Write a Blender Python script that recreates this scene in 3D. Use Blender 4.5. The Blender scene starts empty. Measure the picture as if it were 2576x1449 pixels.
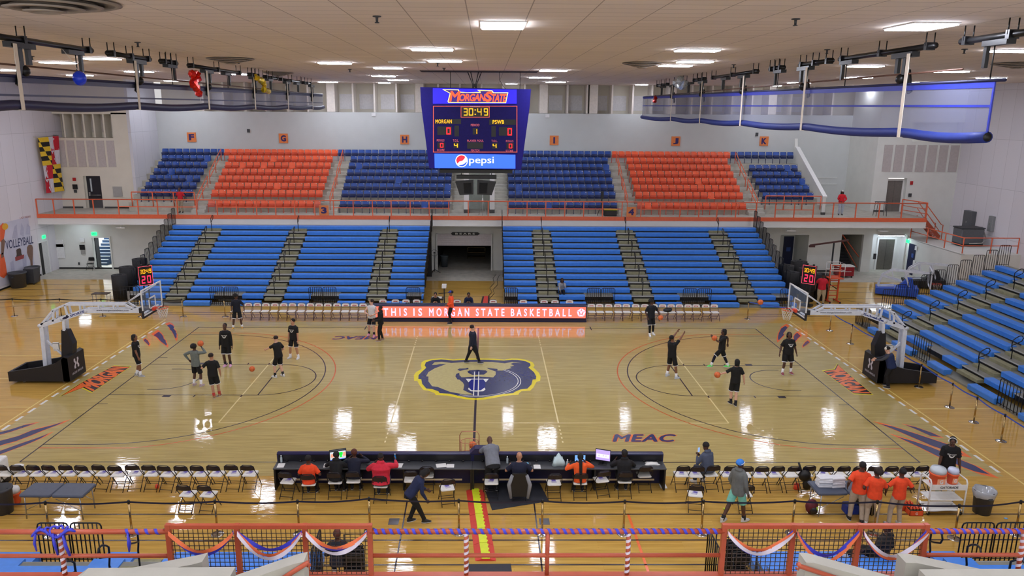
import bpy, math, random
from mathutils import Vector, Matrix
random.seed(7)
scene = bpy.context.scene
C = scene.collection
PI = math.pi
sin, cos = math.sin, math.cos
# ---------------- camera, world, exposure ----------------
CAM = Vector((0.3866, -29.7913, 10.9068)); YAW, PIT, ROL = 0.0129, -0.2305, 0.0065; FPX = 1902.0057; CX = 1246.6
fw = Vector((sin(YAW)*cos(PIT), cos(YAW)*cos(PIT), sin(PIT)))
rt = Vector((cos(YAW), -sin(YAW), 0)); up = rt.cross(fw)
rt2 = rt*cos(ROL)+up*sin(ROL); up2 = -rt*sin(ROL)+up*cos(ROL)
cam_data = bpy.data.cameras.new('camera'); cam = bpy.data.objects.new('camera', cam_data); C.objects.link(cam)
cam_data.sensor_width = 36; cam_data.sensor_fit = 'HORIZONTAL'; cam_data.lens = FPX/2576*36; cam_data.shift_x = (1288-CX)/2576
cam_data.clip_start = 0.1; cam_data.clip_end = 300
m = Matrix((rt2, up2, -fw)).transposed().to_4x4(); m.translation = CAM; cam.matrix_world = m
scene.camera = cam
w = bpy.data.worlds.new('world'); scene.world = w; w.use_nodes = True
w.node_tree.nodes['Background'].inputs[0].default_value = (0.95, 0.93, 0.9, 1)
w.node_tree.nodes['Background'].inputs[1].default_value = .6
scene.view_settings.view_transform = 'Standard'; scene.view_settings.look = 'None'
scene.view_settings.gamma = 1; scene.view_settings.exposure = 1.12
LAMP = 28.0     # strength of every ceiling lamp's diffuser

# pixel (2576x1449 frame) to a point on a real plane
def _ray(px, py): return fw+rt2*((px-CX)/FPX)-up2*((py-724.5)/FPX)
def _at(ax, v, px, py):
    d = _ray(px, py); return CAM+d*((v-CAM[ax])/d[ax])
def G(px, py, z=0.0): return _at(2, z, px, py)
def AY(px, py, y): return _at(1, y, px, py)
def AX(px, py, x): return _at(0, x, px, py)

# ---------------- materials ----------------
def lin(c):
    o = []
    for v in c[:3]:
        v /= 255.0
        o.append(v/12.92 if v <= .04045 else ((v+.055)/1.055)**2.4)
    return o+[1.0]
MATS = {}
def mat(name, rgb, rough=.5, metal=0.0, var=.06, scale=8, bump=0.0, spec=.5, coat=0):
    if name in MATS: return MATS[name]
    m = bpy.data.materials.new(name); m.use_nodes = True; nt = m.node_tree; b = nt.nodes['Principled BSDF']
    b.inputs['Roughness'].default_value = rough; b.inputs['Metallic'].default_value = metal
    b.inputs['Specular IOR Level'].default_value = spec; b.inputs['Coat Weight'].default_value = coat
    tc = nt.nodes.new('ShaderNodeTexCoord'); nz = nt.nodes.new('ShaderNodeTexNoise'); nz.inputs['Scale'].default_value = scale
    nz.inputs['Detail'].default_value = 4
    nt.links.new(tc.outputs['Object'], nz.inputs['Vector'])
    rp = nt.nodes.new('ShaderNodeValToRGB'); c = lin(rgb)
    rp.color_ramp.elements[0].position = .3; rp.color_ramp.elements[1].position = .7
    rp.color_ramp.elements[0].color = [v*(1-var) for v in c[:3]]+[1]; rp.color_ramp.elements[1].color = [min(1, v*(1+var)) for v in c[:3]]+[1]
    nt.links.new(nz.outputs['Fac'], rp.inputs['Fac']); nt.links.new(rp.outputs['Color'], b.inputs['Base Color'])
    if bump:
        bp = nt.nodes.new('ShaderNodeBump'); bp.inputs['Strength'].default_value = bump; bp.inputs['Distance'].default_value = .02
        nt.links.new(nz.outputs['Fac'], bp.inputs['Height']); nt.links.new(bp.outputs['Normal'], b.inputs['Normal'])
    MATS[name] = m; return m
def em(name, rgb, s):
    if name in MATS: return MATS[name]
    m = bpy.data.materials.new(name); m.use_nodes = True; b = m.node_tree.nodes['Principled BSDF']
    b.inputs['Base Color'].default_value = lin(rgb); b.inputs['Emission Color'].default_value = lin(rgb); b.inputs['Emission Strength'].default_value = s*(1 if s > 9 else .48)
    MATS[name] = m; return m
def veil(name, rgb, dens, rough=.6):
    m = bpy.data.materials.new(name); m.use_nodes = True; nt = m.node_tree; b = nt.nodes['Principled BSDF']
    b.inputs['Base Color'].default_value = lin(rgb); b.inputs['Roughness'].default_value = rough
    tr = nt.nodes.new('ShaderNodeBsdfTransparent'); mx = nt.nodes.new('ShaderNodeMixShader'); mx.inputs[0].default_value = dens
    nt.links.new(tr.outputs[0], mx.inputs[1]); nt.links.new(b.outputs[0], mx.inputs[2])
    nt.links.new(mx.outputs[0], nt.nodes['Material Output'].inputs['Surface']); MATS[name] = m; return m
def brickmat(name, c1, c2, mortar, bw, bh, ms, rough, axes='XY', grain=None, bump=.0, offset=.5, spec=.5):
    m = bpy.data.materials.new(name); m.use_nodes = True; nt = m.node_tree; b = nt.nodes['Principled BSDF']
    tc = nt.nodes.new('ShaderNodeTexCoord'); sp = nt.nodes.new('ShaderNodeSeparateXYZ'); cb = nt.nodes.new('ShaderNodeCombineXYZ')
    nt.links.new(tc.outputs['Object'], sp.inputs[0])
    nt.links.new(sp.outputs[axes[0]], cb.inputs['X']); nt.links.new(sp.outputs[axes[1]], cb.inputs['Y'])
    br = nt.nodes.new('ShaderNodeTexBrick'); nt.links.new(cb.outputs[0], br.inputs['Vector'])
    br.inputs['Color1'].default_value = lin(c1); br.inputs['Color2'].default_value = lin(c2); br.inputs['Mortar'].default_value = lin(mortar)
    br.inputs['Scale'].default_value = 1; br.inputs['Brick Width'].default_value = bw; br.inputs['Row Height'].default_value = bh
    br.inputs['Mortar Size'].default_value = ms; br.offset = offset; br.inputs['Mortar Smooth'].default_value = .1
    col = br.outputs['Color']
    if grain:
        mp = nt.nodes.new('ShaderNodeMapping'); mp.inputs['Scale'].default_value = grain
        nt.links.new(tc.outputs['Object'], mp.inputs['Vector'])
        nz = nt.nodes.new('ShaderNodeTexNoise'); nz.inputs['Scale'].default_value = 1; nz.inputs['Detail'].default_value = 5
        nt.links.new(mp.outputs[0], nz.inputs['Vector'])
        mx = nt.nodes.new('ShaderNodeMix'); mx.data_type = 'RGBA'; mx.blend_type = 'MULTIPLY'; mx.inputs[0].default_value = 1
        rp = nt.nodes.new('ShaderNodeValToRGB'); rp.color_ramp.elements[0].position = .3; rp.color_ramp.elements[1].position = .7
        rp.color_ramp.elements[0].color = (.8, .78, .74, 1); rp.color_ramp.elements[1].color = (1.06, 1.05, 1.05, 1)
        nt.links.new(nz.outputs['Fac'], rp.inputs[0]); nt.links.new(col, mx.inputs[6]); nt.links.new(rp.outputs[0], mx.inputs[7]); col = mx.outputs[2]
        if bump:
            mp2 = nt.nodes.new('ShaderNodeMapping'); mp2.inputs['Scale'].default_value = (2.2, 30, 1)
            nt.links.new(tc.outputs['Object'], mp2.inputs['Vector'])
            n2 = nt.nodes.new('ShaderNodeTexNoise'); n2.inputs['Scale'].default_value = 1; n2.inputs['Detail'].default_value = 1
            nt.links.new(mp2.outputs[0], n2.inputs['Vector'])
            bp = nt.nodes.new('ShaderNodeBump'); bp.inputs['Strength'].default_value = bump; bp.inputs['Distance'].default_value = .01
            nt.links.new(n2.outputs['Fac'], bp.inputs['Height']); nt.links.new(bp.outputs['Normal'], b.inputs['Normal'])
    nt.links.new(col, b.inputs['Base Color']); b.inputs['Roughness'].default_value = rough
    MATS[name] = m; b.inputs['Specular IOR Level'].default_value = spec; return m

# ---------------- mesh helpers ----------------
class MB:
    def __init__(s): s.v = []; s.f = []; s.m = []; s.sm = []; s.cur = 0
    def add(s, vs, fs, smooth=False):
        k = len(s.v); s.v += [tuple(v) for v in vs]
        for f in fs: s.f.append([i+k for i in f]); s.m.append(s.cur); s.sm.append(smooth)
        return s
    def bx(s, x0, x1, y0, y1, z0, z1):
        return s.add([(x0,y0,z0),(x1,y0,z0),(x1,y1,z0),(x0,y1,z0),(x0,y0,z1),(x1,y0,z1),(x1,y1,z1),(x0,y1,z1)],
              [(3,2,1,0),(4,5,6,7),(0,1,5,4),(1,2,6,5),(2,3,7,6),(3,0,4,7)])
    def rb(s, x0, x1, y0, y1, z0, z1, r=.02):   # box with chamfered vertical and top edges
        P = [(x0+r,y0),(x1-r,y0),(x1,y0+r),(x1,y1-r),(x1-r,y1),(x0+r,y1),(x0,y1-r),(x0,y0+r)]
        cx, cy = (x0+x1)/2, (y0+y1)/2
        q = lambda p, d: (p[0]+(d if p[0] < cx else -d), p[1]+(d if p[1] < cy else -d))
        rings = [[(*q(p, r*.6), z0) for p in P], [(*p, z0+r) for p in P], [(*p, z1-r) for p in P], [(*q(p, r*.6), z1) for p in P]]
        return s.rings(rings)
    def rings(s, R, smooth=False, caps=True, closed=False):
        n = len(R[0]); vs = [p for r in R for p in r]; fs = []
        K = len(R); rng = range(K if closed else K-1)
        for j in rng:
            a = j*n; b = ((j+1) % K)*n
            for i in range(n): fs.append((a+i, a+(i+1) % n, b+(i+1) % n, b+i))
        if caps and not closed: fs.append(tuple(range(n-1, -1, -1))); fs.append(tuple((K-1)*n+i for i in range(n)))
        return s.add(vs, fs, smooth)
    def tube(s, pts, r, n=6, closed=False, smooth=True):
        pts = [Vector(p) for p in pts]; K = len(pts)
        rr = r if isinstance(r, (list, tuple)) else [r]*K
        R = []; prev = None
        for i, p in enumerate(pts):
            if closed: d = (pts[(i+1) % K]-pts[i-1])
            else: d = pts[min(i+1, K-1)]-pts[max(i-1, 0)]
            d = d.normalized() if d.length > 1e-9 else Vector((0,0,1))
            if prev is None:
                a = d.cross(Vector((0,0,1)));
                if a.length < .1: a = d.cross(Vector((0,1,0)))
                a.normalize()
            else:
                a = prev-d*prev.dot(d); a = a.normalized() if a.length > 1e-6 else d.orthogonal().normalized()
            prev = a; b = d.cross(a)
            R.append([p+(a*cos(t)+b*sin(t))*rr[i] for t in [2*PI*(k+.5)/n for k in range(n)]])
        return s.rings(R, smooth, True, closed)
    def bar(s, a, b, w, h, up=(0,0,1)):      # straight bar with rectangular section
        a, b = Vector(a), Vector(b); d = (b-a).normalized(); u = Vector(up)
        sd = d.cross(u)
        if sd.length < .05: sd = d.cross(Vector((0,1,0)))
        sd.normalize(); u = sd.cross(d)
        R = [[p+sd*(x*w/2)+u*(y*h/2) for x, y in ((-1,-1),(1,-1),(1,1),(-1,1))] for p in (a, b)]
        return s.rings(R)
    def lathe(s, prof, n=16, c=(0,0,0), smooth=True, sx=1, sy=1):
        R = [[(c[0]+r*cos(2*PI*k/n)*sx, c[1]+r*sin(2*PI*k/n)*sy, c[2]+z) for k in range(n)] for r, z in prof]
        return s.rings(R, smooth)
    def ball(s, c, r, n=12, sc=(1,1,1)):
        K = max(5, n//2+1)
        R = [[(c[0]+sc[0]*r*max(.02, sin(PI*j/(K-1)))*cos(2*PI*k/n), c[1]+sc[1]*r*max(.02, sin(PI*j/(K-1)))*sin(2*PI*k/n), c[2]-sc[2]*r*cos(PI*j/(K-1))) for k in range(n)] for j in range(K)]
        return s.rings(R, True)
    def prism(s, poly, ax, a, b):            # polygon (2-D) extruded along axis ax from a to b
        f = {'x': lambda p, t: (t, p[0], p[1]), 'y': lambda p, t: (p[0], t, p[1]), 'z': lambda p, t: (p[0], p[1], t)}[ax]
        n = len(poly); vs = [f(p, a) for p in poly]+[f(p, b) for p in poly]
        return s.add(vs, [tuple(range(n)), tuple(range(2*n-1, n-1, -1))]+[(i, n+i, n+(i+1) % n, (i+1) % n) for i in range(n)])
    def poly(s, pts): return s.add(pts, [tuple(range(len(pts)))])
    def quad(s, *p): return s.add(p, [(0,1,2,3)])
    def strip(s, pts, w, z=None):            # flat line of width w on the floor
        pts = [Vector(p) for p in pts]; L = []; R = []
        for i, p in enumerate(pts):
            d = pts[min(i+1, len(pts)-1)]-pts[max(i-1, 0)]; n = Vector((-d.y, d.x, 0)).normalized()*(w/2); L.append(p+n); R.append(p-n)
        n = len(pts)
        return s.add(L+R, [(n+i, n+i+1, i+1, i) for i in range(n-1)])
    def xf(s, M):
        s.v = [tuple(M @ Vector(v)) for v in s.v]; return s
    def build(s, name, m, parent=None, smooth=None, **kw):
        me = bpy.data.meshes.new(name); me.from_pydata(s.v, [], s.f)
        for x in (m if isinstance(m, (list, tuple)) else [m]): me.materials.append(x)
        me.polygons.foreach_set('material_index', s.m)
        me.polygons.foreach_set('use_smooth', s.sm if smooth is None else [smooth]*len(s.f)); me.update()
        o = bpy.data.objects.new(name, me); C.objects.link(o)
        if parent: o.parent = parent
        tag(o, **kw); return o
def tag(o, label=None, cat=None, group=None, kind=None, loc=None, rz=None):
    if label: o['label'] = label
    if cat: o['category'] = cat
    if group: o['group'] = group
    if kind: o['kind'] = kind
    if loc is not None: o.location = loc
    if rz is not None: o.rotation_euler = (0, 0, rz)
    return o
def thing(name, label, cat, loc=(0,0,0), rz=0, group=None):
    o = bpy.data.objects.new(name, None); C.objects.link(o); o.empty_display_size = .2
    return tag(o, label, cat, group, None, loc, rz)
def dup(o, loc, rz=None, label=None, group=None):
    def rec(a, par):
        b = a.copy(); C.objects.link(b); b.parent = par
        for ch in a.children: rec(ch, b)
        return b
    r = rec(o, None); r.location = loc
    if rz is not None: r.rotation_euler = (0, 0, rz)
    if label: r['label'] = label
    if group: r['group'] = group
    return r
def structo(mb, name, m, parent=None, **kw):
    return mb.build(name, m, parent, kind=None if parent else 'structure', **kw)
_T = {}
def text_geo(s, bold=0.0, spacing=1.0):
    k = (s, bold, spacing)
    if k not in _T:
        c = bpy.data.curves.new('t', 'FONT'); c.body = s; c.size = 1; c.offset = bold; c.space_character = spacing; c.resolution_u = 3
        o = bpy.data.objects.new('t', c); me = o.to_mesh()
        vs = [(v.co.x, v.co.y) for v in me.vertices]; fs = [tuple(p.vertices) for p in me.polygons]
        o.to_mesh_clear(); bpy.data.objects.remove(o)
        xs = [v[0] for v in vs]; ys = [v[1] for v in vs]; x0, x1, y0, y1 = min(xs), max(xs), min(ys), max(ys)
        _T[k] = ([((x-x0)/(x1-x0), (y-y0)/(y1-y0)) for x, y in vs], fs, x1-x0, y1-y0)
    return _T[k]
def text(mb, s, fn, bold=.02, spacing=1.0):   # fn maps (u, v) in the unit square to 3-D
    if any(c in s for c in 'MWwm') and bold > 0:     # heavier strokes from close shifted copies
        vs, fs, w_, h_ = text_geo(s, 0.0, spacing)
        o_ = Vector(fn(0,0)); nn = (Vector(fn(1,0))-o_).cross(Vector(fn(0,1))-o_).normalized()*.00035
        for k_, (du, dv) in enumerate(((0,0),(bold,0),(-bold,0),(0,bold*.8),(0,-bold*.8))): mb.add([Vector(fn(u+du/w_, v+dv/h_))+nn*k_ for u, v in vs], fs)
        return mb
    vs, fs, w_, h_ = text_geo(s, bold, spacing); return mb.add([fn(u, v) for u, v in vs], fs)
def plane_fn(o, ux, vy):
    o, ux, vy = Vector(o), Vector(ux), Vector(vy); return lambda u, v: o+ux*u+vy*v
SEG = {'0': 'abcdef', '1': 'bc', '2': 'abged', '3': 'abgcd', '4': 'fgbc', '9': 'abcdfg'}
def seg7(mb, ch, fn, t=.14):
    q = {'a': (.1,.9,1-t,1), 'd': (.1,.9,0,t), 'g': (.1,.9,.5-t/2,.5+t/2), 'f': (0,t*1.4,.52,.98), 'b': (1-t*1.4,1,.52,.98), 'e': (0,t*1.4,.02,.48), 'c': (1-t*1.4,1,.02,.48)}
    for k in SEG[ch]:
        a, b, c, d = q[k]; mb.add([fn(a,c), fn(b,c), fn(b,d), fn(a,d)], [(0,1,2,3)])

# palette
white = mat('white_paint', (222,222,220), .55, var=.02, scale=2); offw = mat('wall_paint', (220,221,216), .7, var=.03, scale=1.5)
cream = mat('cream_paint', (216,210,196), .7, var=.03, scale=1.5)
orange = mat('orange_paint', (226,104,66), .4, var=.05); dorange = mat('rust_orange_paint', (190,84,54), .4)
black = mat('black_plastic', (16,16,18), .45); blackm = mat('black_metal', (20,20,22), .35, .3)
navy = mat('navy_plastic', (22,24,62), .4); blueseat = mat('bench_blue', (62,132,226), .42, var=.07, scale=6)
steel = mat('brushed_steel', (170,168,164), .3, .8); chrome = mat('polished_steel', (200,196,188), .15, 1.0)
concrete = mat('concrete', (176,172,160), .8, var=.14, scale=2.5); dkgrey = mat('dark_grey', (58,60,64), .6)
gold = mat('brass_post', (176,150,104), .22, 1.0)
# ---------------- floor ----------------
ft = .3048; L = 47*ft; W = 25*ft; CZ = 12.78
wood = brickmat('varnished_maple', (206,168,88), (196,156,76), (150,112,54), 2.2, .06, .0015, .05, grain=(.8, 9, 1), bump=.075, spec=.34)
wood2 = brickmat('varnished_pale_maple', (190,172,114), (184,165,106), (158,136,84), 2.2, .06, .0012, .05, grain=(.8, 9, 1), bump=.075, spec=.34)
fl = structo(MB().bx(-31, 35, -31, 18.7, -.2, 0), 'floor', wood)
structo(MB().bx(-31, 35, 18.7, 34, -.2, .0), 'concourse_floor', concrete, fl)
structo(MB().bx(-16.35, 16.4, -8.55, 8.7, .0005, .002), 'court_area', wood2, fl)
dark = mat('line_dark', (42,32,44), .25); oline = mat('line_orange', (196,92,44), .25); cl = mat('line_cream', (226,208,150), .25); yl = mat('line_yellow', (232,206,120), .25)
navyp = mat('paint_navy', (52,58,100), .2); yellp = mat('paint_yellow', (232,214,40), .2); orp = mat('paint_orange', (236,112,52), .2); royal = mat('paint_royal', (24,40,130), .2)
tanp = mat('paint_tan', (190,178,120), .2); whp = mat('paint_white', (232,232,226), .2)
Z1, Z2, Z3, Z4 = .004, .006, .008, .010
def arc(cx, cy, r, a0, a1, n=40, z=Z1): return [(cx+r*cos(a0+(a1-a0)*i/n), cy+r*sin(a0+(a1-a0)*i/n), z) for i in range(n+1)]
lw = .05
m = MB()
for a, b in (((-L,W),(L,W)), ((L,W),(L,-W)), ((L,-W),(-L,-W)), ((-L,-W),(-L,W)), ((0,W),(0,-W))): m.strip([(*a, Z1), (*b, Z1)], lw if a[0] else .085)
m.build('boundary_line', dark, fl)
m = MB(); mo = MB()
for s in (-1, 1):
    hx = s*(L-5.25*ft)
    a0, a1 = (PI/2, 3*PI/2) if s > 0 else (PI/2, -PI/2)
    m.strip([(s*L, 20.75*ft, Z1)]+arc(hx, 0, 20.75*ft, a0, a1)+[(s*L, -20.75*ft, Z1)], lw)
    R2 = 22.146*ft; y2 = 21.65*ft; th = math.asin(y2/R2)
    b0, b1 = (PI-th, PI+th) if s > 0 else (th, -th)
    mo.strip([(s*L, y2, Z1)]+arc(hx, 0, R2, b0, b1)+[(s*L, -y2, Z1)], lw)
    m.strip([(s*L, 6*ft, Z1), (s*28*ft, 6*ft, Z1)], lw); m.strip([(s*L, -6*ft, Z1), (s*28*ft, -6*ft, Z1)], lw)
    m.strip([(s*28*ft, 6*ft, Z1), (s*28*ft, -6*ft, Z1)], lw); m.strip(arc(s*28*ft, 0, 6*ft, a0, a1, 24), lw)
    m.strip([(s*(L-4*ft), 4*ft, Z1)]+arc(hx, 0, 4*ft, a0, a1, 20)+[(s*(L-4*ft), -4*ft, Z1)], lw)
    for q in (-1, 1):
        x = s*(L-7.5*ft); m.bx(x-.15, x+.15, q*6.4*ft-.1, q*6.4*ft+.1, .002, Z1)
        for k in (11, 14, 17): x = s*(L-k*ft); m.bx(x-.025, x+.025, q*6.35*ft-.1, q*6.35*ft+.1, .002, Z1)
        m.bx(min(s*L, s*(L-.4)), max(s*L, s*(L-.4)), q*9*ft-.02, q*9*ft+.02, .002, Z1)
        m.bx(s*(L-28*ft)-.025, s*(L-28*ft)+.025, q*W-.3, q*W+.3, .002, Z1)
m.build('three_point_and_lane_lines', dark, fl); mo.build('outer_arc_lines', oline, fl)
m = MB(); vw, vl = 4.5, 9.14
for a, b in (((-vl,vw),(vl,vw)), ((-vl,-vw),(vl,-vw)), ((-vl,-vw),(-vl,vw)), ((vl,-vw),(vl,vw)), ((-3,-vw),(-3,vw)), ((3,-vw),(3,vw))): m.strip([(*a, .003), (*b, .003)], .05)
for x in (-3, 3):
    for k in range(5):
        for s in (-1, 1): m.bx(x-.025, x+.025, s*(vw+.3+k*.32)-.07, s*(vw+.3+k*.32)+.07, .002, .0035)
m.build('volleyball_lines', cl, fl)
m = MB()
for x in (-16.62, 16.68): m.strip([(x, 9.1, Z1), (x, -9.15, Z1)], .06)
for y in (9.08, 2.98, -.02, -3.1):
    m.strip([(-29, y, .003), (-16.6, y, .003)], .05); m.strip([(16.65, y, .003), (19.6, y, .003)], .05)
m.strip([(16.68, -9.15, .003), (19, -9.15, .003)], .06)
m.build('side_court_lines', yl, fl)
m = MB()
for k in range(22):
    y = 8.3-k*.78
    for x in (-16.4, 16.43): m.bx(x-.05, x+.05, y-.22, y+.22, .002, .0035)
m.build('edge_dashes', whp, fl)
m = MB()
for y in (-10.8, -12.1, -13.2, 10.15, 10.55): m.strip([(-20, y, .003), (19.4, y, .003)], .05)
for y in (12.6, 14.2, 15.8, 17.2): m.strip([(-29, y, .003), (-20.3, y, .003)], .05); m.strip([(18.4, y, .003), (29, y, .003)], .05)
for y in (12.2, 14.4, 16.4): m.strip([(-3.1, y, .003), (1.4, y, .003)], .04)
for a, b in (((-28, 11), (-18, 15)), ((-28, 13.5), (-21, 16.5)), ((-24, 9.2), (-17, 11)), ((18.4, 13.2), (27, 11)), ((18.6, 16.5), (24, 12))): m.strip([(*a, .003), (*b, .003)], .04)
m.strip([(-1.85, -10.1, .003), (-1.81, -13.6, .003)], .04); m.strip([(1.78, -10.1, .003), (1.78, -13.6, .003)], .04)
m.build('other_dark_lines', dark, fl)
MB().strip([(4.36, -10.8, .003), (4.36, -13.7, .003)], .07).build('orange_court_line', orp, fl)
m = MB()
for x in (-2.1, 2.0): m.bx(x-.14, x+.14, -11.35, -11.02, .002, .006)
m.build('floor_vent', mat('vent_grey', (104,106,112), .4, .5), fl)
# emblems painted on the floor
def fp(pts, z, ox, oy, sc, k=1.0):
    P = [G(ox+a/sc, oy+b/sc, z) for a, b in pts]
    if k != 1:
        c = sum(P, Vector())/len(P); P = [c+(p-c)*k for p in P]
    return P
E6 = (1000, 860, 6.44)
Y_ = [(380,380),(390,330),(450,295),(560,278),(700,265),(830,278),(900,285),(1000,275),(1300,268),(1560,272),(1730,288),(1850,268),(1950,270),(2080,290),(2190,330),(2220,380),(2200,415),(2290,500),(2318,560),(2310,630),(2250,650),(2200,740),(2150,790),(2010,800),(1970,830),(1960,858),(1850,865),(1700,880),(1560,910),(1400,935),(1270,942),(1100,930),(950,900),(800,870),(620,862),(600,830),(500,790),(420,780),(350,690),(320,630),(270,630),(265,540),(300,490),(390,440)]
N_ = [(440,380),(460,330),(560,295),(700,285),(800,290),(900,302),(1100,290),(1300,287),(1500,290),(1720,302),(1850,290),(1950,292),(2080,315),(2150,350),(2155,385),(2120,415),(2210,490),(2248,560),(2240,605),(2190,610),(2170,690),(2105,758),(1990,770),(1900,810),(1875,830),(1700,845),(1550,875),(1400,900),(1270,910),(1120,900),(1000,878),(850,840),(685,832),(660,800),(560,765),(465,755),(400,680),(385,605),(338,600),(340,540),(400,480),(465,420)]
T_ = [(555,375),(600,330),(720,322),(870,342),(1100,325),(1300,322),(1530,325),(1740,348),(1860,322),(2015,345),(1880,338),(1830,357),(1890,385),(1820,405),(1850,425),(1760,445),(1700,465),(1620,465),(1610,440),(1450,430),(1590,480),(1590,530),(1550,575),(1300,560),(1030,575),(1000,610),(1060,660),(1080,700),(1065,780),(1150,820),(1240,855),(1100,855),(850,810),(650,730),(560,718),(500,640),(500,562),(462,558),(500,490),(600,430),(790,358),(690,358),(640,370)]
em_ = MB().poly(fp(Y_, Z1, *E6)).build('bear_emblem', yellp, fl)
MB().poly(fp(N_, Z2, *E6)).build('emblem_navy', navyp, em_)
MB().poly(fp(T_, Z3, *E6)).build('emblem_tan', tanp, em_)
m = MB()
for p in ([(970,450),(1000,432),(1100,430),(1145,422),(1150,440),(1080,455),(1010,472)], [(1445,420),(1560,432),(1620,438),(1620,458),(1500,446)],
          [(1130,480),(1170,460),(1290,452),(1430,462),(1460,485),(1400,530),(1210,535),(1150,505)], [(1000,500),(950,520),(938,560),(975,612),(1015,607),(1040,575),(1005,540)]): m.poly(fp(p, Z4, *E6))
m.build('emblem_features', navyp, em_)
MB().poly(fp([(1160,640),(1190,605),(1380,605),(1420,640),(1420,750),(1350,780),(1200,780),(1160,720)], Z3, *E6)).build('emblem_mouth', royal, em_)
m = MB()
for p in ([(1105,597),(1480,597),(1430,655),(1390,608),(1200,608),(1150,655)], [(1140,765),(1155,740),(1200,785),(1350,785),(1410,740),(1425,770),(1390,800),(1290,806),(1190,800)]): m.poly(fp(p, Z4, *E6))
rc = G(1000+1985/6.44, 860+600/6.44).x
for r in (rc+.02, rc-.09): m.strip(arc(0, -.15, r, -PI*.62, PI*.27, 40, Z3), .03)
for x in (-.09, .09): m.strip([(x, .95, Z4+.001), (x, -1.85, Z4+.001)], .04)
m.build('emblem_white', whp, em_)
def claws(name, shapes, ox, oy, sc, k=.76):
    m = MB()
    for p in shapes: m.poly(fp(p, Z1, ox, oy, sc))
    o = m.build(name, orp, fl); m = MB()
    for p in shapes: m.poly(fp(p, Z2, ox, oy, sc, k))
    m.build('claw_centre', navyp, o)
claws('claw_marks', [[(660,100),(730,70),(790,100),(820,140),(800,165),(860,230),(850,250),(880,290),(870,330),(878,360),(858,405),(830,360),(800,290),(760,220),(730,200),(720,160)],
    [(415,280),(470,240),(535,200),(600,260),(640,320),(640,350),(690,400),(690,430),(718,480),(705,518),(660,480),(590,430),(540,380),(500,330)], [(270,370),(310,340),(370,390),(405,460),(385,495),(330,440),(285,400)]], 320, 800, 6.9)
claws('claw_marks', [[(185,600),(222,625),(150,720),(165,740),(100,810),(75,830),(65,790),(80,720),(120,640)], [(285,720),(320,695),(375,745),(330,785),(290,830),(270,800),(262,760)], [(450,795),(480,820),(430,860),(380,895),(375,870),(410,820)]], 1940, 690, 4.831)
claws('claw_marks', [[(305,287),(200,305),(60,350),(-200,410),(-200,440),(80,365),(200,325)], [(535,268),(430,300),(250,345),(130,395),(0,430),(-200,480),(-200,540),(0,470),(110,440),(230,395),(350,345),(470,300)], [(412,358),(300,400),(150,450),(0,505),(-150,550),(-150,590),(0,535),(120,490),(250,440),(340,400)]], 0, 965, 2.994, .84)
claws('claw_marks', [[(1650,300),(1750,322),(1900,375),(1975,410),(1880,400),(1760,345)], [(1435,283),(1540,305),(1640,335),(1780,380),(1900,420),(2060,475),(2185,560),(2060,535),(1900,480),(1750,415),(1600,350)], [(1550,372),(1700,415),(1850,465),(1960,510),(2100,572),(2250,632),(2390,715),(2250,685),(2080,620),(1900,540),(1750,465)]], 1716, 965, 2.994, .84)
def bil(bl, br, tr, tl): 
    bl, br, tr, tl = [Vector(p) for p in (bl, br, tr, tl)]
    return lambda u, v: (bl*(1-u)+br*u)*(1-v)+(tl*(1-u)+tr*u)*v
def flogo(name, s, bl, br, tr, tl, tip):
    c = [G(*p, Z1) for p in (bl, br, tr, tl)]; ce = sum(c, Vector())/4; g = lambda k, z: [Vector((*(ce+(p-ce)*k).xy, z)) for p in c]
    def shape(k, z):
        q = g(k, z); t = G(*tip, z); t = ce+(t-ce)*(1+(k-1)*.6); t.z = z
        a = q[3]*.62+q[0]*.38
        return [q[0], q[1], q[2], q[3]*.9+q[2]*.1, t, a]
    o = MB().poly(shape(1.12, Z1)).build(name, yellp, fl); MB().poly(shape(1.06, Z2)).build('logo_navy', mat('paint_dark', (40,26,44), .2), o)
    m = MB(); c2 = g(.98, Z3); text(m, s, bil(*c2), .055, .95)
    q = shape(.98, Z3); m.poly([q[3], q[4], q[5]]); m.build('logo_letters', orp, o)
flogo('sideline_wordmark', 'MORGAN', (233.7,984), (324,924), (284,922), (199,967), (156,995))
flogo('sideline_wordmark', 'MORGAN', (2074,935), (2146,988), (2190,989.5), (2118,928), (2108,917))
def meac(bl, br, tr, tl):
    o = MB(); text(o, 'MEAC', bil(*[G(*p, Z1) for p in (bl, br, tr, tl)]), .075, 1.02); o = o.build('conference_wordmark', orp, fl)
    m = MB(); text(m, 'MEAC', bil(*[G(*p, Z2) for p in (bl, br, tr, tl)]), .04, 1.06); m.build('wordmark_centre', navyp, o)
meac((1543,1111), (1692,1111), (1699,1093), (1549,1093)); meac((951,846), (846,846), (835,853.5), (942,853.5))

# ---------------- walls, ceiling ----------------
tiles = brickmat('ceiling_tiles', (232,218,204), (226,212,198), (170,155,142), 1.22, .61, .012, .85, offset=0)
ce_ = structo(MB().bx(-31, 35, -31, 29.4, 12.8, 13.0), 'ceiling', tiles)
acou = brickmat('acoustic_panel', (222,218,224), (216,212,218), (190,186,192), 1.25, 3.1, .012, .9, axes='YZ', offset=0)
structo(MB().bx(-29.7, -29.3, -31, 29.4, 0, 12.8), 'wall_left', acou)
structo(MB().bx(33.6, 34, -31, 29.4, 0, 12.8), 'wall_right', acou)
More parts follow.
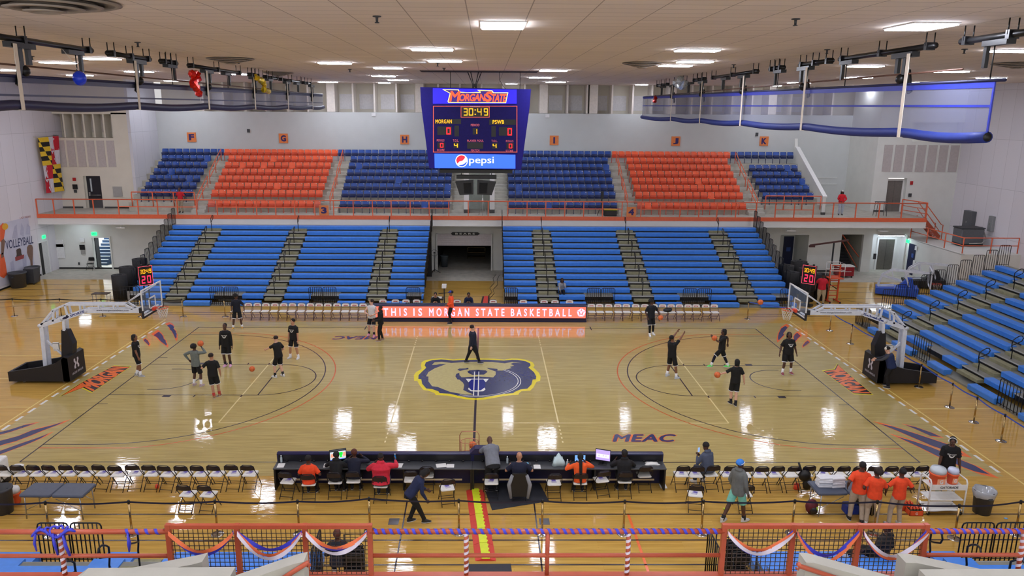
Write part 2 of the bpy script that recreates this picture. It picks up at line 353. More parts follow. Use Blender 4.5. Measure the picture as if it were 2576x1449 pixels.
# lower back wall with openings
m = MB()
for x0, x1, z0 in ((-29.5,-26.82,0), (-26.82,-25.62,2.2), (-25.62,-3.0,0), (-3.0,.72,1.76+.8), (.72,20.9,0), (20.9,22.9,2.6), (22.9,25.2,0), (25.2,26.75,2.65), (26.75,27.4,0), (27.4,29.85,2.65)):
    m.bx(x0, x1, 22.1, 22.35, z0, 3.5)
structo(m, 'wall_back', offw)
structo(MB().bx(-29.3, -25.0, 22.06, 22.1, 0, .1).bx(-25.0, -20, 22.06, 22.1, 0, .1).bx(23, 25.1, 22.06, 22.1, 0, .1), 'baseboard_back', black)
structo(MB().bx(-29.3, -29.27, -10, 19.85, 0, .1), 'baseboard_left', black)
# left corner doorway seen edge-on, stair room behind the left opening
structo(MB().bx(-29.31, -29.26, 19.95, 20.3, 0, 2.15), 'door_1', black)
structo(MB().bx(-29.31, -29.27, 20.3, 20.95, 0, 2.15), 'door_7', mat('door_pale', (200,200,200), .6))
MB().bx(-29.30, -29.25, 19.9, 19.95, 0, 2.2).bx(-29.3, -29.25, 20.95, 21.0, 0, 2.2).bx(-29.3, -29.25, 19.95, 20.95, 2.15, 2.2).build('door_frame_left', white, kind='structure')
room = structo(MB().bx(-29.2, -25.4, 26.6, 26.7, 0, 3.4).bx(-29.25, -29.2, 22.35, 26.7, 0, 3.4).bx(-25.5, -25.4, 22.35, 26.7, 0, 3.4), 'wall_stairwell', white)
st = MB(); dk = mat('stair_nosing_blue', (36,58,84), .4)
for k in range(10): st.bx(-27.75, -26.6, 23.3+k*.28, 26.6, k*.19, (k+1)*.19)
sw = thing('stairs', 'dark steps with pale edges climbing inside the left doorway', 'stairs', (0,0,0))
st.build('steps', dk, sw)
n = MB()
for k in range(10): n.bx(-27.75, -26.6, 23.29+k*.28, 23.33+k*.28, (k+1)*.19-.03, (k+1)*.19+.004)
n.build('nosings', white, sw)
MB().tube([(-27.85,23.2,.9),(-27.85,26.1,2.9)], .025).tube([(-27.85,23.2,0),(-27.85,23.2,.9)], .025).tube([(-27.85,24.7,1),(-27.85,24.7,1.95)], .02).build('handrail', black, sw)
la = bpy.data.lights.new('stairwell_area_lamp', 'AREA'); la.energy = 120; la.size = 1.2; la.color = (.8,.9,1); lo = bpy.data.objects.new('stairwell_area_lamp', la); C.objects.link(lo); lo.location = (-28.3, 24.2, 3.3)  # unseen area lamp lighting the stair room
# doorway frames
def frame(name, x0, x1, y, z1, t=.09, m_=None, d=.08):
    structo(MB().bx(x0-t, x0, y-d, y+.02, 0, z1+t).bx(x1, x1+t, y-d, y+.02, 0, z1+t).bx(x0, x1, y-d, y+.02, z1, z1+t), name, m_ or offw)
frame('trim_1', -26.82, -25.62, 22.1, 2.2); structo(MB().bx(-26.82,-26.76,22.36,22.85,0,2.18), 'door_2', blackm)
# middle tunnel: dark corridor with half-raised shutter
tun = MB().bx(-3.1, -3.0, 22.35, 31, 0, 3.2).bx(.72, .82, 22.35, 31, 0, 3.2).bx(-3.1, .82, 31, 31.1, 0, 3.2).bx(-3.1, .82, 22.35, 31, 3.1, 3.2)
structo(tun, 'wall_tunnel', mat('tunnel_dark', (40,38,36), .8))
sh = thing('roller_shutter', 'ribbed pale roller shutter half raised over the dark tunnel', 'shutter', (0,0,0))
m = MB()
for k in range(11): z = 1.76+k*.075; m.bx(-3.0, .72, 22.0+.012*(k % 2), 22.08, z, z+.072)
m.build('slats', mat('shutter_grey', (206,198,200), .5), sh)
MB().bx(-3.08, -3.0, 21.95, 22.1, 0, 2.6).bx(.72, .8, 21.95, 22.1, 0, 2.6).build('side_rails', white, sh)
sg = thing('team_sign', 'black ribbon-shaped sign with pale letters above the shutter', 'sign', (0,0,0))
zt = AY(1178, 588, 21.95).z; MB().prism([(-1.95, zt-.11),(-2.05,zt+.0),(-1.95,zt+.11),(-.2,zt+.11),(-.05,zt),(-.2,zt-.11)], 'y', 21.93, 21.96).build('board', black, sg)
m = MB(); text(m, 'BEARS', plane_fn((-1.75,21.925,zt-.06), (1.35,0,0), (0,0,.12)), .03, 1.5); m.build('letters', offw, sg)
# right lower recesses
structo(MB().bx(20.9,22.95,24.6,24.7,0,2.9).bx(20.8,20.9,22.35,24.7,0,2.9).bx(22.95,23.05,22.35,24.7,0,2.9), 'wall_alcove', offw)
structo(MB().bx(22.15,22.85,24.5,24.6,0,2.1), 'door_3', mat('door_navy', (22,30,66), .4))
structo(MB().bx(27.4,29.85,22.95,23.05,0,3).bx(27.3,27.4,22.35,23.05,0,3).bx(29.85,29.95,22.35,23.05,0,3), 'wall_lift_lobby', white)
def lift(name, label, x0, x1, y, z0, z1):
    t = thing(name, label, 'elevator', (0,0,0)); xm = (x0+x1)/2
    for a, b in ((x0, xm-.01), (xm+.01, x1)): MB().bx(a, b, y-.04, y, z0, z1).build('door_panel', mat('lift_steel', (128,124,118), .35, .8), t)
    MB().bx(x0-.12, x0, y-.1, y, z0, z1+.12).bx(x1, x1+.12, y-.1, y, z0, z1+.12).bx(x0, x1, y-.1, y, z1, z1+.12).build('surround', white, t)
lift('elevator', 'closed steel elevator doors on the lower level beside the blue door', 28.25, 29.4, 22.95, 0, 2.2)
m = MB(); 
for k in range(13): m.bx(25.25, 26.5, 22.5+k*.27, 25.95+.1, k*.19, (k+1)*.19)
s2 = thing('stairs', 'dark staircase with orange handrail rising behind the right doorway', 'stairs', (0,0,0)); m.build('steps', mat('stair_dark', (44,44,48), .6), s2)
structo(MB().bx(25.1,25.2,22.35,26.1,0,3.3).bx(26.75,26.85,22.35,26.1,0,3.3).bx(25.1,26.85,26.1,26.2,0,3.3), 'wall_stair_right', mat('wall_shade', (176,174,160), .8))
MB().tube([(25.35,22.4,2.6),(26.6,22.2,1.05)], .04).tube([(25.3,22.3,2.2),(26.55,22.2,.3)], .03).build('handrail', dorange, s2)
# lower right wing: low wall, raised platform
structo(MB().bx(29.85, 30.05, 16.0, 22.1, 0, 2.4).bx(30.05, 33.6, 16.0, 16.2, 0, 2.4).bx(30.05, 33.6, 16.2, 23.6, 2.2, 2.4).bx(29.85, 30.05, 16.0, 22.1, 2.38, 2.44), 'wall_platform', offw)
structo(MB().bx(29.8, 29.845, 20.95, 21.75, 0, 2.12), 'door_4', mat('door_navy', (22,30,66), .4))
# ---------------- balcony, upper level ----------------
BY = 20.3; BZ = 4.05
structo(MB().bx(-29.3, 29.9, BY+.02, 27.7, 3.43, BZ), 'balcony_floor', concrete)
structo(MB().bx(-29.3, 29.92, BY-.03, BY+.06, 3.80, BZ+.01), 'trim_2', orange)
structo(MB().bx(-29.3, 29.92, BY, BY+.02, 3.43, 3.80).bx(-29.3, 29.92, BY-.05, BY+.3, 3.38, 3.45), 'trim_3', white)
# stepped seating tiers
def zt_(i): return 4.66+.42*(7-i)
def yf_(i): return 22.0+.788*(7-i)
m = MB()
for i in range(7, 0, -1):
    for x0, x1 in ((-24.0, -2.0), (1.95, 23.5)): m.bx(x0, x1, yf_(i), 27.7, zt_(i)-.42 if i < 7 else BZ, zt_(i))
structo(m, 'tier_floor', concrete)
m = MB()
for a, b in ((-19.55,-18.65), (-10.75,-9.7), (9.45,10.6), (18.3,19.4)):
    m.bx(a, b, 21.35, 22.0, BZ, BZ+.2).bx(a, b, 21.68, 22.0, BZ+.2, BZ+.41)
    for i in range(7, 1, -1): m.bx(a, b, yf_(i)+.4, yf_(i)+.788, zt_(i), zt_(i)+.21)
for a, b in ((-2.0,-1.15), (.95,1.95)):
    for k in range(14): m.bx(a, b, 22.0+k*.394, 27.7, BZ+k*.21, BZ+(k+1)*.21)
structo(m, 'stair_treads', mat('stair_concrete', (192,190,180), .8, var=.1, scale=3))
structo(MB().bx(-1.15,-.8,21.9,27.6,BZ+.25,9).bx(.62,.95,21.9,27.6,BZ+.25,9), 'wall_vomitory', white)
MB().bx(-1.16,-.79,21.89,22.4,BZ,BZ+.25).bx(.61,.96,21.89,22.4,BZ,BZ+.25).build('baseboard_vomitory', black, kind='structure')
structo(MB().bx(-.8,.62,24.2,24.3,BZ,9), 'door_5', mat('pale_green_door', (186,196,186), .5))
# upper back wall, clerestory recess with fins
structo(MB().bx(-24.1, 30, 27.7, 27.9, BZ, 10.72).bx(-24.1, 30, 27.9, 29.2, 10.6, 10.72), 'wall_back_upper', mat('wall_paint_grey', (196,199,198), .75, var=.02, scale=1.5))
structo(MB().bx(-24.1, 30, 29.2, 29.4, 10.7, 12.8), 'wall_clerestory', cream)
m = MB()
for x in (-20.5,-19,-17.4,-15.9,-14.3,-12.8,-9.48,-7.9,-6.28,-3.2,-1.6,0,1.6,3.2,6.37,7.82,9.68,11.21,12.63,15.6,17.1,18.6,20.1,23,24.6,26.1): m.bx(x-.06, x+.06, 27.75, 29.2, 10.74, 12.8)
for x in (-11.1, -4.57, 4.6, 8.3, 14.1, 21.6): m.bx(x-.3, x+.3, 27.7, 29.2, 10.74, 12.8)
structo(m, 'trim_4', mat('fin_paint', (222,214,204), .7))
m = MB()
for x in (-19.8,-18.2,-16.6,-15,-13.5,-10.2,-8.7,-7.1,-5.6,-2.4,-.8,.8,2.4,5.6,7.1,9.0,10.45,11.9,13.3,16.3,17.8,19.3,22.3,23.8): m.bx(x-.52, x+.52, 29.15, 29.2, 10.95, 12.05)
structo(m, 'window_1', mat('blind_white', (222,220,222), .6))
# left upper wing
greyp = mat('panel_grey', (186,178,176), .85)
structo(MB().bx(-29.3, -27.68, 23.5, 23.9, BZ, 8.9).bx(-26.5, -24.1, 23.5, 23.9, BZ, 8.9).bx(-27.68, -26.5, 23.5, 23.9, 6.3, 8.9).bx(-29.3, -24.1, 24.5, 24.7, 8.9, 10.6).bx(-29.3, -24.1, 23.5, 24.7, 10.5, 12.8).bx(-25.3, -24.1, 23.5, 24.5, 8.9, 10.6).bx(-29.3,-25.3,23.9,24.6,8.8,8.9), 'wall_back_left', cream)
acou2 = brickmat('acoustic_panel_side', (212,212,218), (206,206,212), (178,178,186), 1.2, 3.1, .01, .9, axes='YZ', offset=0)
structo(MB().bx(-24.2, -24.0, 23.4, 27.8, 3.5, 12.8), 'wall_side_left', acou2)
dr = structo(MB().bx(-27.6, -26.55, 23.75, 23.8, BZ, 6.28), 'door_6', mat('door_black', (22,24,34), .4))
MB().bx(-27.35,-27.25,23.72,23.75,5.2,6.1).build('door_glass', mat('pale_glass', (190,200,205), .1), dr)
MB().tube([(-27.45,23.68,4.95),(-26.65,23.68,4.95)], .025).bx(-27.5,-27.4,23.68,23.75,4.9,5.15).build('push_bar', steel, dr)
structo(MB().bx(-29.3,-27.9,23.46,23.5,BZ,BZ+.12).bx(-26.4,-24.2,23.46,23.5,BZ,BZ+.12), 'baseboard_upper_left', black)
m = MB()
for k in range(6):
    x0 = -29.2+k*.68; m.bx(x0, x0+.52, 23.46, 23.5, 6.93, 8.72); m.bx(x0, x0+.5, 24.46, 24.5, 9.25, 10.45)
structo(m, 'trim_5', greyp)
m = MB()
for k in range(1, 6): x0 = -29.28+k*.68; m.bx(x0-.07, x0+.04, 23.6, 24.5, 8.92, 10.5)
structo(m, 'trim_6', cream)
# right upper wing
structo(MB().prism([(27.7,9.0),(27.7,BZ),(21.9,BZ),(21.9,5.3),(27.2,8.35),(27.5,8.35)], 'x', 23.5, 23.72), 'wall_parapet_right', offw)
structo(MB().prism([(27.45,8.36),(27.3,8.42),(21.85,5.33),(21.85,5.25)], 'x', 23.46, 23.76), 'trim_7', white)
structo(MB().bx(23.48,23.74,21.85,22.4,BZ,BZ+.16), 'baseboard_parapet', black)
structo(MB().bx(27.9, 28.75, 23.6, 24, BZ, 12.8).bx(28.75, 30.1, 23.6, 24, 6.45, 12.8).bx(30.1, 33.6, 23.6, 24, BZ, 9.0).bx(30.1,33.6,24.4,24.6,9,10.4).bx(30.1,33.6,23.6,24.6,10.3,12.8).bx(27.7,27.9,23.6,27.7,BZ,12.8).bx(29.9,33.6,23.6,24,2.4,BZ), 'wall_back_right', offw)
lift('elevator', 'closed steel elevator doors on the upper balcony level', 28.86, 29.96, 23.95, BZ, 6.25)
m = MB()
for k in range(7): x0 = 28.2+k*.78; m.bx(x0, x0+.6, 23.56, 23.6, 6.9, 8.75)
structo(m, 'trim_8', greyp)
structo(MB().bx(27.95,28.7,23.56,23.6,BZ,BZ+.12), 'baseboard_upper_right', black)
structo(MB().bx(24.9,27.0,27.66,27.7,6.1,6.14).bx(24.9,27,27.66,27.7,5.6,5.64), 'trim_9', white)
# near end: balcony edge behind the camera's rail
structo(MB().bx(-31, 35, -31, -20.0, 3.9, 4.05), 'near_balcony_floor', concrete)

# ---------------- ceiling fittings ----------------
glow = em('lamp_diffuser', (236,240,255), LAMP); tray = mat('lamp_tray', (225,225,228), .5)
def lamp(x, y, wx, wy, i):
    side = 'left' if x < -4 else ('right' if x > 5 else 'middle')
    t = thing('ceiling_light', LAB[i], 'ceiling light', (x, y, 12.8), 0, 'flush ceiling lights')
    MB().bx(-wx/2, wx/2, -wy/2, wy/2, -.06, -.02).build('diffuser', glow, t)
    f = MB(); a, b = wx/2, wy/2
    f.bx(-a-.03, a+.03, -b-.03, -b, -.03, 0).bx(-a-.03, a+.03, b, b+.03, -.03, 0).bx(-a-.03, -a, -b, b, -.03, 0).bx(a, a+.03, -b, b, -.03, 0).bx(-a, a, -b, b, -.02, 0)
    f.build('frame', tray, t)
PX = [(1265,63), (1087,123.5), (842,158), (1119,153), (977,171), (965,191), (1002,201), (968,213), (1392,177), (1360,195), (1398,206), (1288,217), (2316,66), (1754,126), (1748,155), (1699,165), (2545,127), (255,147), (146,157), (201,189), (2177,166), (2394,180), (2494,196), (2160,195), (825,206), (1615,217), (15,176), (1950,218), (2010,208), (2180,216), (2310,207), (350,180), (590,186), (440,203)]
LAB = []; pos = []
for i, (a, b) in enumerate(PX):
    p = G(a, b, 12.78); y = min(p.y, 26.0); pos.append((p.x*(1 if y == p.y else (y-CAM.y)/(p.y-CAM.y)), y))
    LAB.append('')
order = sorted(range(len(pos)), key=lambda i: -pos[i][1])
ORD = ['first','second','third','fourth','fifth','sixth','seventh','eighth','ninth','tenth','eleventh','twelfth','thirteenth','fourteenth','fifteenth','sixteenth','seventeenth','eighteenth','nineteenth','twentieth','twenty-first','twenty-second','twenty-third','twenty-fourth','twenty-fifth','twenty-sixth','twenty-seventh','twenty-eighth','twenty-ninth','thirtieth']
zones = {'left': [], 'middle': [], 'right': []}
for i in order: zones['left' if pos[i][0] < -10.8 else ('right' if pos[i][0] > 11 else 'middle')].append(i)
for zn, ids in zones.items():
    where = {'left': 'left of the left rolled curtain', 'middle': 'between the two rolled curtains', 'right': 'right of the right rolled curtain'}[zn]
    for k, i in enumerate(ids): LAB[i] = 'lit ceiling panel %s, %s from the back wall' % (where, ORD[k])
for i, (x, y) in enumerate(pos):
    if i in (0, 12): lamp(x, y, .95, 1.25, i)
    elif y > 25: lamp(x, y, .8, .45, i)
    else: lamp(x, y, 1.28, .6, i)
for i, (x, y) in enumerate([(a, b) for b in (-19, -23.5, -28) for a in (-24, -16, -8, 0, 8, 16, 24) if not (b == -19 and a > 10)]+[(-24, -10), (-24, -4), (-26, 6), (-18, -8)]):
    LAB.append('lit ceiling panel overhead toward the near end, outside the view'); lamp(x, y, 1.28, .6, len(LAB)-1)
# unlit panel, round air diffusers, sprinklers, hatch above the scoreboard
p = G(1025, 157, 12.78); tag(MB().bx(-.75,.75,-.3,.3,-.05,0).build('ceiling_light', tray), 'unlit grey ceiling panel left of the scoreboard hatch', 'ceiling light', None, None, (p.x, p.y, 12.8))
gm = mat('diffuser_grey', (150,138,126), .6)
dc = 0
for (a, b, r, lb) in ((110, 5, 1.3, 'large round air diffuser at the top left corner of the ceiling'), (580, 148, .9, 'round air diffuser above the left curtain winches'), (1615, 159, .8, 'round air diffuser right of the scoreboard'), (2560, 160, .9, 'round air diffuser near the right edge of the ceiling'), (700, 183, .8, 'small far round air diffuser beside the yellow balloon')):
    p = G(a, b, 12.78); m = MB()
    for k in range(4): m.lathe([(r*(1-k*.24), -.02-k*.05), (r*(1-k*.24)-.1, -.05-k*.05), (r*(1-k*.24)-.14, -.02-k*.05), (r*(1-k*.24)-.1, -.005)], 28)
    tag(m.build('air_diffuser', gm), lb, 'vent', None, None, (p.x, p.y, 12.79))
SP = [(948,40,'above the left of the scoreboard, nearest the camera'), (2002,47,'near the top right ceiling lamp'), (346,106,'above the left curtain pipe'), (2081,124,'above the right curtain straps'), (2427,123,'beside the rightmost winch pipe'), (1846,162,'above the middle winches of the right curtain'), (1101,158,'just left of the unlit panel'), (880,174,'left of the far middle lamps'), (80,141,'above the left curtain near the left edge'), (600,151,'next to the round diffuser above the left curtain'), (1117,171,'at the left end of the scoreboard hatch')]
m = MB().lathe([(.09,-.0),(.09,-.02),(.03,-.03),(.025,-.12),(.05,-.13),(.05,-.14)], 10)
sp0 = None
for a, b, lb in SP:
    p = G(a, b, 12.8)
    if sp0 is None: sp0 = tag(m.build('sprinkler', dkgrey), 'small ceiling sprinkler '+lb, 'sprinkler', 'ceiling sprinklers', None, p)
    else: dup(sp0, p, None, 'small ceiling sprinkler '+lb)
tag(MB().bx(-2.9, 2.9, 8.7, 9.9, 12.77, 12.795).build('ceiling_hatch', mat('hatch_dark', (70,58,66), .8), kind='structure'), None)
def proj(p):
    d = Vector(p)-CAM; z = d.dot(fw); return (CX+FPX*d.dot(rt2)/z, 724.5-FPX*d.dot(up2)/z)
# ---------------- scoreboard ----------------
SY = 8.5
def S(a, b, dy=0): return AY(1040+a/4.391, 170+b/4.391, SY+dy)
sb = thing('scoreboard', 'dark blue hanging scoreboard showing 30:49 above the far sideline', 'scoreboard', (0,0,0))
sbc = mat('scoreboard_blue', (34,28,118), .5, spec=.15)
P1 = [S(75,215), S(1298,238), S(1285,430), S(1190,1128), S(175,1112), S(85,410)]
MB().prism([(p.x, p.z) for p in P1], 'y', SY, SY+1.7).build('cabinet', sbc, sb)
def spanel(name, m_, pts, parent, dy): return MB().prism([(p.x, p.z) for p in [S(*q) for q in pts]], 'y', SY+dy, SY+dy+.04).build(name, m_, parent)
tp = spanel('name_panel', em('panel_blue_lit', (34,22,215), 1.1), [(215,228),(1140,243),(1140,398),(215,398)], sb, -.05)
def sfn(x0, y0, x1, y1, dy, sh=0): 
    a, b, c, d = S(x0, y1, dy), S(x1, y1, dy), S(x1, y0, dy), S(x0, y0, dy)
    return lambda u, v: (a*(1-u)+b*u)*(1-v)+(d*(1-u)+c*u)*v+Vector((sh*v, 0, 0))
m = MB(); m.poly([S(*q, -.055) for q in [(318,240),(500,243),(512,268),(600,275),(740,270),(705,247),(872,253),(885,275),(1048,275),(1022,392),(388,390),(378,375),(402,285)]]); m.build('logo_outline', em('outline_yellow', (255,240,110), 1.5), tp)
m = MB(); m.poly([S(*q, -.06) for q in [(345,247),(492,250),(505,277),(745,280),(735,256),(862,260),(878,283),(1038,284),(1014,383),(395,381),(387,372),(412,283)]]); m.build('logo_field', em('field_navy', (52,28,110), 1.0), tp)
m = MB(); lt = em('lit_orange', (255,84,44), 1.15)
text(m, 'M', sfn(400,262,500,372,-.065,.07), .03); text(m, 'ORGAN', sfn(500,290,785,372,-.065,.06), .03, .92)
text(m, 'S', sfn(785,265,860,378,-.065,.07), .04); text(m, 'TATE', sfn(855,292,1020,380,-.065,.06), .03, .92)
m.build('logo_letters', lt, tp)
mp = spanel('display_panel', mat('display_navy', (28,22,88), .5, spec=.12), [(208,418),(1153,432),(1142,944),(222,934)], sb, -.04)
def border(m, x0, y0, x1, y1, t, dy=-.045):
    for a in ((x0,y0,x1,y0+t), (x0,y1-t,x1,y1), (x0,y0+t,x0+t,y1-t), (x1-t,y0+t,x1,y1-t)):
        m.quad(S(a[0],a[3],dy), S(a[2],a[3],dy), S(a[2],a[1],dy), S(a[0],a[1],dy))
m = MB(); border(m, 216, 422, 1148, 938, 9); border(m, 522, 430, 842, 552, 8); m.build('border_lines', mat('line_coral', (236,96,84), .4), mp)
m = MB(); R_ = lambda x0,y0,x1,y1,dy=-.046: m.quad(S(x0,y1,dy), S(x1,y1,dy), S(x1,y0,dy), S(x0,y0,dy))
for q in ((532,438,834,544),(238,568,526,624),(836,574,1130,632),(264,650,425,745),(453,642,503,760),(655,668,712,740),(861,647,911,765),(944,658,1095,752),(264,828,350,890),(443,828,505,890),(594,826,770,896),(869,832,932,896),(1028,832,1110,896)): m = MB(); R_(*q); m.build('display_window', black, mp)
ye = em('digit_amber', (255,168,16), 1.35); re_ = em('digit_red', (255,24,40), 1.6)
m = MB()
for ch, x0, x1 in (('3',552,598), ('0',612,660), ('4',706,752), ('9',778,822)): seg7(m, ch, sfn(x0,450,x1,530,-.05), .13)
for y in (462, 510): m.quad(S(676,y+12,-.05), S(690,y+12,-.05), S(690,y,-.05), S(676,y,-.05))
text(m, 'MORGAN', sfn(244,574,424,616,-.05), .012, 1.15); text(m, 'PSWB', sfn(876,580,1000,622,-.05), .02, 1.1)
seg7(m, '1', sfn(672,680,704,732,-.05), .16); seg7(m, '4', sfn(448,838,490,884,-.05), .16); seg7(m, '4', sfn(876,842,918,888,-.05), .16); m.build('amber_digits', ye, mp)
m = MB()
for q in ((364,660,412,740), (1040,668,1088,750), (294,834,332,884), (1054,840,1092,892)): seg7(m, '0', sfn(*q,-.05), .16)
m.build('red_digits', re_, mp)
m = MB(); co = mat('caption_coral', (226,100,120), .4)
for s_, q in (('PERIOD',(634,622,730,648)), ('FOULS',(258,792,342,816)), ('T.O.L.',(436,792,500,818)), ('PLAYER FOUL',(594,796,776,820)), ('T.O.L.',(862,798,928,822)), ('FOULS',(1022,800,1104,824)), ('SCORE',(260,898,344,922)), ('MATCH',(636,902,728,926)), ('SCORE',(1020,908,1102,932))):
    m = MB(); text(m, s_, sfn(*q,-.048), .02); m.build('caption', co, mp)
m = MB(); text(m, 'DAKTRONICS', sfn(626,424,736,434,-.05), .01); m.build('maker_name', white, mp)
pp = spanel('advert_panel', em('advert_blue', (50,100,240), 1.0), [(232,950),(1126,962),(1126,1116),(236,1108)], sb, -.05)
c0 = S(532, 1030, -.056); rr = (S(596,1030).x-S(468,1030).x)/2
def disc(r, dy, n=40, a0=0, a1=2*PI): return [Vector((c0.x+r*cos(a0+(a1-a0)*k/n), SY+dy, c0.z+r*sin(a0+(a1-a0)*k/n))) for k in range(n)]
wl = em('lit_white', (240,246,255), 1.4)
m = MB(); m.poly(disc(rr*1.06, -.055)); text(m, 'pepsi', sfn(616,985,888,1082,-.056), .004); m.build('logo_white', wl, pp)
th = [.35+k*(PI*.78)/20 for k in range(21)]
m = MB(); m.poly([c0+Vector((rr*cos(t+.3)*.93, -.003, rr*sin(t+.3)*.93)) for t in th]+[c0+Vector((x*rr, -.003, z*rr)) for x, z in ((-.75,-.5),(-.35,-.12),(.15,.02),(.5,.35),(.62,.62))]); m.build('logo_red', em('lit_red', (232,30,50), 1.2), pp)
m = MB(); m.poly([c0+Vector((rr*cos(t)*.93, -.003, rr*sin(t)*.93)) for t in [-2.2+k*2.1/20 for k in range(21)]]+[c0+Vector((x*rr, -.003, z*rr)) for x, z in ((.72,-.25),(.45,-.5),(.1,-.66),(-.3,-.72))]); m.build('logo_blue', em('lit_navy', (20,70,200), 1.0), pp)
MB().bx(-2.0, 1.7, SY+.3, SY+1.5, 7.82, 7.99).build('underside', black, sb)
m = MB()
for px, x2 in ((1133, 1133), (1308, 1310)): a = AY(px, 220, 9.2); m.tube([(a.x, 9.2, 11.9), (a.x, 9.2, 12.78)], .015)
for d in (-.35, -.2, .2, .35): m.tube([(-.22+d, 9.2, 12.78), (-.22+d*.2, 9.2, 12.1), (-.22+d*.4, 9.2, 11.9)], .02)
m.bx(-.34, -.1, 9.1, 9.3, 12.05, 12.2); m.tube([(1.0, 9.2, 12.78), (1.02, 9.2, 12.4), (1.2, 9.2, 12.1), (1.35, 9.2, 11.93)], .012)
m.build('hoist_cables', black, sb)
sp = thing('speaker_cluster', 'black loudspeaker cluster hanging under the scoreboard', 'speaker', (0,0,0))
MB().bx(-1.15,.9,9.1,9.5,7.5,7.68).tube([(-.9,9.3,7.6),(-.9,9.3,7.9)],.02).tube([(.65,9.3,7.6),(.65,9.3,7.9)],.02).build('mount_bar', black, sp)
for x0, x1, s in ((-1.2, -.28, -1), (-.08, .88, 1)):
    xo, xi = (x0, x1) if s < 0 else (x1, x0)
    a = MB().prism([(xo, 7.35), (xi, 7.42), (xi-s*.0, 6.72), (xo-s*.22, 6.68)], 'y', 9.0, 9.6).build('cabinet', black, sp)
    MB().prism([(xi-(xi-xo)*.12, 7.32), (xi-(xi-xo)*.55, 7.3), (xi-(xi-xo)*.5, 6.78), (xi-(xi-xo)*.1, 6.78)], 'y', 8.95, 9.0).build('grille', mat('grille_black', (14,14,16), .9), a)

# ---------------- stadium seats ----------------
def make_seat(colour, dark_, folded=True, nm=''):
    t = thing(nm+'_stadium_seat', '', 'seat', (0,0,0))
    n = 6; fr = [(-.225+.45*k/n, -.03-.035*cos((k/n-.5)*PI)*-1) for k in range(n+1)]
    bk = [(x, y+.035) for x, y in reversed(fr)]
    def ring(z, dy, sx=1): return [(x*sx, y+dy, z) for x, y in fr+bk]
    MB().rings([ring(.40,-.03,.96), ring(.62,0), ring(.8,.05), ring(.84,.055,.93)], smooth=False).build('backrest', colour, t)
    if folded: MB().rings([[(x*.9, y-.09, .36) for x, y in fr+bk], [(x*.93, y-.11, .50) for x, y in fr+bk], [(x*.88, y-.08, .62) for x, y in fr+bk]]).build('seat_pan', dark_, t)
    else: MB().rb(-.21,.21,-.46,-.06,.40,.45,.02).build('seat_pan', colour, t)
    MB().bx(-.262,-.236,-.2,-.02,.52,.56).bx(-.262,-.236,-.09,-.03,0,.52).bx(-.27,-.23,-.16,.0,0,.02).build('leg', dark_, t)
    MB().bx(.12,.18,-.005,.0,.775,.81).build('number_plate', white, t)
    t.children[-1].location = (0, -.0, 0)
    return t
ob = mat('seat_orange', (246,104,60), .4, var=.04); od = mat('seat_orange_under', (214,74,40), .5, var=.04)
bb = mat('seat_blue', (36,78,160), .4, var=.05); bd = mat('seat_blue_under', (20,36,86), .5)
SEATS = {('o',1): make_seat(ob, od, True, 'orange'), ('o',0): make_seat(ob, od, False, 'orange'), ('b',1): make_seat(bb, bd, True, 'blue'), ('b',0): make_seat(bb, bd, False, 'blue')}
TOPB = [MB(), MB()]
used = set()
SECT = [('F','b',-23.32,7,.511,range(2,8)), ('G','o',-18.5,15,.510,range(2,9)), ('H','b',-9.58,15,.501,range(2,9)), ('I','b',1.9,15,.4955,range(2,9)), ('J','o',10.68,15,.5,range(2,9)), ('K','b',19.5,7,.514,range(3,8)),
        ('F','b',-23.61,9,.51,(1,)), ('G','o',-19.02,17,.494,(1,)), ('H','b',-10.62,15,.498,(1,)), ('I','b',2.6,14,.505,(1,)), ('J','o',9.72,18,.492,(1,)), ('K','b',18.58,9,.529,(1,))]
ROWN = {1:'top row', 2:'second row from the top', 3:'third row from the top', 4:'fourth row from the top', 5:'fifth row from the top', 6:'sixth row from the top', 7:'seventh row from the top', 8:'front row'}
rs = random.Random(5)
for sec, col, x0, n, w_, rows in SECT:
    for i in rows:
        z = zt_(i) if i < 8 else BZ; y = 22.44+.788*(7-i)+.05 if i < 8 else 21.7
        if i == 1: z = zt_(1)
        for k in range(n):
            x = x0+(k+.5)*w_; p = proj((x, y, z+.6))
            if 1092 < p[0] < 1303 and p[1] < 418: continue
            key = (col, 0 if rs.random() < .035 else 1); cn = 'orange' if col == 'o' else 'blue'
            lb = '%s folding seat, %s from left, %s of section %s' % (cn, ORD[k], ROWN[i], sec)
            gp = '%s seats of upper section %s' % (cn, sec)
            if col == 'b' and i == 1:
                for c in SEATS[('b',1)].children:
                    me = c.data; TOPB[0 if c.name.startswith('backrest') else 1].add([(v.co.x+x, v.co.y+y, v.co.z+z) for v in me.vertices], [tuple(q.vertices) for q in me.polygons])
                continue
            if key not in used:
                used.add(key); s = SEATS[key]; s.location = (x, y, z); tag(s, lb, None, gp)
            else: dup(SEATS[key], (x, y, z), None, lb, gp)
tb_ = MB(); tb_.add(TOPB[0].v, TOPB[0].f); tb_.cur = 1; tb_.add(TOPB[1].v, TOPB[1].f)
tb_.build('blue_seat_top_rows', [bb, bd], label='distant blue folding seats along the topmost row of the stand', cat='seat', kind='stuff')
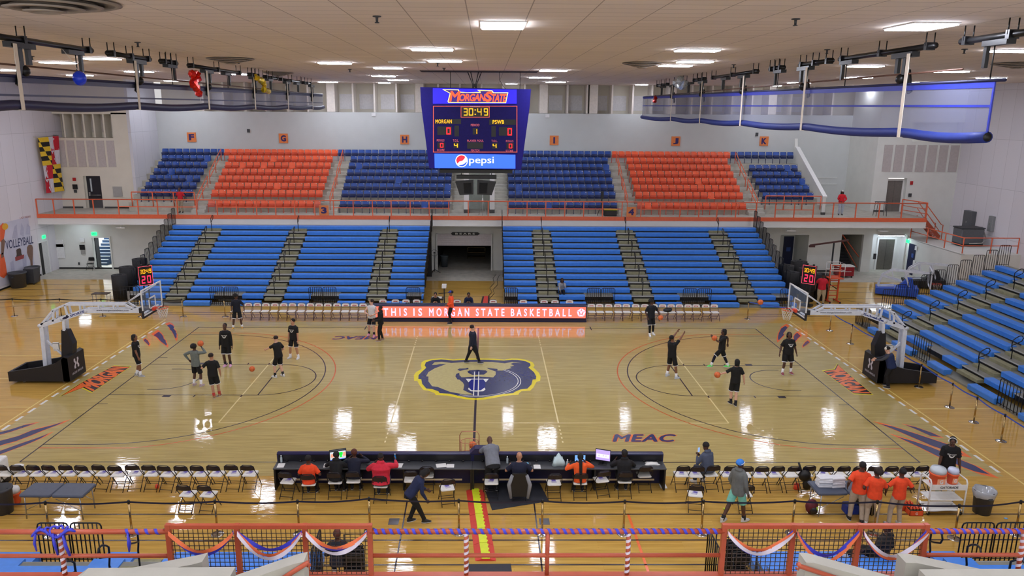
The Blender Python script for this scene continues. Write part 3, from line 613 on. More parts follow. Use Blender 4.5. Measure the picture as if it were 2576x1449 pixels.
# ---------------- upper letters, numbers ----------------
sign_o = mat('sign_orange', (224,128,66), .6); sign_n = mat('sign_navy', (44,30,96), .6)
def psign(ch, px, py, y, w_, lab):
    p = AY(px, py, y); h = w_*1.05
    t = thing('section_sign', lab, 'sign', p, 0, None)
    MB().bx(-w_/2, w_/2, -.02, .02, -h/2, h/2).build('board', sign_o, t)
    m = MB(); k = .1 if ch == 'I' else .3
    text(m, ch, plane_fn((-w_*k, -.025, -h*.33), (w_*2*k,0,0), (0,0,h*.66)), .05); m.build('letter', sign_n, t)
for ch, px, py in (('F',482,345), ('G',713,348), ('H',1018,351), ('I',1394,353), ('J',1700,355), ('K',1922,355)): psign(ch, px, py, 27.66, .66, 'square orange wall sign with letter %s' % ch)
for ch, px, py in (('3',815,529), ('4',1588,533)): psign(ch, px, py, 20.22, .62, 'orange sign with number %s on the balcony rail %s' % (ch, 'below section G' if ch == '3' else 'below section J'))
# ---------------- railings ----------------
def rail(name, lab, pts, h=1.03, mids=(.5,), r=.035, m_=None, posts=True, cat='railing', loc0=0):
    t = thing(name, lab, cat, (0,0,0)); m_ = m_ or orange; P = [Vector(p) for p in pts]
    for i in range(len(P)-1):
        MB().tube([P[i]+Vector((0,0,h)), P[i+1]+Vector((0,0,h))], r).build('top_rail', m_, t)
        for q in mids: MB().tube([P[i]+Vector((0,0,h*q)), P[i+1]+Vector((0,0,h*q))], r*.8).build('mid_rail', m_, t)
    if posts:
        for p in P: MB().tube([p, p+Vector((0,0,h))], r).build('post', m_, t)
    return t
PXP = [75,135,186,235,298,347,396,446,494,546,594.5,645,693,741,791.6,839,888.6,937,984,1032,1079.5,1129,1178,1228,1277.6,1326,1373,1421,1468.6,1516,1565,1613,1661.6,1711,1759,1804.6,1852,1903,1951.5,1999,2047,2097,2154,2213,2270,2331]
br = thing('balcony_railing', 'long orange railing along the far balcony edge', 'railing', (0,0,0))
X_ = [max(-29.25, AY(p, 520, BY).x) for p in PXP]
MB().tube([(X_[0],BY,BZ+1.0),(X_[-1],BY,BZ+1.0)], .035).build('top_rail', orange, br)
for x in X_: MB().bx(x-.03, x+.03, BY-.03, BY+.03, BZ, BZ+1.0).build('post', orange, br)
MESHED = (0,1,2,3,8,14,21,22,23,30,37,40,41,42,43,44)
wire = veil('chicken_wire', (150,150,150), .16)
for i in range(len(X_)-1):
    if i in MESHED: MB().quad((X_[i],BY+.01,BZ+.04),(X_[i+1],BY+.01,BZ+.04),(X_[i+1],BY+.01,BZ+.98),(X_[i],BY+.01,BZ+.98)).build('mesh_panel', wire, br)
    else: MB().bx(X_[i], X_[i+1], BY-.02, BY+.02, BZ+.5, BZ+.55).build('mid_rail', orange, br)
a, b = AY(330,483,21.95), AY(488,484,21.95)
rail('guard_rail', 'short orange guard rail in front of blue section F', [(a.x+(b.x-a.x)*k/3, 21.95, BZ+.35) for k in range(4)], a.z-BZ-.35, ())
a, b = AY(1927,493,21.95), AY(2066,493,21.95)
rail('guard_rail', 'short orange guard rail in front of blue section K', [(a.x+(b.x-a.x)*k/3, 21.95, BZ+.35) for k in range(4)], a.z-BZ-.35, ())
for k, (x, nm) in enumerate(((-19.15,'between F and G'), (-10.2,'between G and H'), (10.0,'between I and J'), (18.85,'between J and K'))):
    for i0, i1, w_ in ((1.2, 4.6, 'upper'), (5.2, 8.0, 'lower')):
        t = thing('aisle_handrail', '%s sloping orange handrail in the aisle %s' % (w_, nm), 'handrail', (x,0,0))
        f = lambda i: Vector((0, yf_(i)+.3, zt_(i)))
        a, b = f(i0), f(i1)
        for h in (.5, .92): MB().tube([a+Vector((0,0,h)), b+Vector((0,0,h))], .028).build('rail', orange, t)
        for q in (0, .5, 1): p = a+(b-a)*q; MB().tube([p, p+Vector((0,0,.92))], .028).build('post', orange, t)
# right end of the balcony: gate rail, steps down, platform rail
rail('end_railing', 'orange mesh railing closing the right end of the balcony', [(29.85,BY,BZ),(29.3,22.4,BZ)], 1.03, (.3,.6))
pe = G(2362,602,2.4); ps = Vector((30.0, 20.8, 4.05))
t = thing('metal_steps', 'orange metal steps from balcony down to the raised platform', 'stairs', (0,0,0))
for o_ in (0, .9):
    MB().bar(ps+Vector((0,o_,-.1)), pe+Vector((0,o_,.12)), .05, .28).build('stringer', dorange, t)
    MB().tube([ps+Vector((0,o_,.95)), pe+Vector((0,o_,1.05)), pe+Vector((.15,o_,1.0)), pe+Vector((.15,o_,0))], .03).build('handrail', orange, t)
    MB().tube([ps+Vector((0,o_,.5)), pe+Vector((0,o_,.5))], .025).build('mid_rail', orange, t)
for k in range(8): p = ps+(pe-ps)*((k+.5)/8); MB().bx(p.x-.14, p.x+.14, p.y, p.y+.9, p.z-.03, p.z).build('step', dorange, t)
rail('platform_railing', 'orange railing around the raised concrete platform on the right', [(29.95,22.0,2.44),(29.95,20.0,2.44),(29.95,18.0,2.44),(29.95,16.1,2.44),(31.7,16.1,2.44),(33.4,16.1,2.44)], .98, (.5,))
p = AX(2330,520,33.55)
# electrical boxes
def wallbox(name, lab, cat, px, py, w_, h, d=.25, m_=dkgrey):
    p = AX(px, py, 33.6-d); t = thing(name, lab, cat, p)
    MB().rb(0, d, -w_/2, w_/2, -h/2, h/2, .02).build('box', m_, t); MB().bx(-.012, 0, -w_*.42, w_*.42, -h*.42, h*.42).build('door', m_, t); MB().bx(-.03,-.012,-.03,.03,-.05,.05).build('latch', steel, t)
wallbox('electrical_cabinet', 'tall dark grey electrical cabinet on the right wall', 'electrical box', 2431, 558, .9, 1.5, .35, mat('cabinet_grey', (92,94,98), .6))
wallbox('disconnect_switch', 'small light grey switch box with conduit on right wall', 'electrical box', 2490, 563, .45, 1.0, .2, mat('switch_grey', (136,138,140), .6))
g = G(2443,616,2.44); t = thing('equipment_cart', 'dark grey boxy cart standing on the raised platform', 'cart', (g.x-.3, g.y, 2.42))
MB().rb(-.75,.75,-.5,.5,.15,1.15,.05).build('body', mat('cabinet_grey',(0,0,0)), t); MB().rb(-.78,.78,-.53,.53,1.15,1.22,.02).build('lid', dkgrey, t)
MB().bx(-.78,.78,-.45,.45,.06,.15).build('base', black, t); MB().tube([(-.2,-.55,.2),(.5,-.7,.25),(.85,-.6,.5),(.9,.1,1.2)], .04).build('hose', steel, t)
# small things on the walls
def plate(name, lab, cat, p, w_, h, m_, nrm='y', txt=None, tm=None):
    t = thing(name, lab, cat, p); m = MB()
    if nrm == 'y': m.bx(-w_/2,w_/2,-.03,.0,-h/2,h/2); fn = plane_fn((-w_*.38,-.035,-h*.3),(w_*.76,0,0),(0,0,h*.6))
    else:
        s = nrm; m.bx(0 if s > 0 else -.03, .03 if s > 0 else 0,-w_/2,w_/2,-h/2,h/2); fn = plane_fn((.035*s,-w_*.38 if s > 0 else -w_*.38,-h*.3),(0,w_*.76,0),(0,0,h*.6))
        if s < 0: fn = plane_fn((-.035,w_*.38,-h*.3),(0,-w_*.76,0),(0,0,h*.6))
    m.build('plate', m_, t)
    if txt: m = MB(); text(m, txt, fn, .02); m.build('lettering', tm or white, t)
exg = em('exit_green', (40,230,130), 2.2); exd = mat('exit_letter', (10,60,30), .5)
plate('exit_sign', 'green EXIT sign above the left stair doorway', 'exit sign', AY(237,588,22.08), .36, .22, exg, 'y', 'EXIT', exd)
plate('exit_sign', 'green EXIT sign on left side wall beside the banner', 'exit sign', AX(110,596,-29.28), .36, .22, exg, 1, 'EXIT', exd)
plate('exit_sign', 'green EXIT sign above the dark blue door at right', 'exit sign', AX(2284,607,29.82), .36, .22, exg, -1, 'EXIT', exd)
red = mat('alarm_red', (180,30,34), .4); wp = mat('plate_white', (222,222,222), .5)
for lab, px, py, y, w_, h, m_ in (('red fire alarm pull beside the upper left door', 187,451,23.46,.22,.22,red), ('black square sign beside the upper left door', 189,470,23.46,.34,.34,black), ('small grey switch plate below the black sign, upper left', 190,481,23.46,.2,.2,dkgrey),
    ('red alarm plate left of the lower stair doorway', 207,604,22.06,.3,.3,wp), ('black square sign left of the lower stair doorway', 207,622,22.06,.36,.36,black), ('grey plate under the black sign, lower left wall', 209,634,22.06,.28,.3,mat('plate_grey',(160,158,154),.6)),
    ('white notice with red print above the cabinet, left wall', 150,612,22.06,.5,.5,wp), ('white recessed cabinet on the lower left wall', 152,632,22.06,.6,1.0,wp), ('small outlet low on the lower left wall', 199,663,22.06,.1,.18,dkgrey),
    ('blue sign beside the dark door in right alcove', 1983,627,24.5,.3,.3,mat('sign_blue',(50,80,150),.5)), ('thermostat plate left of the lower elevator', 2200,645,22.06,.2,.4,dkgrey), ('small white alarm box on upper wall between F and G', 625,329,27.66,.2,.25,dkgrey),
    ('small white box high on wall above H', 940,288,27.66,.3,.25,wp), ('small white box high on wall above I', 1377,291,27.66,.3,.25,wp), ('small grey box on wall above sign K', 1904,338,27.66,.2,.25,dkgrey), ('small alarm right of upper elevator', 2293,460,23.56,.2,.25,red), ('small call box right of upper elevator', 2289,491,23.56,.22,.25,dkgrey), ('grey payphone box on the wall beside section F', 296,482,23.46,.62,.7,mat('plate_grey',(0,0,0))), ('round outlet box low on wall by the red chest', 2013,655,22.06,.12,.2,dkgrey)):
    plate('wall_plate', lab, 'wall fitting', AY(px,py,y), w_, h, m_)
for lab, px, py, w_, h, m_ in (('white alarm strobe high beside the blue door', 2305,624,.25,.3,wp), ('blue restroom sign beside the blue door', 2296,643,.25,.28,mat('sign_blue',(0,0,0))), ('white plate low beside the blue door', 2300,660,.25,.3,wp)):
    plate('wall_plate', lab, 'wall fitting', AX(px,py,29.82), w_, h, m_, -1)
tl = thing('ceiling_light', 'fluorescent strip light glowing above the lower elevator', 'ceiling light', AY(2243,592,22.0)); MB().bx(-.85,.85,-.1,.1,-.05,.0).build('tube', em('strip_glow', (225,240,255), 10), tl); MB().bx(-.9,.9,-.12,.12,0,.05).build('housing', tray, tl)
tl = thing('ceiling_light', 'small lamp under the balcony at the far left', 'ceiling light', (-27.3,20.9,3.38)); MB().bx(-.35,.35,-.15,.15,-.06,-.0).build('lens', em('strip_glow',(0,0,0),0), tl); MB().bx(-.4,.4,-.18,.18,0,.04).build('housing', tray, tl)
for px, n_ in ((295,'second section post from left'),(530,'left of section G'),(782,'beside number 3 sign'),(1027,'below section H'),(1272,'right of the tunnel'),(1511,'below section I'),(1755,'below section J'),(1998,'right of section K'),(2233,'near the right end of the balcony')):
    a = AY(px, 565, BY-.3); tag(MB().tube([(0,0,.2),(0,0,0)], .02).bx(-.3,.3,-.12,.12,-.06,0).build('downlight', white), 'small white lamp on the balcony underside, '+n_, 'lamp', 'lamps under the balcony edge', None, (a.x, BY+.16, 3.19))
for x in (): pass
# ---------------- flag ----------------
fy, fb, fr_, fwh = mat('flag_yellow',(240,200,50),.7), mat('flag_black',(24,22,24),.7), mat('flag_red',(206,30,50),.7), mat('flag_white',(228,222,232),.7)
fc = [AX(92,347,-29.1), AX(141,342,-29.1), AX(157,480,-29.1), AX(112,486,-29.1)]
def fpt(u, v, o=0):
    p = (fc[3]*(1-u)+fc[2]*u)*(1-v)+(fc[0]*(1-u)+fc[1]*u)*v; return p+Vector((.12+.05*sin(u*9+v*5)+o, 0, 0))
fo = {}
for k in 'ybrw': fo[k] = MB()
def fq(k, pts, o=0): fo[k].add([fpt(u, v, o) for u, v in pts], [tuple(range(len(pts)))])
for (u0, v0) in ((0,.5), (.5,0)):
    for k in range(6):
        va, vb = v0+.5-(k+1)/12, v0+.5-k/12; ua, ub = u0+.5*k/6, u0+.5*(k+1)/6
        c1, c2 = ('b','y') if k % 2 == 0 else ('y','b')
        fq(c1, [(u0,va),(ub,va),(ua,vb),(u0,vb)]); fq(c2, [(ub,va),(u0+.5,va),(u0+.5,vb),(ua,vb)])
for (u0, v0) in ((.5,.5), (0,0)):
    for i in range(2):
        for j in range(2):
            c = 'w' if (i+j) % 2 else 'r'; d = 'r' if c == 'w' else 'w'   # cell (i right, j up)
            a, b = u0+.25*i, v0+.25*j; fq(c, [(a,b),(a+.25,b),(a+.25,b+.25),(a,b+.25)])
            cu, cv = u0+.25, v0+.25; su, sv = (1 if i else -1), (1 if j else -1)
            fq(d, [(cu,cv),(cu+su*.045,cv),(cu+su*.045,cv+sv*.15),(cu,cv+sv*.15)], .006); fq(d, [(cu+su*.045,cv),(cu+su*.17,cv),(cu+su*.17,cv+sv*.022),(cu+su*.045,cv+sv*.022)], .006)
            for ku, kv, r1, r2 in ((0,.19,.07,.03), (.08,.155,.035,.02), (.19,0,.04,.03), (.16,.035,.03,.02)):
                q = [(cu+su*max(0, ku+r1*cos(t)), cv+sv*max(0, kv+r2*sin(t))) for t in [2*PI*x/12 for x in range(12)]]; fq(d, q, .008)
fl_ = thing('state_flag', 'long black, gold, red and white state flag hanging by left wall', 'flag', (0,0,0))
for k, m_, nm in (('y',fy,'gold_field'),('b',fb,'black_field'),('r',fr_,'red_field'),('w',fwh,'white_field')): fo[k].build(nm, m_, fl_)
m = MB().tube([fpt(0,1.01), fpt(1,1.01)], .02)
for u in (0,1): q = fpt(u,1.01); m.tube([q, (-29.3, q.y, q.z+.02)], .015)
m.build('flag_rod', steel, fl_)
# ---------------- volleyball banner ----------------
bn = thing('volleyball_banner', 'large pale volleyball banner with players on the left wall', 'banner', (0,0,0))
B = lambda px, py, o=0: AX(px, py, -29.27+o)
b0 = G(0, 0)
zb0, zb1 = .25, 4.0
MB().bx(-29.3,-29.27,8.5,19.25,zb0,zb1).build('sheet', mat('banner_lilac', (196,196,214), .6, var=.1, scale=.8), bn)
m = MB(); a, b, c, d = B(14,645,.006), B(83,611,.006), B(83,592,.006), B(14,620,.006); text(m, 'VOLLEYBALL', bil(B(15,628,.006), B(84,612,.006), B(84,592,.006), B(13,606,.006)), .008); m.build('title_lettering', mat('banner_navy', (40,44,90), .6), bn)
m = MB(); text(m, 'LADY BEARS', bil(B(50,551,.006), B(77,547,.006), B(77,542,.006), B(50,546,.006)), .0); m.build('small_lettering', mat('banner_red', (150,60,60), .6), bn)
m = MB(); m.poly([B(*q, .006) for q in ((0,568),(8,560),(14,575),(10,600),(4,612),(0,606))]); m.poly([B(*q, .006) for q in ((0,640),(8,636),(14,660),(18,690),(10,700),(0,695))]); m.build('player_jerseys', mat('jersey_orange', (226,96,50), .6), bn)
m = MB(); m.poly([B(*q, .009) for q in ((3,606),(9,600),(13,606),(9,640),(3,640))]); m.poly([B(*q, .008) for q in ((68,622),(71,617),(76,615),(81,617),(83,624),(83,640),(82,655),(83,682),(78,678),(76,655),(71,645),(68,636))]); m.poly([B(*q, .009) for q in ((2,640),(8,634),(10,645),(4,650))]); m.build('player_figures', mat('figure_brown', (122,92,78), .6), bn)
m = MB(); m.poly([B(*q, .007) for q in ((41,629),(44,626),(51,624),(53,628),(54,638),(58,645),(40,650),(42,640))]); m.build('bear_crest', mat('crest_brown', (70,50,44), .6), bn)
m = MB(); m.poly([B(*q, .008) for q in ((38,647),(61,640),(60,650),(39,657))]); m.build('crest_ribbon', mat('banner_red', (0,0,0)), bn)
m = MB(); ctr = B(13,570,.01); m.poly([ctr+Vector((0, .3*cos(t), .2*sin(t))) for t in [2*PI*k/16 for k in range(16)]]); m.build('printed_ball', mat('ball_yellow', (226,170,50), .6), bn)
for q in (((30,600),(36,570),(42,565),(45,600)), ((50,590),(54,560),(60,575),(60,596)), ((64,590),(68,562),(76,570),(76,590)), ((60,690),(56,650),(66,640),(68,690)), ((30,700),(26,660),(34,655),(40,700))): MB().poly([B(*k, .004) for k in q]).build('faint_player', mat('banner_grey', (176,176,200), .6), bn)

# ---------------- rolled divider curtains ----------------
net = veil('curtain_net', (116,120,150), .52); netb = mat('curtain_blue', (26,46,124), .6); netd = mat('curtain_navy', (24,26,66), .5); strapm = mat('strap_beige', (222,210,192), .6)
def curtain(X0, ya, yb, zb, zt0, zt1, straps, zs, pipes, rods, lab, tubem, topm, midz, over):
    t = thing('divider_curtain', lab, 'curtain', (0,0,0)); n = 60
    yy = [ya+(yb-ya)*k/n for k in range(n+1)]
    def sag(y):
        e = [ya]+straps+[yb]
        for a, b in zip(e, e[1:]):
            if a <= y <= b: q = (y-a)/(b-a+1e-6); return -.07*sin(PI*q)
        return 0
    zt_l = lambda y: zt0+(zt1-zt0)*(y-ya)/(yb-ya)
    zb_l = lambda y: zb+(y-ya)/(yb-ya)*over
    MB().rings([[(X0+.12*cos(a), y, zb_l(y)+sag(y)+.12*sin(a)) for a in [2*PI*k/12 for k in range(12)]] for y in yy], True).build('roll', tubem, t)
    MB().lathe([(.095,-.002),(.095,.0)], 14).xf(Matrix.Translation((X0, ya-.004, zb_l(ya))) @ Matrix.Rotation(PI/2, 4, 'X')).build('roll_opening', black, t)
    m = MB()
    for a, b in zip(yy, yy[1:]): m.quad((X0,a,zb_l(a)), (X0,b,zb_l(b)), (X0,b,zt_l(b)), (X0,a,zt_l(a)))
    m.build('net', net, t)
    m = MB().bx(X0-.015, X0+.015, ya, ya+.05, zb, zt0)
    for a, b in zip(yy, yy[1:]): m.quad((X0-.01,a,zt_l(a)-.13), (X0-.01,b,zt_l(b)-.13), (X0-.01,b,zt_l(b)), (X0-.01,a,zt_l(a))); zm = lambda y: zb_l(y)+(zt_l(y)-zb_l(y))*midz; m.quad((X0-.012,a,zm(a)-.025), (X0-.012,b,zm(b)-.025), (X0-.012,b,zm(b)+.025), (X0-.012,a,zm(a)+.025))
    m.build('hem_band', topm, t)
    MB().tube([(X0,ya-.3,zt0+.02),(X0,yb,zt1+.02)], .035).build('top_bar', netd, t)
    sx = X0-.13 if X0 > 0 else X0+.13; s0 = 1 if X0 > 0 else -1
    for y in straps:
        z0 = zb_l(y)-.12
        MB().bx(sx-.006, sx+.006, y-.07, y+.07, z0, zs).bx(min(sx,X0), max(sx,X0), y-.07, y+.07, z0-.006, z0+.006).build('strap', strapm, t)
    # winch rig on the ceiling: one thing
    w_ = thing('curtain_winch_rig', lab.replace('rolled see-through', 'black ceiling pipe rig lifting the').replace('divider curtain', 'curtain'), 'winch rig', (0,0,0))
    for a, b in pipes: 
        MB().tube([(X0,a,zs+.12),(X0,b,zs+.12)], .075, 8).build('pipe', blackm, w_)
        for y in (a+.25, b-.25, (a+b)/2): MB().tube([(X0-.1,y,zs+.12),(X0-.1,y,12.8)], .015).tube([(X0+.1,y,zs+.12),(X0+.1,y,12.8)], .015).bx(X0-.11,X0+.11,y-.06,y+.06,zs+.03,zs+.21).build('hanger', blackm, w_)
    for y in straps:
        MB().bx(X0-.1, X0+.1+.5*s0*0, y-.1, y+.9, zs-.08, zs+.05).bar((X0, y+.35, zs-.05), (X0, y+.35, zs-.5), .08, .14, (0,1,0)).bar((X0, y+.7, zs-.05), (X0, y+.7, zs-.45), .08, .14, (0,1,0)).ball((X0,y+.45,zs-.6), .14, 10).bar((X0+.05,y+.25,zs-.4), (X0+.05,y+.05,zs-.95), .05, .16, (0,1,0)).build('winch_bracket', blackm, w_)
        MB().tube([(X0,y+.15,zs-.05),(X0,y+.15,zt_l(y))], .012).build('cable', steel, w_)
    for y in rods:
        MB().bx(X0-.1, X0+.1, y-.5, y+.3, zs-.06, zs+.05).bar((X0,y+.25,zs-.05),(X0,y+.25,zs-.5), .08, .1, (0,1,0)).tube([(X0,y,zs),(X0,y,zt_l(y))], .014).build('hanger_rod', blackm, w_)
    MB().tube([(X0,ya+1.2,zs-.48),(X0,yb-2,zs-.48)], .022).build('drive_shaft', mat('shaft_brown', (88,58,46), .5), w_)
curtain(11.05, -13.5, 23.3, 10.42, 11.57, 11.88, [-10.19,-4.0,2.25,8.41,14.5], 12.36, [(-15.5,-12.1),(-11.1,-6.1),(-5.6,-3.1),(-1.7,-.3),(1.0,7.2),(8.3,10.5),(12,14.5),(16,19)], [-13.3,-6.6,-1.2,5.2,11.2,17.5], 'rolled see-through blue divider curtain on the right', netb, mat('curtain_royal', (32,46,160), .5), .56, .12)
curtain(-10.75, -16, 23.3, 10.96, 11.57, 11.88, [-11.2,-5.0,1.2,7.38,13.54,19.6], 12.36, [(-14,-7.4),(-6.5,-3.6),(-2.8,-1.4),(-.3,5.8),(7,8.6),(9.5,12),(12.4,17),(17.6,19.8)], [-8.3,-1.9,4.0,10.5,16.3], 'rolled see-through navy divider curtain on the left', netd, mat('curtain_navy', (0,0,0)), .34, .1)
# balloons
def balloon(lab, p, r, rgb, sc=(1,1,1.1)):
    t = thing('balloon', lab, 'balloon', p); MB().ball((0,0,0), r, 16, sc).build('skin', mat('balloon_%d' % rgb[0], rgb, .25), t); MB().tube([(0,0,r*1.05),(-.2,0,r+.35),(-.35,0,.55+r)], .006).build('string', white, t)
p = AX(200,197,-10.3); balloon('round blue balloon above the left curtain', p, .17, (20,60,220))
def foil(lab, pts, rgb, r):
    m = MB(); rr2 = random.Random(3); P = [Vector(q) for q in pts]
    Q = [P[0]]
    for a, b in zip(P, P[1:]): Q += [a+(b-a)*.33+Vector((0,0,rr2.uniform(-.04,.04))), a+(b-a)*.66, b]
    m.tube(Q, [max(.05, r*rr2.uniform(.5,1.3)) for _ in Q], 7, False, False)
    t = thing('foil_balloon', lab, 'balloon', (0,0,0)); m.build('crumpled_foil', mat('foil_%d' % rgb[1], rgb, .18, .6, var=.3, scale=12), t); MB().tube([Q[-1], Q[-1]-Vector((0,0,.3))], .005).build('string', white, t)
foil('limp red foil balloon tangled on the left winch rig', [AX(a,b,-10.45) for a, b in ((478,186),(492,182),(497,198),(482,207),(490,216),(498,228),(503,240))], (226,40,26), .14)
foil('limp gold foil balloon tangled on the left winch rig', [AX(a,b,-10.45) for a, b in ((643,188),(648,200),(660,203),(665,215),(664,226),(676,230))], (216,186,40), .13)
foil('small red foil scrap on the right curtain far end', [AX(a,b,10.8) for a, b in ((1648,243),(1650,250),(1646,256))], (200,30,20), .12)
foil('silver foil balloon caught on the far right winches', [AX(a,b,10.8) for a, b in ((1700,208),(1712,202),(1722,210),(1714,218),(1706,214))], (220,232,240), .2)
# ---------------- telescopic bleachers ----------------
deckm = mat('deck_grey', (128,128,120), .7, var=.1, scale=3); stepm = mat('step_olive', (138,136,108), .8, var=.16, scale=6); edge = mat('nosing_silver', (176,178,178), .5)
def guard(m, w_, h, nb, z0=0, r=.016):     # barred panel in the local x-z plane
    k = .09
    m.tube([(0,0,z0),(0,0,h-k),(k*.3,0,h-k*.3),(k,0,h),(w_-k,0,h),(w_-k*.3,0,h-k*.3),(w_,0,h-k),(w_,0,z0)], r*1.15)
    for i in range(1, nb): m.tube([(w_*i/nb,0,z0),(w_*i/nb,0,h)], r, 5)
    m.tube([(0,0,z0+.08),(w_,0,z0+.08)], r); return m
def bleacher(name, lab, loc, rz, segs, rows, t_, h, z0, gates=(), ends=(1,1), deep=.38, rails=(), grp=None, top_full=True, railrows=range(1,12,2), flip=1):
    T = thing(name, lab, 'bleachers', loc, rz); x0, x1 = segs[0][0], segs[-1][1]
    ais = [(segs[i][1], segs[i+1][0]) for i in range(len(segs)-1)]
    zi = lambda i: z0+h*i
    for i in range(rows):
        y = i*t_; z = zi(i); S_ = list(segs)
        if top_full and i == rows-1: S_ = [(x0, x1)]
        if i < 2:
            N = []
            for a, b in S_:
                cur = a
                for g0, g1 in sorted(gates):
                    if g1 > cur and g0 < b:
                        if g0 > cur+.05: N.append((cur, g0))
                        cur = max(cur, g1)
                if cur < b-.05: N.append((cur, b))
            S_ = N
        for a, b in S_:
            MB().rings([[(x, y, z-.22), (x, y-.015, z-.03), (x, y, z), (x, y+deep-.03, z+.005), (x, y+deep, z-.02), (x, y+deep*.75, z-.23), (x, y+.06, z-.25)] for x in (a+.01, b-.01)]).build('bench', blueseat, T)
        if i == 0 : MB().bx(x0, x1, .12, t_+.1, .0, .07).build('deck', deckm, T)
        else:
            parts = [(x0, x1)]
            for a, b in parts:
                MB().bx(a, b, y+.1, y+t_+.1, z-.07, z-.03).build('deck', deckm, T)
                MB().bx(a, b, y+.12, y+.14, z-h-.03, z-.07).build('riser', black, T)
                MB().bx(a, b, y+.09, y+.1, z-.075, z-.025).build('nosing', edge, T)
        if i > 0:
            for a, b in ais: MB().bx(a+.12, b-.12, y-.2, y+.1, z-h-.03, z-h*.5-.03).build('aisle_step', stepm, T)
    for k, (a, b) in enumerate(ais):
        xm = (a+b)/2+(.0)
        for i in railrows:
            if i >= rows: continue
            y = i*t_+.25; z = zi(i)-.03
            MB().tube([(xm,y,z),(xm,y,z+.4),(xm,y-.06,z+.58),(xm,y-.06,z+.8),(xm,y+.04,z+.9),(xm,y+.2,z+1.0),(xm,y+.32,z+1.0),(xm,y+.37,z+.9),(xm,y+.32,z+.78),(xm,y+.1,z+.66),(xm,y-.05,z+.6)], .022).build('aisle_rail', blackm, T)
    for e, xe in ((0, x0), (1, x1)):
        if not ends[e]: continue
        for i in range(2 if gates else 1, rows):
            m = guard(MB(), t_-.06, 1.1, 5, 0, .014); m.xf(Matrix.Translation((xe+(.03 if e else -.03), i*t_+.13, zi(i)-.03)) @ Matrix.Rotation(PI/2, 4, 'Z')); m.build('end_guard', blackm, T)
    for g0, g1 in gates:
        n = 2 if g1-g0 > 1.5 else 1; w_ = (g1-g0)/n-.06
        for k in range(n): m = guard(MB(), w_, 1.12, 7, .06); m.xf(Matrix.Translation((g0+.03+k*(w_+.06), 1.0*0+.1, .0))); m.build('front_guard', blackm, T)
        MB().bx(g0, g1, 2*t_+.06, 2*t_+.1, 0, zi(2)-.25).build('gap_panel', mat('panel_pale', (160,160,158), .7), T)
    MB().bx(x0+.02, x1-.02, .3, .34, 0, .06).bx(x0+.05, x1-.05, (rows)*t_, rows*t_+.06, 0, zi(rows-1)-.2).build('understructure', black, T)
    return T
gx = lambda a, b: (AY(a, 750, 12.0).x, AY(b, 750, 12.0).x)
bleacher('bleachers', 'blue bleachers on the far side, left of the tunnel', (0,11.85,0), 0, [(-20.07,-18.0),(-16.75,-12.4),(-11.2,-6.5),(-5.3,-3.21)], 13, .622, .268, .27, [gx(296,355), gx(529,602), gx(777,848), gx(1021,1058)])
bleacher('bleachers', 'blue bleachers on the far side, right of the tunnel', (0,11.85,0), 0, [(1.45,3.33),(4.6,8.8),(10.1,14.87),(16.13,18.15)], 13, .622, .268, .27, [gx(1268,1303), gx(1475,1547), gx(1716,1789), gx(1960,1992)])
bleacher('bleachers', 'blue bleachers along the right end of the court', (19.9,0,0), -PI/2, [(-8.7,-6.45),(-4.8,-.53),(1.1,5.4),(7.0,9.3)], 12, .647, .265, .27, [(-8.7,-7.15),(-3.15,-1.8),(2.75,4.1)], (1,1))
NYF = 13.05
a0, a1 = -G(800,1420,.4).x, -G(0,1420,.4).x
bleacher('bleachers', 'near left blue bleachers below the orange rail', (0,-NYF,0), PI, [(a0, 7.25),(8.15,13.5)], 8, .64, .23, .27, [(8.9,10.5)], (0,0), .66, top_full=False, railrows=(1,3,5))
b0_, b1_ = -G(2576,1420,.4).x-.6, -G(1905,1420,.4).x
bleacher('bleachers', 'near right blue bleachers below the orange rail', (0,-NYF,0), PI, [(b0_-1,-11.4),(-10.4,b1_)], 8, .64, .23, .27, [(-13.8,-12.1)], (0,0), .66, top_full=False, railrows=(1,3,5))

# ---------------- basketball hoops ----------------
net_m = mat('net_white', (226,222,214), .8); glass = veil('board_glass', (170,190,215), .12, .05)
bal_m = mat('basketball_orange', (224,112,58), .6, bump=.3, scale=60); seam = mat('ball_seam', (60,34,26), .6)
def ball_mb(r=.12):
    a = MB().ball((0,0,0), r, 20); s_ = MB()
    for ax in range(3): s_.tube([((r*1.0*cos(t), r*sin(t), 0) if ax == 0 else ((0, r*cos(t), r*sin(t)) if ax == 1 else (r*cos(t), 0, r*sin(t)))) for t in [2*PI*k/20 for k in range(20)]], .0035, 4, True)
    return a, s_
BALL = []
def basketball(p, lab, grp=None):
    if not BALL:
        t = thing('basketball', lab, 'basketball', p, 0); a, s_ = ball_mb(); a.build('skin', bal_m, t); s_.build('seams', seam, t); BALL.append(t); return t
    r = dup(BALL[0], p, random.random()*3, lab); return r
def ualogo(m, fn):
    for s in (1, -1):
        pts = [(.5+s*.34,1.0),(.5+s*.12,.98),(.5+s*.13,.72),(.5+s*.02,.56),(.5-s*.1,.5),(.5-s*.02,.44),(.5+s*.13,.28),(.5+s*.12,.02),(.5+s*.34,0),(.5+s*.38,.22),(.5+s*.26,.42),(.5+s*.2,.5),(.5+s*.26,.58),(.5+s*.38,.78)]
        m.add([fn(u, v) for u, v in pts], [tuple(range(len(pts)))])
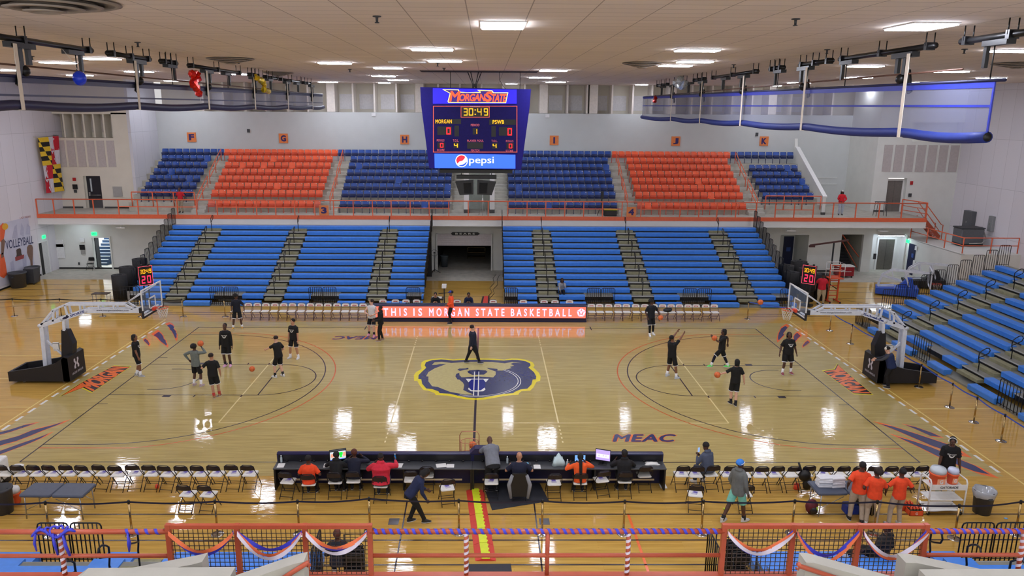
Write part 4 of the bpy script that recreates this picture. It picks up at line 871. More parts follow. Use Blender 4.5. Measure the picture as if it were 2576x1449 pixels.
def hoop(s, lab, brand):
    T = thing('basketball_hoop', lab, 'basketball hoop', (0,0,0)); q = lambda x, z: (s*x, z)
    base = MB().prism([q(16.46,.1),q(16.46,1.08),q(16.62,1.12),q(17.0,.86),q(17.5,.72),q(18.92,.5),q(18.92,.1)], 'y', -.62, -.52).prism([q(16.46,.1),q(16.46,1.08),q(16.62,1.12),q(17.0,.86),q(17.5,.72),q(18.92,.5),q(18.92,.1)], 'y', .52, .62)
    base.prism([q(16.45,.1),q(16.45,1.1),q(16.6,1.16),q(16.72,1.02),q(16.72,.1)], 'y', -.62, .62).bx(min(s*18.82,s*18.92),max(s*18.82,s*18.92),-.6,.6,.1,.5).bx(min(s*16.6,s*18.9),max(s*16.6,s*18.9),-.6,.6,.1,.2)
    padm = mat('pad_black', (22,22,28), .55); base.build('base_box', padm, T)
    m = MB()
    for x in (16.8, 18.4):
        for y in (-.45,.45): m.tube([(s*x,y-.03,.06),(s*x,y+.03,.06)], .06, 10)
    m.build('castors', steel, T)
    mtl = mat('arm_white', (214,220,232), .35)
    MB().prism([q(16.5,1.0),q(16.42,1.55),q(16.6,2.12),q(16.82,2.14),q(16.95,1.0)], 'y', -.16, .16).build('mast_pad', padm, T)
    m = MB()
    for y in (-.13, .13):
        m.bar((s*16.72,y,2.1),(s*16.68,y,2.62),.07,.1,(s,0,0)).bar((s*17.66,y,.45),(s*17.6,y,2.33),.08,.16,(s,0,0))
    m.bar((s*17.57,0,1.65),(s*16.9,0,.95),.07,.07).bar((s*17.57,0,1.5),(s*16.85,0,1.5),.03,.03)
    m.build('uprights', mtl, T)
    m = MB()
    for y in (-.15,.15):
        for a, b in (((17.68,2.3),(16.73,2.6)),((16.73,2.6),(15.75,2.94)),((15.75,2.94),(13.6,2.96))): m.bar((s*a[0],y,a[1]),(s*b[0],y,b[1]),.06,.17)
        for a, b in (((17.6,2.36),(17.04,2.98)),((17.04,2.98),(16.52,3.2)),((16.52,3.2),(14.15,3.21)),((14.15,3.21),(13.85,3.03))): m.bar((s*a[0],y,a[1]),(s*b[0],y,b[1]),.06,.075)
        for a, b in (((17.04,2.98),(17.1,2.5)),((16.55,3.18),(16.5,2.7)),((15.95,3.2),(15.95,2.9)),((15.2,3.2),(15.2,3.0)),((14.6,3.2),(14.6,3.0))): m.bar((s*a[0],y,a[1]),(s*b[0],y,b[1]),.06,.07)
    for y in (-.15,.15):
        for x, z, r in ((16.73,2.6,.084),(15.75,2.94,.084),(17.66,2.31,.084),(17.04,2.98,.037),(16.52,3.2,.037),(14.15,3.21,.037)): m.tube([(s*x,y-.031,z),(s*x,y+.031,z)], r, 12)
    arm = m.build('arm', mtl, T)
    m = MB(); xa, xb = (s*15.35, s*13.95) if s > 0 else (s*15.35, s*13.95)
    X0, X1 = min(xa, xb), max(xa, xb)
    text(m, 'www.morganstatebears.com', plane_fn((X0+.05,-.185,2.925),(X1-X0-.1,0,0),(0,0,.09)), .01); m.build('web_lettering', mat('letter_dark', (60,60,76), .5), arm)
    m = MB()
    a, b = (Vector((s*16.38,-.185,2.68)), Vector((s*15.8,-.185,2.88)))
    if s > 0: a, b = Vector((15.8,-.185,2.88)), Vector((16.65,-.185,2.585))
    text(m, brand, plane_fn(a, b-a, (0,0,.1)), .03); m.build('maker_lettering', mat('letter_blue', (30,50,130), .5), arm)
    if s < 0: MB().poly([Vector((s*16.56,-.188,2.665))+Vector((.14*cos(t), 0, .05*sin(t)+.14*cos(t)*.35)) for t in [2*PI*k/18 for k in range(18)]]).build('maker_oval', navy, arm)
    MB().bx(min(s*13.15,s*13.6),max(s*13.15,s*13.6),-.18,.18,2.86,3.06).build('arm_pad', padm, T)
    m = MB()
    for y in (-.6,.6): m.tube([(s*13.15,y,3.88),(s*14.3,0,3.14)], .022)
    m.bar((s*13.2,-.7,2.98),(s*13.2,.7,2.98),.06,.05); m.build('struts', mtl, T)
    bx = s*13.107; MB().bx(bx-.006,bx+.006,-.89,.89,2.93,3.95).build('glass', glass, T)
    m = MB().bx(bx-.02,bx+.02,-.915,-.87,2.9,3.97).bx(bx-.02,bx+.02,.87,.915,2.9,3.97).bx(bx-.02,bx+.02,-.87,.87,3.925,3.97).bx(bx-.02,bx+.02,-.87,.87,2.9,2.945)
    for y0, y1, z0, z1 in ((-.305,-.255,3.05,3.5),(.255,.305,3.05,3.5),(-.305,.305,3.46,3.51),(-.305,.305,3.05,3.09)): m.bx(bx-.013,bx+.013,y0,y1,z0,z1)
    m.build('board_frame', white, T)
    MB().bx(bx-.04,bx+.04,-.93,.93,2.84,2.91).bx(bx-.04,bx+.04,-.94,-.89,2.84,3.15).bx(bx-.04,bx+.04,.89,.94,2.84,3.15).build('edge_pad', padm, T)
    rx = s*12.726; rm = mat('rim_orange', (226,72,40), .35)
    MB().tube([(rx+.23*cos(t), .23*sin(t), 3.05) for t in [2*PI*k/24 for k in range(24)]], .012, 6, True).bar((s*12.95,-.08,3.04),(s*13.09,-.08,3.0),.03,.06).bar((s*12.95,.08,3.04),(s*13.09,.08,3.0),.03,.06).bx(min(s*13.0,s*13.1),max(s*13.0,s*13.1),-.1,.1,2.95,3.08).build('rim', rm, T)
    m = MB(); n = 12
    for k in range(n):
        for d in (1, -1):
            P = []
            for j in range(6):
                r = .225-.02*j if j < 5 else .13; t = 2*PI*(k+d*j*.5)/n; P.append((rx+r*cos(t), r*sin(t), 3.04-.085*j))
            m.tube(P, .006, 4)
    m.build('net', net_m, T)
    fx = s*16.447
    m = MB(); uy = -1 if s > 0 else 1
    ualogo(m, plane_fn((fx-s*.004, -.28*uy, .5), (0,.5*uy,0), (0,0,.42))); text(m, 'UNDER ARMOUR', plane_fn((fx-s*.004,-.42*uy,.3),(0,.84*uy,0),(0,0,.09)), .01)
    m.build('sponsor_mark', mat('mark_grey', (196,196,204), .5), T)
    tw = MB().bx(s*17.2-.12 if s < 0 else 17.0, s*17.2+.12 if s < 0 else 17.24, -.05, -.02, 1.28, 1.55).bx(s*17.2-.12 if s < 0 else 17.0, s*17.2+.12 if s < 0 else 17.24, .0, .03, 1.2, 1.55).bx(s*17.2-.12 if s < 0 else 17.0, s*17.2+.12 if s < 0 else 17.24, -.05, .03, 1.53, 1.56)
    tag(tw.build('towel', white), 'white towel draped on the %s hoop crossbar' % ('left' if s < 0 else 'right'), 'towel')
hoop(-1, 'white-armed portable basketball hoop at the left end', 'SPORTS')
hoop(1, 'white-armed portable basketball hoop at the right end', 'Schelde')
# spare hoops folded away in the right corner
def spare(px, py, rz, blue, lab):
    g = G(px, py); T = thing('spare_hoop', lab, 'basketball hoop', (g.x,g.y,0), rz); bm = mat('spare_blue', (40,84,190), .5) if blue else mat('pad_black', (0,0,0)); mtl = mat('arm_white', (0,0,0))
    MB().prism([(-1.2,.1),(-1.2,.45),(1.1,.6),(1.1,.1)], 'y', -.6, .6).build('base_box', bm, T)
    MB().prism([(.0,.55),(.5,1.15),(.75,1.1),(.9,.6)], 'y', -.2, .2).build('mast_pad', bm, T)
    m = MB()
    for y in (-.2,.2):
        P = [(-1.1,.5),(-.9,1.2),(-.4,1.55),(1.6,1.5)]
        for a, b in zip(P, P[1:]): m.bar((a[0],y,a[1]),(b[0],y,b[1]),.07,.09)
        m.bar((-.95,y,1.15),(.2,y,.9),.06,.07).bar((-.4,y,1.5),(-.3,y,1.05),.06,.06).bar((-1.1,y,.5),(-.2,y,.6),.06,.06).bar((.3,y,1.5),(.6,y,.6),.06,.08)
    m.build('arm', mtl, T)
    MB().bx(1.66,1.68,-.88,.88,.75,1.78).build('glass', glass, T)
    m = MB().bx(1.63,1.7,-.92,-.87,.72,1.8).bx(1.63,1.7,.87,.92,.72,1.8).bx(1.63,1.7,-.87,.87,1.76,1.8).bx(1.63,1.7,-.87,.87,.72,.76); m.build('board_frame', mtl, T)
    MB().tube([(2.1+.23*cos(t), .23*sin(t), .9) for t in [2*PI*k/20 for k in range(20)]], .014, 6, True).bx(1.7,1.88,-.1,.1,.84,.95).build('rim', mat('rim_orange', (0,0,0)), T)
    m = MB()
    for k in range(12): t = 2*PI*k/12; m.tube([(2.1+.22*cos(t),.22*sin(t),.9),(2.1+.13*cos(t+.4),.13*sin(t+.4),.5)], .006, 4)
    m.build('net', net_m, T)
spare(2255, 742, -.45, True, 'folded spare hoop with a bright blue base in the right corner')
spare(2322, 722, -.3, False, 'folded spare hoop with a black base beside right bleachers')

# ---------------- courtside LED board ----------------
T = thing('display_board', 'long coral LED board reading THIS IS MORGAN STATE BASKETBALL', 'display board', (0,0,0))
lx0, lx1 = -5.55, 5.72; ly = 8.78
MB().prism([(ly,0),(ly,.16),(ly-.02,.18),(ly-.02,.86),(ly+.02,.92),(ly+.35,.92),(ly+.35,0)], 'x', lx0, lx1).build('housing', navy, T)
scr = MB().bx(lx0+.1, lx1-.06, ly-.03, ly-.02, .24, .84).build('screen', em('led_coral', (255,104,84), 1.15), T)
m = MB(); words = [('THIS',965,1024),('IS',1040,1062),('MORGAN',1080,1180),('STATE',1197,1269),('BASKETBALL',1285,1438)]
for w_, a, b in words: xa, xb = AY(a, 785, ly).x, AY(b, 785, ly).x; text(m, w_, plane_fn((xa, ly-.034, .33), (xb-xa,0,0), (0,0,.42)), .022, 1.7)
m.build('letters', em('led_lilac', (206,186,250), 1.35), scr)
m = MB(); bc = Vector((AY(1462,783,ly).x, ly-.034, .54))
for k in range(5): a = PI/2+k*2*PI/5; m.add([bc+Vector((r*cos(a+d), 0, r*sin(a+d))) for r, d in ((.13,.1),(.24,.06),(.24,1.18),(.13,1.12))], [(0,1,2,3)])
m.poly([bc+Vector((x*.1,0,z*.1)) for x, z in ((-.8,.8),(.9,.9),(.6,.2),(.0,.4),(.7,0),(-.2,-1))]); m.build('ball_icon', em('led_lilac', (0,0,0), 0), scr)
MB().bx(lx0+.1,lx1-.1,ly-.03,ly-.0,.17,.2).build('trim', black, T)
# things behind it
def table(name, lab, x0, x1, y0, y1, h, m_, cat='table'):
    t = thing(name, lab, cat, ((x0+x1)/2,(y0+y1)/2,0)); a, b = (x1-x0)/2, (y1-y0)/2
    MB().rb(-a,a,-b,b,h-.04,h,.015).build('tabletop', m_, t)
    for x in (-a+.05,a-.05):
        for y in (-b+.05,b-.05): MB().tube([(x,y,0),(x,y,h-.04)], .015).build('leg', steel, t)
    return t
table('media_table', 'dark table behind the coral LED board', -3.2, 1.2, 9.35, 9.95, .74, dkgrey)
g = AY(702,0,0)
def stand(lab, x, y, h, top):
    t = thing('tripod_stand', lab, 'stand', (x,y,0)); m = MB().tube([(0,0,.1),(0,0,h)], .03); m.build('pole', black, t)
    for k in range(3): MB().tube([(0,0,.25),(.4*cos(k*2.1),.4*sin(k*2.1),.01)], .02).build('leg', black, t)
    top(t, h)
p = G(1118,790); 
def cam_top(t, h): MB().bx(-.12,.12,-.2,.2,h,h+.16).build('camera', white, t); MB().bar((-.3,-.2,h-.3),(.4,.1,h-.3),.03,.03).build('handle', black, t)
stand('black camera pedestal behind the LED board beside orange-shirted man', p.x, p.y, 1.5, cam_top)
p = G(1094,684)
def fan_top(t, h):
    MB().tube([(.22*cos(k*PI/10),-.05,h+.1+.22*sin(k*PI/10)) for k in range(20)], .012, 5, True).ball((0,0,h+.1),.07,8).build('fan_head', dkgrey, t)
stand('black pedestal fan standing against the wall left of the tunnel', p.x, p.y-.3, 1.3, fan_top)
p = G(1108,760); t = thing('small_table', 'small dark table with white papers behind the LED board', 'table', (AY(1100,745,11).x,11,0)); MB().bx(-.35,.35,-.25,.25,.68,.76).build('tabletop', mat('walnut', (60,44,36), .5), t); MB().bx(-.28,.25,-.2,.2,.76,.79).build('papers', white, t)
for x in (-.3,.3):
    for y in (-.2,.2): MB().tube([(x,y,0),(x,y,.68)], .012).build('leg', steel, t)
t = thing('mesh_cart', 'pale wire shelf cart inside the dark tunnel', 'cart', (-.35,26.5,0)); m = MB()
for x in (-.65,.65):
    for y in (-.25,.25): m.tube([(x,y,0),(x,y,1.25)], .015)
m.build('frame', gold, t)
for z in (.15,.5,.85,1.22): MB().bx(-.65,.65,-.25,.25,z,z+.02).build('shelf', gold, t)
t = thing('trash_can', 'grey trash can just inside the tunnel on the left', 'trash can', (-2.6,23.3,0)); MB().lathe([(.22,0),(.28,.75),(.3,.78),(.3,.82),(.26,.82),(.2,.1)], 18).build('can', mat('bin_grey', (74,82,86), .6), t)
def cablepts(px): return [G(a, b, .012) for a, b in px]
tag(MB().tube(cablepts([(1248,690),(1240,700),(1243,712),(1232,724),(1238,735),(1228,745),(1224,752)]), .012, 5).tube(cablepts([(1256,692),(1250,704),(1252,716),(1240,728),(1243,738),(1233,750),(1228,756)]), .012, 5).build('cable', black), 'black cables snaking over the floor out of the tunnel', 'cable')
t = thing('cable_ramp', 'red and black cable ramp behind the LED board', 'cable ramp', (0,0,0)); a, b, c, d = [G(*q, .03) for q in ((1212,765),(1236,765),(1224,748),(1236,748))]
MB().prism([(G(1209,766).x, G(1209,766).y),(G(1232,766).x, G(1232,766).y),(G(1231,747).x, G(1231,747).y),(G(1214,747).x, G(1214,747).y)], 'z', 0, .05).build('ramp', black, t)
MB().prism([(G(1214,766).x, G(1214,766).y),(G(1227,766).x, G(1227,766).y),(G(1228,747).x, G(1228,747).y),(G(1218,747).x, G(1218,747).y)], 'z', .05, .07).build('lid', mat('ramp_red', (212,64,50), .5), t)

# ---------------- folding chairs ----------------
tube_b = mat('chair_tube_black', (26,24,30), .3, .4); tube_r = mat('chair_tube_brown', (92,66,66), .35, .4); vin = mat('vinyl_white', (228,226,220), .4); vinb = mat('chair_back_black', (30,26,36), .25)
def make_chair(name, tb, bk, sm, logo):
    t = thing(name, '', 'chair', (0,0,0))
    MB().rb(-.2,.2,-.17,.2,.43,.475,.03).build('seat', sm, t)
    n = 8; bp = [(-.2+.4*k/n, -.215-.03*(1-((k/n-.5)*2)**2)) for k in range(n+1)]; bq = [(x,y-.018) for x, y in reversed(bp)]
    R = lambda z, s, d: [(x*s, y+d, z) for x, y in bp+bq]
    back = MB().rings([R(.665,1,.03), R(.74,1,0.01), R(.79,.93,-.0), R(.82,.7,-.005)]).build('backrest', bk, t)
    if logo:
        m = MB(); m.poly([(x*.55, y+.012, .69) for x, y in bp]+[(x*.55, y+.006, .75) for x, y in reversed(bp)]); m.build('printed_logo', mat('logo_red', (190,84,80), .5), back)
    MB().tube([(-.22,.24,0),(-.215,.0,.40),(-.205,-.2,.66),(-.19,-.23,.79),(-.12,-.245,.845),(.12,-.245,.845),(.19,-.23,.79),(.205,-.2,.66),(.215,0,.40),(.22,.24,0)], .012).tube([(-.22,.17,.12),(.22,.17,.12)], .009).build('front_frame', tb, t)
    MB().tube([(-.185,-.27,0),(-.185,.13,.43),(.185,.13,.43),(.185,-.27,0)], .011).tube([(-.185,-.22,.07),(.185,-.22,.07)], .009).tube([(-.185,-.1,.2),(.185,-.1,.2)], .009).build('rear_frame', tb, t)
    return t
chN = make_chair('folding_chair', tube_b, vinb, vin, False); chF = make_chair('folding_chair', tube_r, vin, vin, True)
_first = {id(chN): True, id(chF): True}
def place(ch, x, y, rz, lab, grp=None, z=0):
    if _first[id(ch)]: _first[id(ch)] = False; tag(ch, lab, None, grp, None, (x,y,z), rz); return ch
    return dup(ch, (x,y,z), rz, lab, grp)
leaf = MB().bx(-.075,.075,-.1,.1,0,.004).build('leaflet', mat('leaf_pale', (190,186,206), .6))
lf2 = MB().bx(-.05,.06,-.02,.08,.004,.0045).build('printed_corner', mat('leaf_purple', (96,84,170), .6), leaf); LF = [0]
LEAFX = {}
def leaflet(x, y, rz, lab, grp, z=.477):
    a = rz+random.uniform(-.4,.4)
    if LF[0] == 0: tag(leaf, lab, 'leaflet', grp, None, (x,y,z), a); LF[0] = 1
    else: dup(leaf, (x,y,z), a, lab, grp)
rc = random.Random(11)
NL = [88,205,325,440,560,683,805,925,1045,1170,1290,1410,1530,1650,1775,1895]
for k, a in enumerate(NL):
    p = G(a/2.994+6, 1217); rz = rc.uniform(-.12,.04)
    place(chN, p.x, -9.3+rc.uniform(-.03,.03), rz, 'white-seated black folding chair, %s from left in the near left row' % ORD[k], 'near left bench chairs')
    if k: leaflet(p.x-.02, -9.25, rz, 'pale leaflet on the %s chair of the near left row' % ORD[k], 'leaflets on near left chairs')
NR = [1706,1740,1779,1821,1860,1898,1936,1976,2013,2057,2097,2135,2177,2214,2254,2290,2329]
for k, a in enumerate(NR):
    p = G(a, 1219); rz = rc.uniform(-.08,.1)
    place(chN, p.x, -9.33+rc.uniform(-.04,.04), rz, 'white-seated black folding chair, %s from left in the near right row' % ORD[k], 'near right bench chairs')
    if k in (0,1,3,5,6,8,9,13,14,15,16): leaflet(p.x+.02, -9.28, rz, 'pale leaflet on the %s chair of the near right row' % ORD[k], 'leaflets on near right chairs')
TC = [(722,1257,-.12,'empty chair at the left end of the scorer table',1),(775,1262,.05,'chair under the person in orange shirt and cap',0),(842,1257,0,'chair under the black-shirted person by the big monitor',0),(888,1255,.02,'chair under the ponytailed person in navy',0),(957,1267,-.03,'chair under the person in red hoodie',0),(1033,1253,.02,'empty chair with a black bag, right of the red hoodie',0),(1073,1241,.05,'empty chair tucked in right of the bag chair',0),(1124,1275,.2,'empty angled chair left of the red and yellow ramp',1),
      (1236,1259,.02,'chair behind the person in grey bending over',1),(1306,1262,.0,'chair draped with a black and grey jacket',0),(1394,1261,.05,'empty chair right of the jacket chair',1),(1460,1259,0,'chair under the long-braided person in orange',0),(1514,1253,.22,'empty angled chair right of the orange sweater',1),(1572,1255,0,'chair under the person in the black hoodie',0),(1622,1240,.05,'last chair at the right end of the scorer table',0)]
TCP = []
for px, py, rz, lab, lfl in TC:
    p = G(px, py); place(chN, p.x, p.y+.25, rz, 'white-seated black folding '+lab, 'scorer table chairs'); TCP.append((p.x, p.y+.25))
    if lfl: leaflet(p.x, p.y+.3, rz, 'leaflet lying on the '+lab, 'leaflets on table chairs')
for px, py, rz, lab in ((468,1291,-.1,'left of the two lone chairs behind the near left row'),(520,1292,-.12,'right of the two lone chairs behind the near left row'),(1752,1291,-.15,'lone chair left of the person in teal shorts'),(1876,1291,0,'lone chair right of the person in teal shorts')):
    p = G(px, py); place(chN, p.x, p.y+.25, rz, 'white-seated folding chair, '+lab); leaflet(p.x, p.y+.28, rz, 'pale leaflet on the '+lab, None)
FL = [172,355,487,612,744,875,1001,1135,1266,1392,1520,1655,1782,1909,2038]
for k, a in enumerate(FL):
    p = AY(560+a/5.795, 775, 9.15); place(chF, p.x, 9.2, PI, 'all-white folding chair, %s from left in the far left row' % ORD[k], 'far left bench chairs')
FR = [1489.6,1510.6,1533,1556.4,1578,1602,1625,1648,1670,1691.7,1712.8,1734.8,1755,1779.5,1800.7]
for k, a in enumerate(FR):
    p = AY(a, 775, 9.15); place(chF, p.x, 9.25, PI, 'all-white folding chair, %s from left in the far right row' % ORD[k], 'far right bench chairs')
for k, a in enumerate([305,400,480,560,868,1140,1368,1525,1608,1718]):
    p = AY(860+a/2.994, 760, 10.1); place(chF, p.x, 10.1, PI, 'white folding chair behind the LED board, %s from left' % ORD[k], 'chairs behind the LED board')
tag(MB().ball((0,0,.1),.2,10,(1.2,.8,.6)).ball((.15,.05,.12),.12,8).build('black_bag', black), 'black bag on a white chair in the far right row', 'bag', None, None, (AY(1680,775,9.2).x, 9.25, .46))
tag(MB().ball((0,0,0),.17,10,(1.1,.7,1.1)).ball((.1,0,-.25),.15,8,(1,.7,1.5)).tube([(-.1,0,.1),(-.2,.05,.4)],.03).build('jacket', black), 'black jacket slung over a chair in the near right row', 'jacket', None, None, (G(2003,1219).x, -9.58, .55))
t = thing('folding_chair', 'black folding chair beside the left stair doorway', 'chair', (-26.95,21.75,0), PI); 
for c in chN.children:
    if c.name.startswith(('seat','back')): b = MB().rb(-.2,.2,-.17,.2,.43,.46,.02) if c.name.startswith('seat') else MB().rb(-.2,.2,-.24,-.21,.6,.83,.01); b.build(c.name.split('.')[0], black, t)
    else: q = c.copy(); C.objects.link(q); q.parent = t

# ---------------- scorer table ----------------
tbl = mat('table_black', (24,24,28), .4); tnav = mat('table_navy', (30,30,70), .35)
def scorer(lab, x0, x1, seamx):
    t = thing('scorer_table', lab, 'scorer table', ((x0+x1)/2, -9.3, 0)); a = (x1-x0)/2
    MB().prism([(.45,0),(.45,.93),(.38,1.0),(.27,1.02),(.2,.99),(.22,.74),(.3,.7),(.3,0)], 'x', -a, a).build('front_panel', tnav, t)
    MB().rb(-a,a,-.28,.24,.72,.76,.01).build('tabletop', mat('table_top_grey', (62,64,68), .35), t)
    MB().bx(-a+.05,a-.05,.195,.21,.78,.96).build('equipment_shelf', tbl, t)
    m = MB()
    for k in range(int(a*2/.4)): m.ball((-a+.3+k*.4,.17,.79), .035, 8)
    m.build('cable_grommets', black, t)
    for x in [-a+.03]+[s-(x0+x1)/2 for s in seamx]+[a-.03]: MB().bx(x-.025,x+.025,-.22,.3,0.04,.72).build('leg_panel', black, t)
    MB().tube([(-a+.3,-.05,.3),(a-.3,-.05,.3)], .03).build('foot_rail', mat('pole_beige', (206,184,146), .4), t)
    return t
scorer('left half of the long black scorer table', -5.78, 0, [-3.9,-2.0]); scorer('right half of the long black scorer table', .0, 5.68, [1.6,3.6])
tag(MB().prism([(-.36,0),(-.2,.16),(.2,.16),(.36,0)], 'y', -.12, .16).build('possession_box', tnav), 'dark blue raised hump in the middle of the scorer table', 'box', None, None, (AY(1212,1135,-9.0).x, -8.98, 1.0))
def TT(px, py): return G(px, py, .76)
def paper(px, py, w_, h, rz, lab): p = TT(px, py); tag(MB().bx(-w_/2,w_/2,-h/2,h/2,0,.004).build('paper_sheet', white), lab, 'paper', None, None, (p.x,p.y,.762), rz)
paper(707,1171,.2,.28,.05,'white sheet at the left end of the scorer table'); paper(823,1171,.2,.26,.1,'white sheet left of the big monitor'); paper(1004,1171,.2,.28,-.1,'white sheet right of the red hoodie'); paper(1110,1171,.3,.24,.2,'white sheets left of the table middle'); paper(1133,1172,.22,.22,0,'sheet with pens beside the table middle')
def bottle(p, h, m_, lab, capm=None):
    t = thing('water_bottle', lab, 'bottle', p); MB().lathe([(.03,0),(.033,.02),(.033,h*.65),(.015,h*.85),(.015,h*.93)], 12).build('bottle', m_, t); MB().lathe([(.018,h*.92),(.018,h)], 10).build('cap', capm or white, t)
clr = mat('bottle_clear', (176,190,196), .1)
bottle(tuple(TT(708,1163)), .22, clr, 'clear water bottle at the left end of the scorer table'); bottle(tuple(TT(994,1162)), .26, mat('bottle_blue', (40,130,200), .3), 'blue bottle right of the red hoodie'); bottle(tuple(TT(1276,1165)), .22, clr, 'clear bottle right of the person in grey'); bottle(tuple(TT(1427,1173)), .22, clr, 'clear bottle left of the orange sweater')
def monitor(px, py, w_, h, rz, lab, sc):
    p = TT(px, py); t = thing('monitor', lab, 'monitor', (p.x, p.y, .76), rz)
    MB().bx(-w_/2-.015,w_/2+.015,-.01,.03,.12,.15+h).build('casing', black, t); MB().rb(-.12,.12,-.08,.1,0,.015,.005).tube([(0,.02,.01),(0,.04,.2)], .02).build('stand', black, t)
    s_ = MB().bx(-w_/2,w_/2,-.014,-.01,.135,.135+h).build('screen', em('screen_'+sc[0], sc[1], 1.0), t)
    for nm, col, rects in sc[2]:
        m = MB()
        for a, b, c, d in rects: m.bx(-w_/2+a*w_,-w_/2+b*w_,-.016,-.0145,.135+c*h,.135+d*h)
        m.build(nm, em('scr_'+nm, col, 1.2), s_)
monitor(851,1166,.46,.3,.35,'monitor with green blocks facing the table crew', ('a',(190,196,200), [('green_blocks',(30,220,60),[(.35,.8,.45,.75),(.4,.55,.2,.5),(.62,.75,.2,.5)]),('orange_blocks',(226,140,110),[(.05,.3,.3,.65),(.82,.98,.3,.7)]),('dark_bar',(40,40,44),[(0,1,.86,1)]),('blue_bar',(40,90,190),[(.0,1,0,.06)])]))
monitor(1516,1168,.42,.32,-.35,'monitor showing a purple screen right of the orange sweater', ('b',(170,150,214), [('court_view',(214,206,232),[(.05,.95,.25,.6)]),('dark_figures',(60,50,80),[(.2,.24,.35,.5),(.5,.54,.4,.55),(.7,.74,.4,.52)])]))
def laptop(px, py, lab, col):
    p = TT(px, py); t = thing('laptop', lab, 'laptop', (p.x,p.y,.76)); MB().rb(-.17,.17,-.12,.1,0,.02,.005).build('keyboard', dkgrey, t); MB().bx(-.17,.17,.1,.115,.02,.23).build('lid', black, t); MB().bx(-.155,.155,.095,.1,.03,.215).build('screen', em('laptop_'+lab[:4], col, .9), t)
laptop(1460,1166,'laptop with blue screen in front of the orange sweater', (110,160,220)); 
p = TT(938,1168); tag(MB().rb(-.16,.16,-.12,.12,0,.05,.01).build('console_box', dkgrey), 'dark control box left of the red hoodie', 'console', None, None, (p.x,p.y,.76))
p = TT(1325,1169); t = thing('control_console', 'small control console with blue display on the table', 'console', (p.x,p.y,.76)); MB().rb(-.13,.13,-.08,.08,0,.05,.01).build('box', dkgrey, t); MB().bx(-.07,.05,-.05,.03,.05,.053).build('display', em('console_blue', (90,160,200), .8), t)
p = TT(1351,1174); t = thing('clipboard', 'white-papered clipboard beside the control console', 'clipboard', (p.x,p.y,.762)); MB().bx(-.11,.11,-.15,.15,0,.005).build('board', dkgrey, t); MB().bx(-.1,.1,-.14,.11,.005,.007).build('paper', white, t); MB().bx(-.05,.05,.1,.14,.005,.02).build('clip', steel, t)
def cloth(p, sx, sy, h, m_, lab, cat, nm='towel', seed=1):
    r_ = random.Random(seed); n = 9; V = []
    for j in range(n):
        for i in range(n):
            u, v = i/(n-1), j/(n-1); e = min(u,1-u,v,1-v)*2
            V.append(((u-.5)*sx*(1+.15*sin(v*7)), (v-.5)*sy*(1+.12*sin(u*6+1)), h*(.25+.75*e)*(1 if e > 0 else 0)+r_.uniform(0,.25)*h*(e > 0)))
    F = [(j*n+i, j*n+i+1, (j+1)*n+i+1, (j+1)*n+i) for j in range(n-1) for i in range(n-1)]
    F.append(tuple([i for i in range(n)][::-1]+[j*n for j in range(1, n)]+[(n-1)*n+i for i in range(1, n)]+[j*n+n-1 for j in range(n-2, 0, -1)]))
    tag(MB().add(V, F, True).build(nm, m_), lab, cat, None, None, p)
p = TT(1405,1166); cloth((p.x,p.y,.76), .36, .36, .28, mat('shirt_pale_blue', (190,210,214), .8), 'pale blue shirt heaped on the scorer table', 'shirt', 'crumpled_shirt')
p = TT(1640,1167); cloth((p.x,p.y,.76), .42, .2, .06, white, 'white towel near the right end of the scorer table', 'towel')
p = G(1668,1223); tag(MB().bx(-.1,.1,-.14,.14,0,.004).build('paper_sheet', white), 'white sheet on floor by the right table end', 'paper', None, None, (p.x,p.y,.002))
# jacket over chair
x, y = TCP[9]; t = thing('jacket', 'black and grey jacket hung over a scorer table chair', 'jacket', (x,y,0))
MB().rings([[(-.25,-.33,.2),(.25,-.33,.2),(.25,-.27,.2),(-.25,-.27,.2)],[(-.27,-.31,.5),(.27,-.31,.5),(.27,-.25,.5),(-.27,-.25,.5)],[(-.2,-.29,.88),(.2,-.29,.88),(.2,-.2,.88),(-.2,-.2,.88)]]).build('body', black, t)
for s in (-1,1): MB().tube([(s*.2,-.27,.84),(s*.3,-.3,.55),(s*.24,-.33,.15)], [.05,.06,.04], 8).build('sleeve', mat('sleeve_grey', (132,134,140), .8), t)
# ball rack and balls
p = G(1183,1150); rk = thing('ball_rack', 'pinkish metal wire ball rack behind the scorer table', 'ball rack', (AY(1181,1120,-8.1).x, -8.1, 0)); rm_ = mat('rack_copper', (196,132,104), .35, .5)
m = MB()
for k in range(12): t_ = 2*PI*k/12; m.tube([(.28*cos(t_),.2*sin(t_),.12),(.28*cos(t_),.2*sin(t_),.95)], .008, 5)
for z in (.15,.55,.95): m.tube([(.28*cos(k*PI/10),.2*sin(k*PI/10),z) for k in range(20)], .01, 5, True)
m.build('cage', rm_, rk); MB().tube([(-.3,0,.1),(-.3,0,1.15),(-.24,0,1.27),(.24,0,1.27),(.3,0,1.15),(.3,0,.1)], .014).build('hoop_handle', rm_, rk)
m = MB()
for x in (-.25,.25):
    for y in (-.15,.15): m.ball((x,y,.045), .045, 8)
m.build('castors', black, rk)
for k, (dx, z) in enumerate(((.1,.82),(.1,.57),(-.12,.33))): basketball((rk.location.x+dx, -8.1, z), 'orange basketball %s in the wire ball rack' % ('at the top','in the middle','low')[k])
# balls in play
basketball(AY(1913,760,2.0), 'orange basketball in mid air near the right hoop'); bp_ = G(635,942); basketball((bp_.x,bp_.y,.25), 'orange basketball bouncing left of the centre')
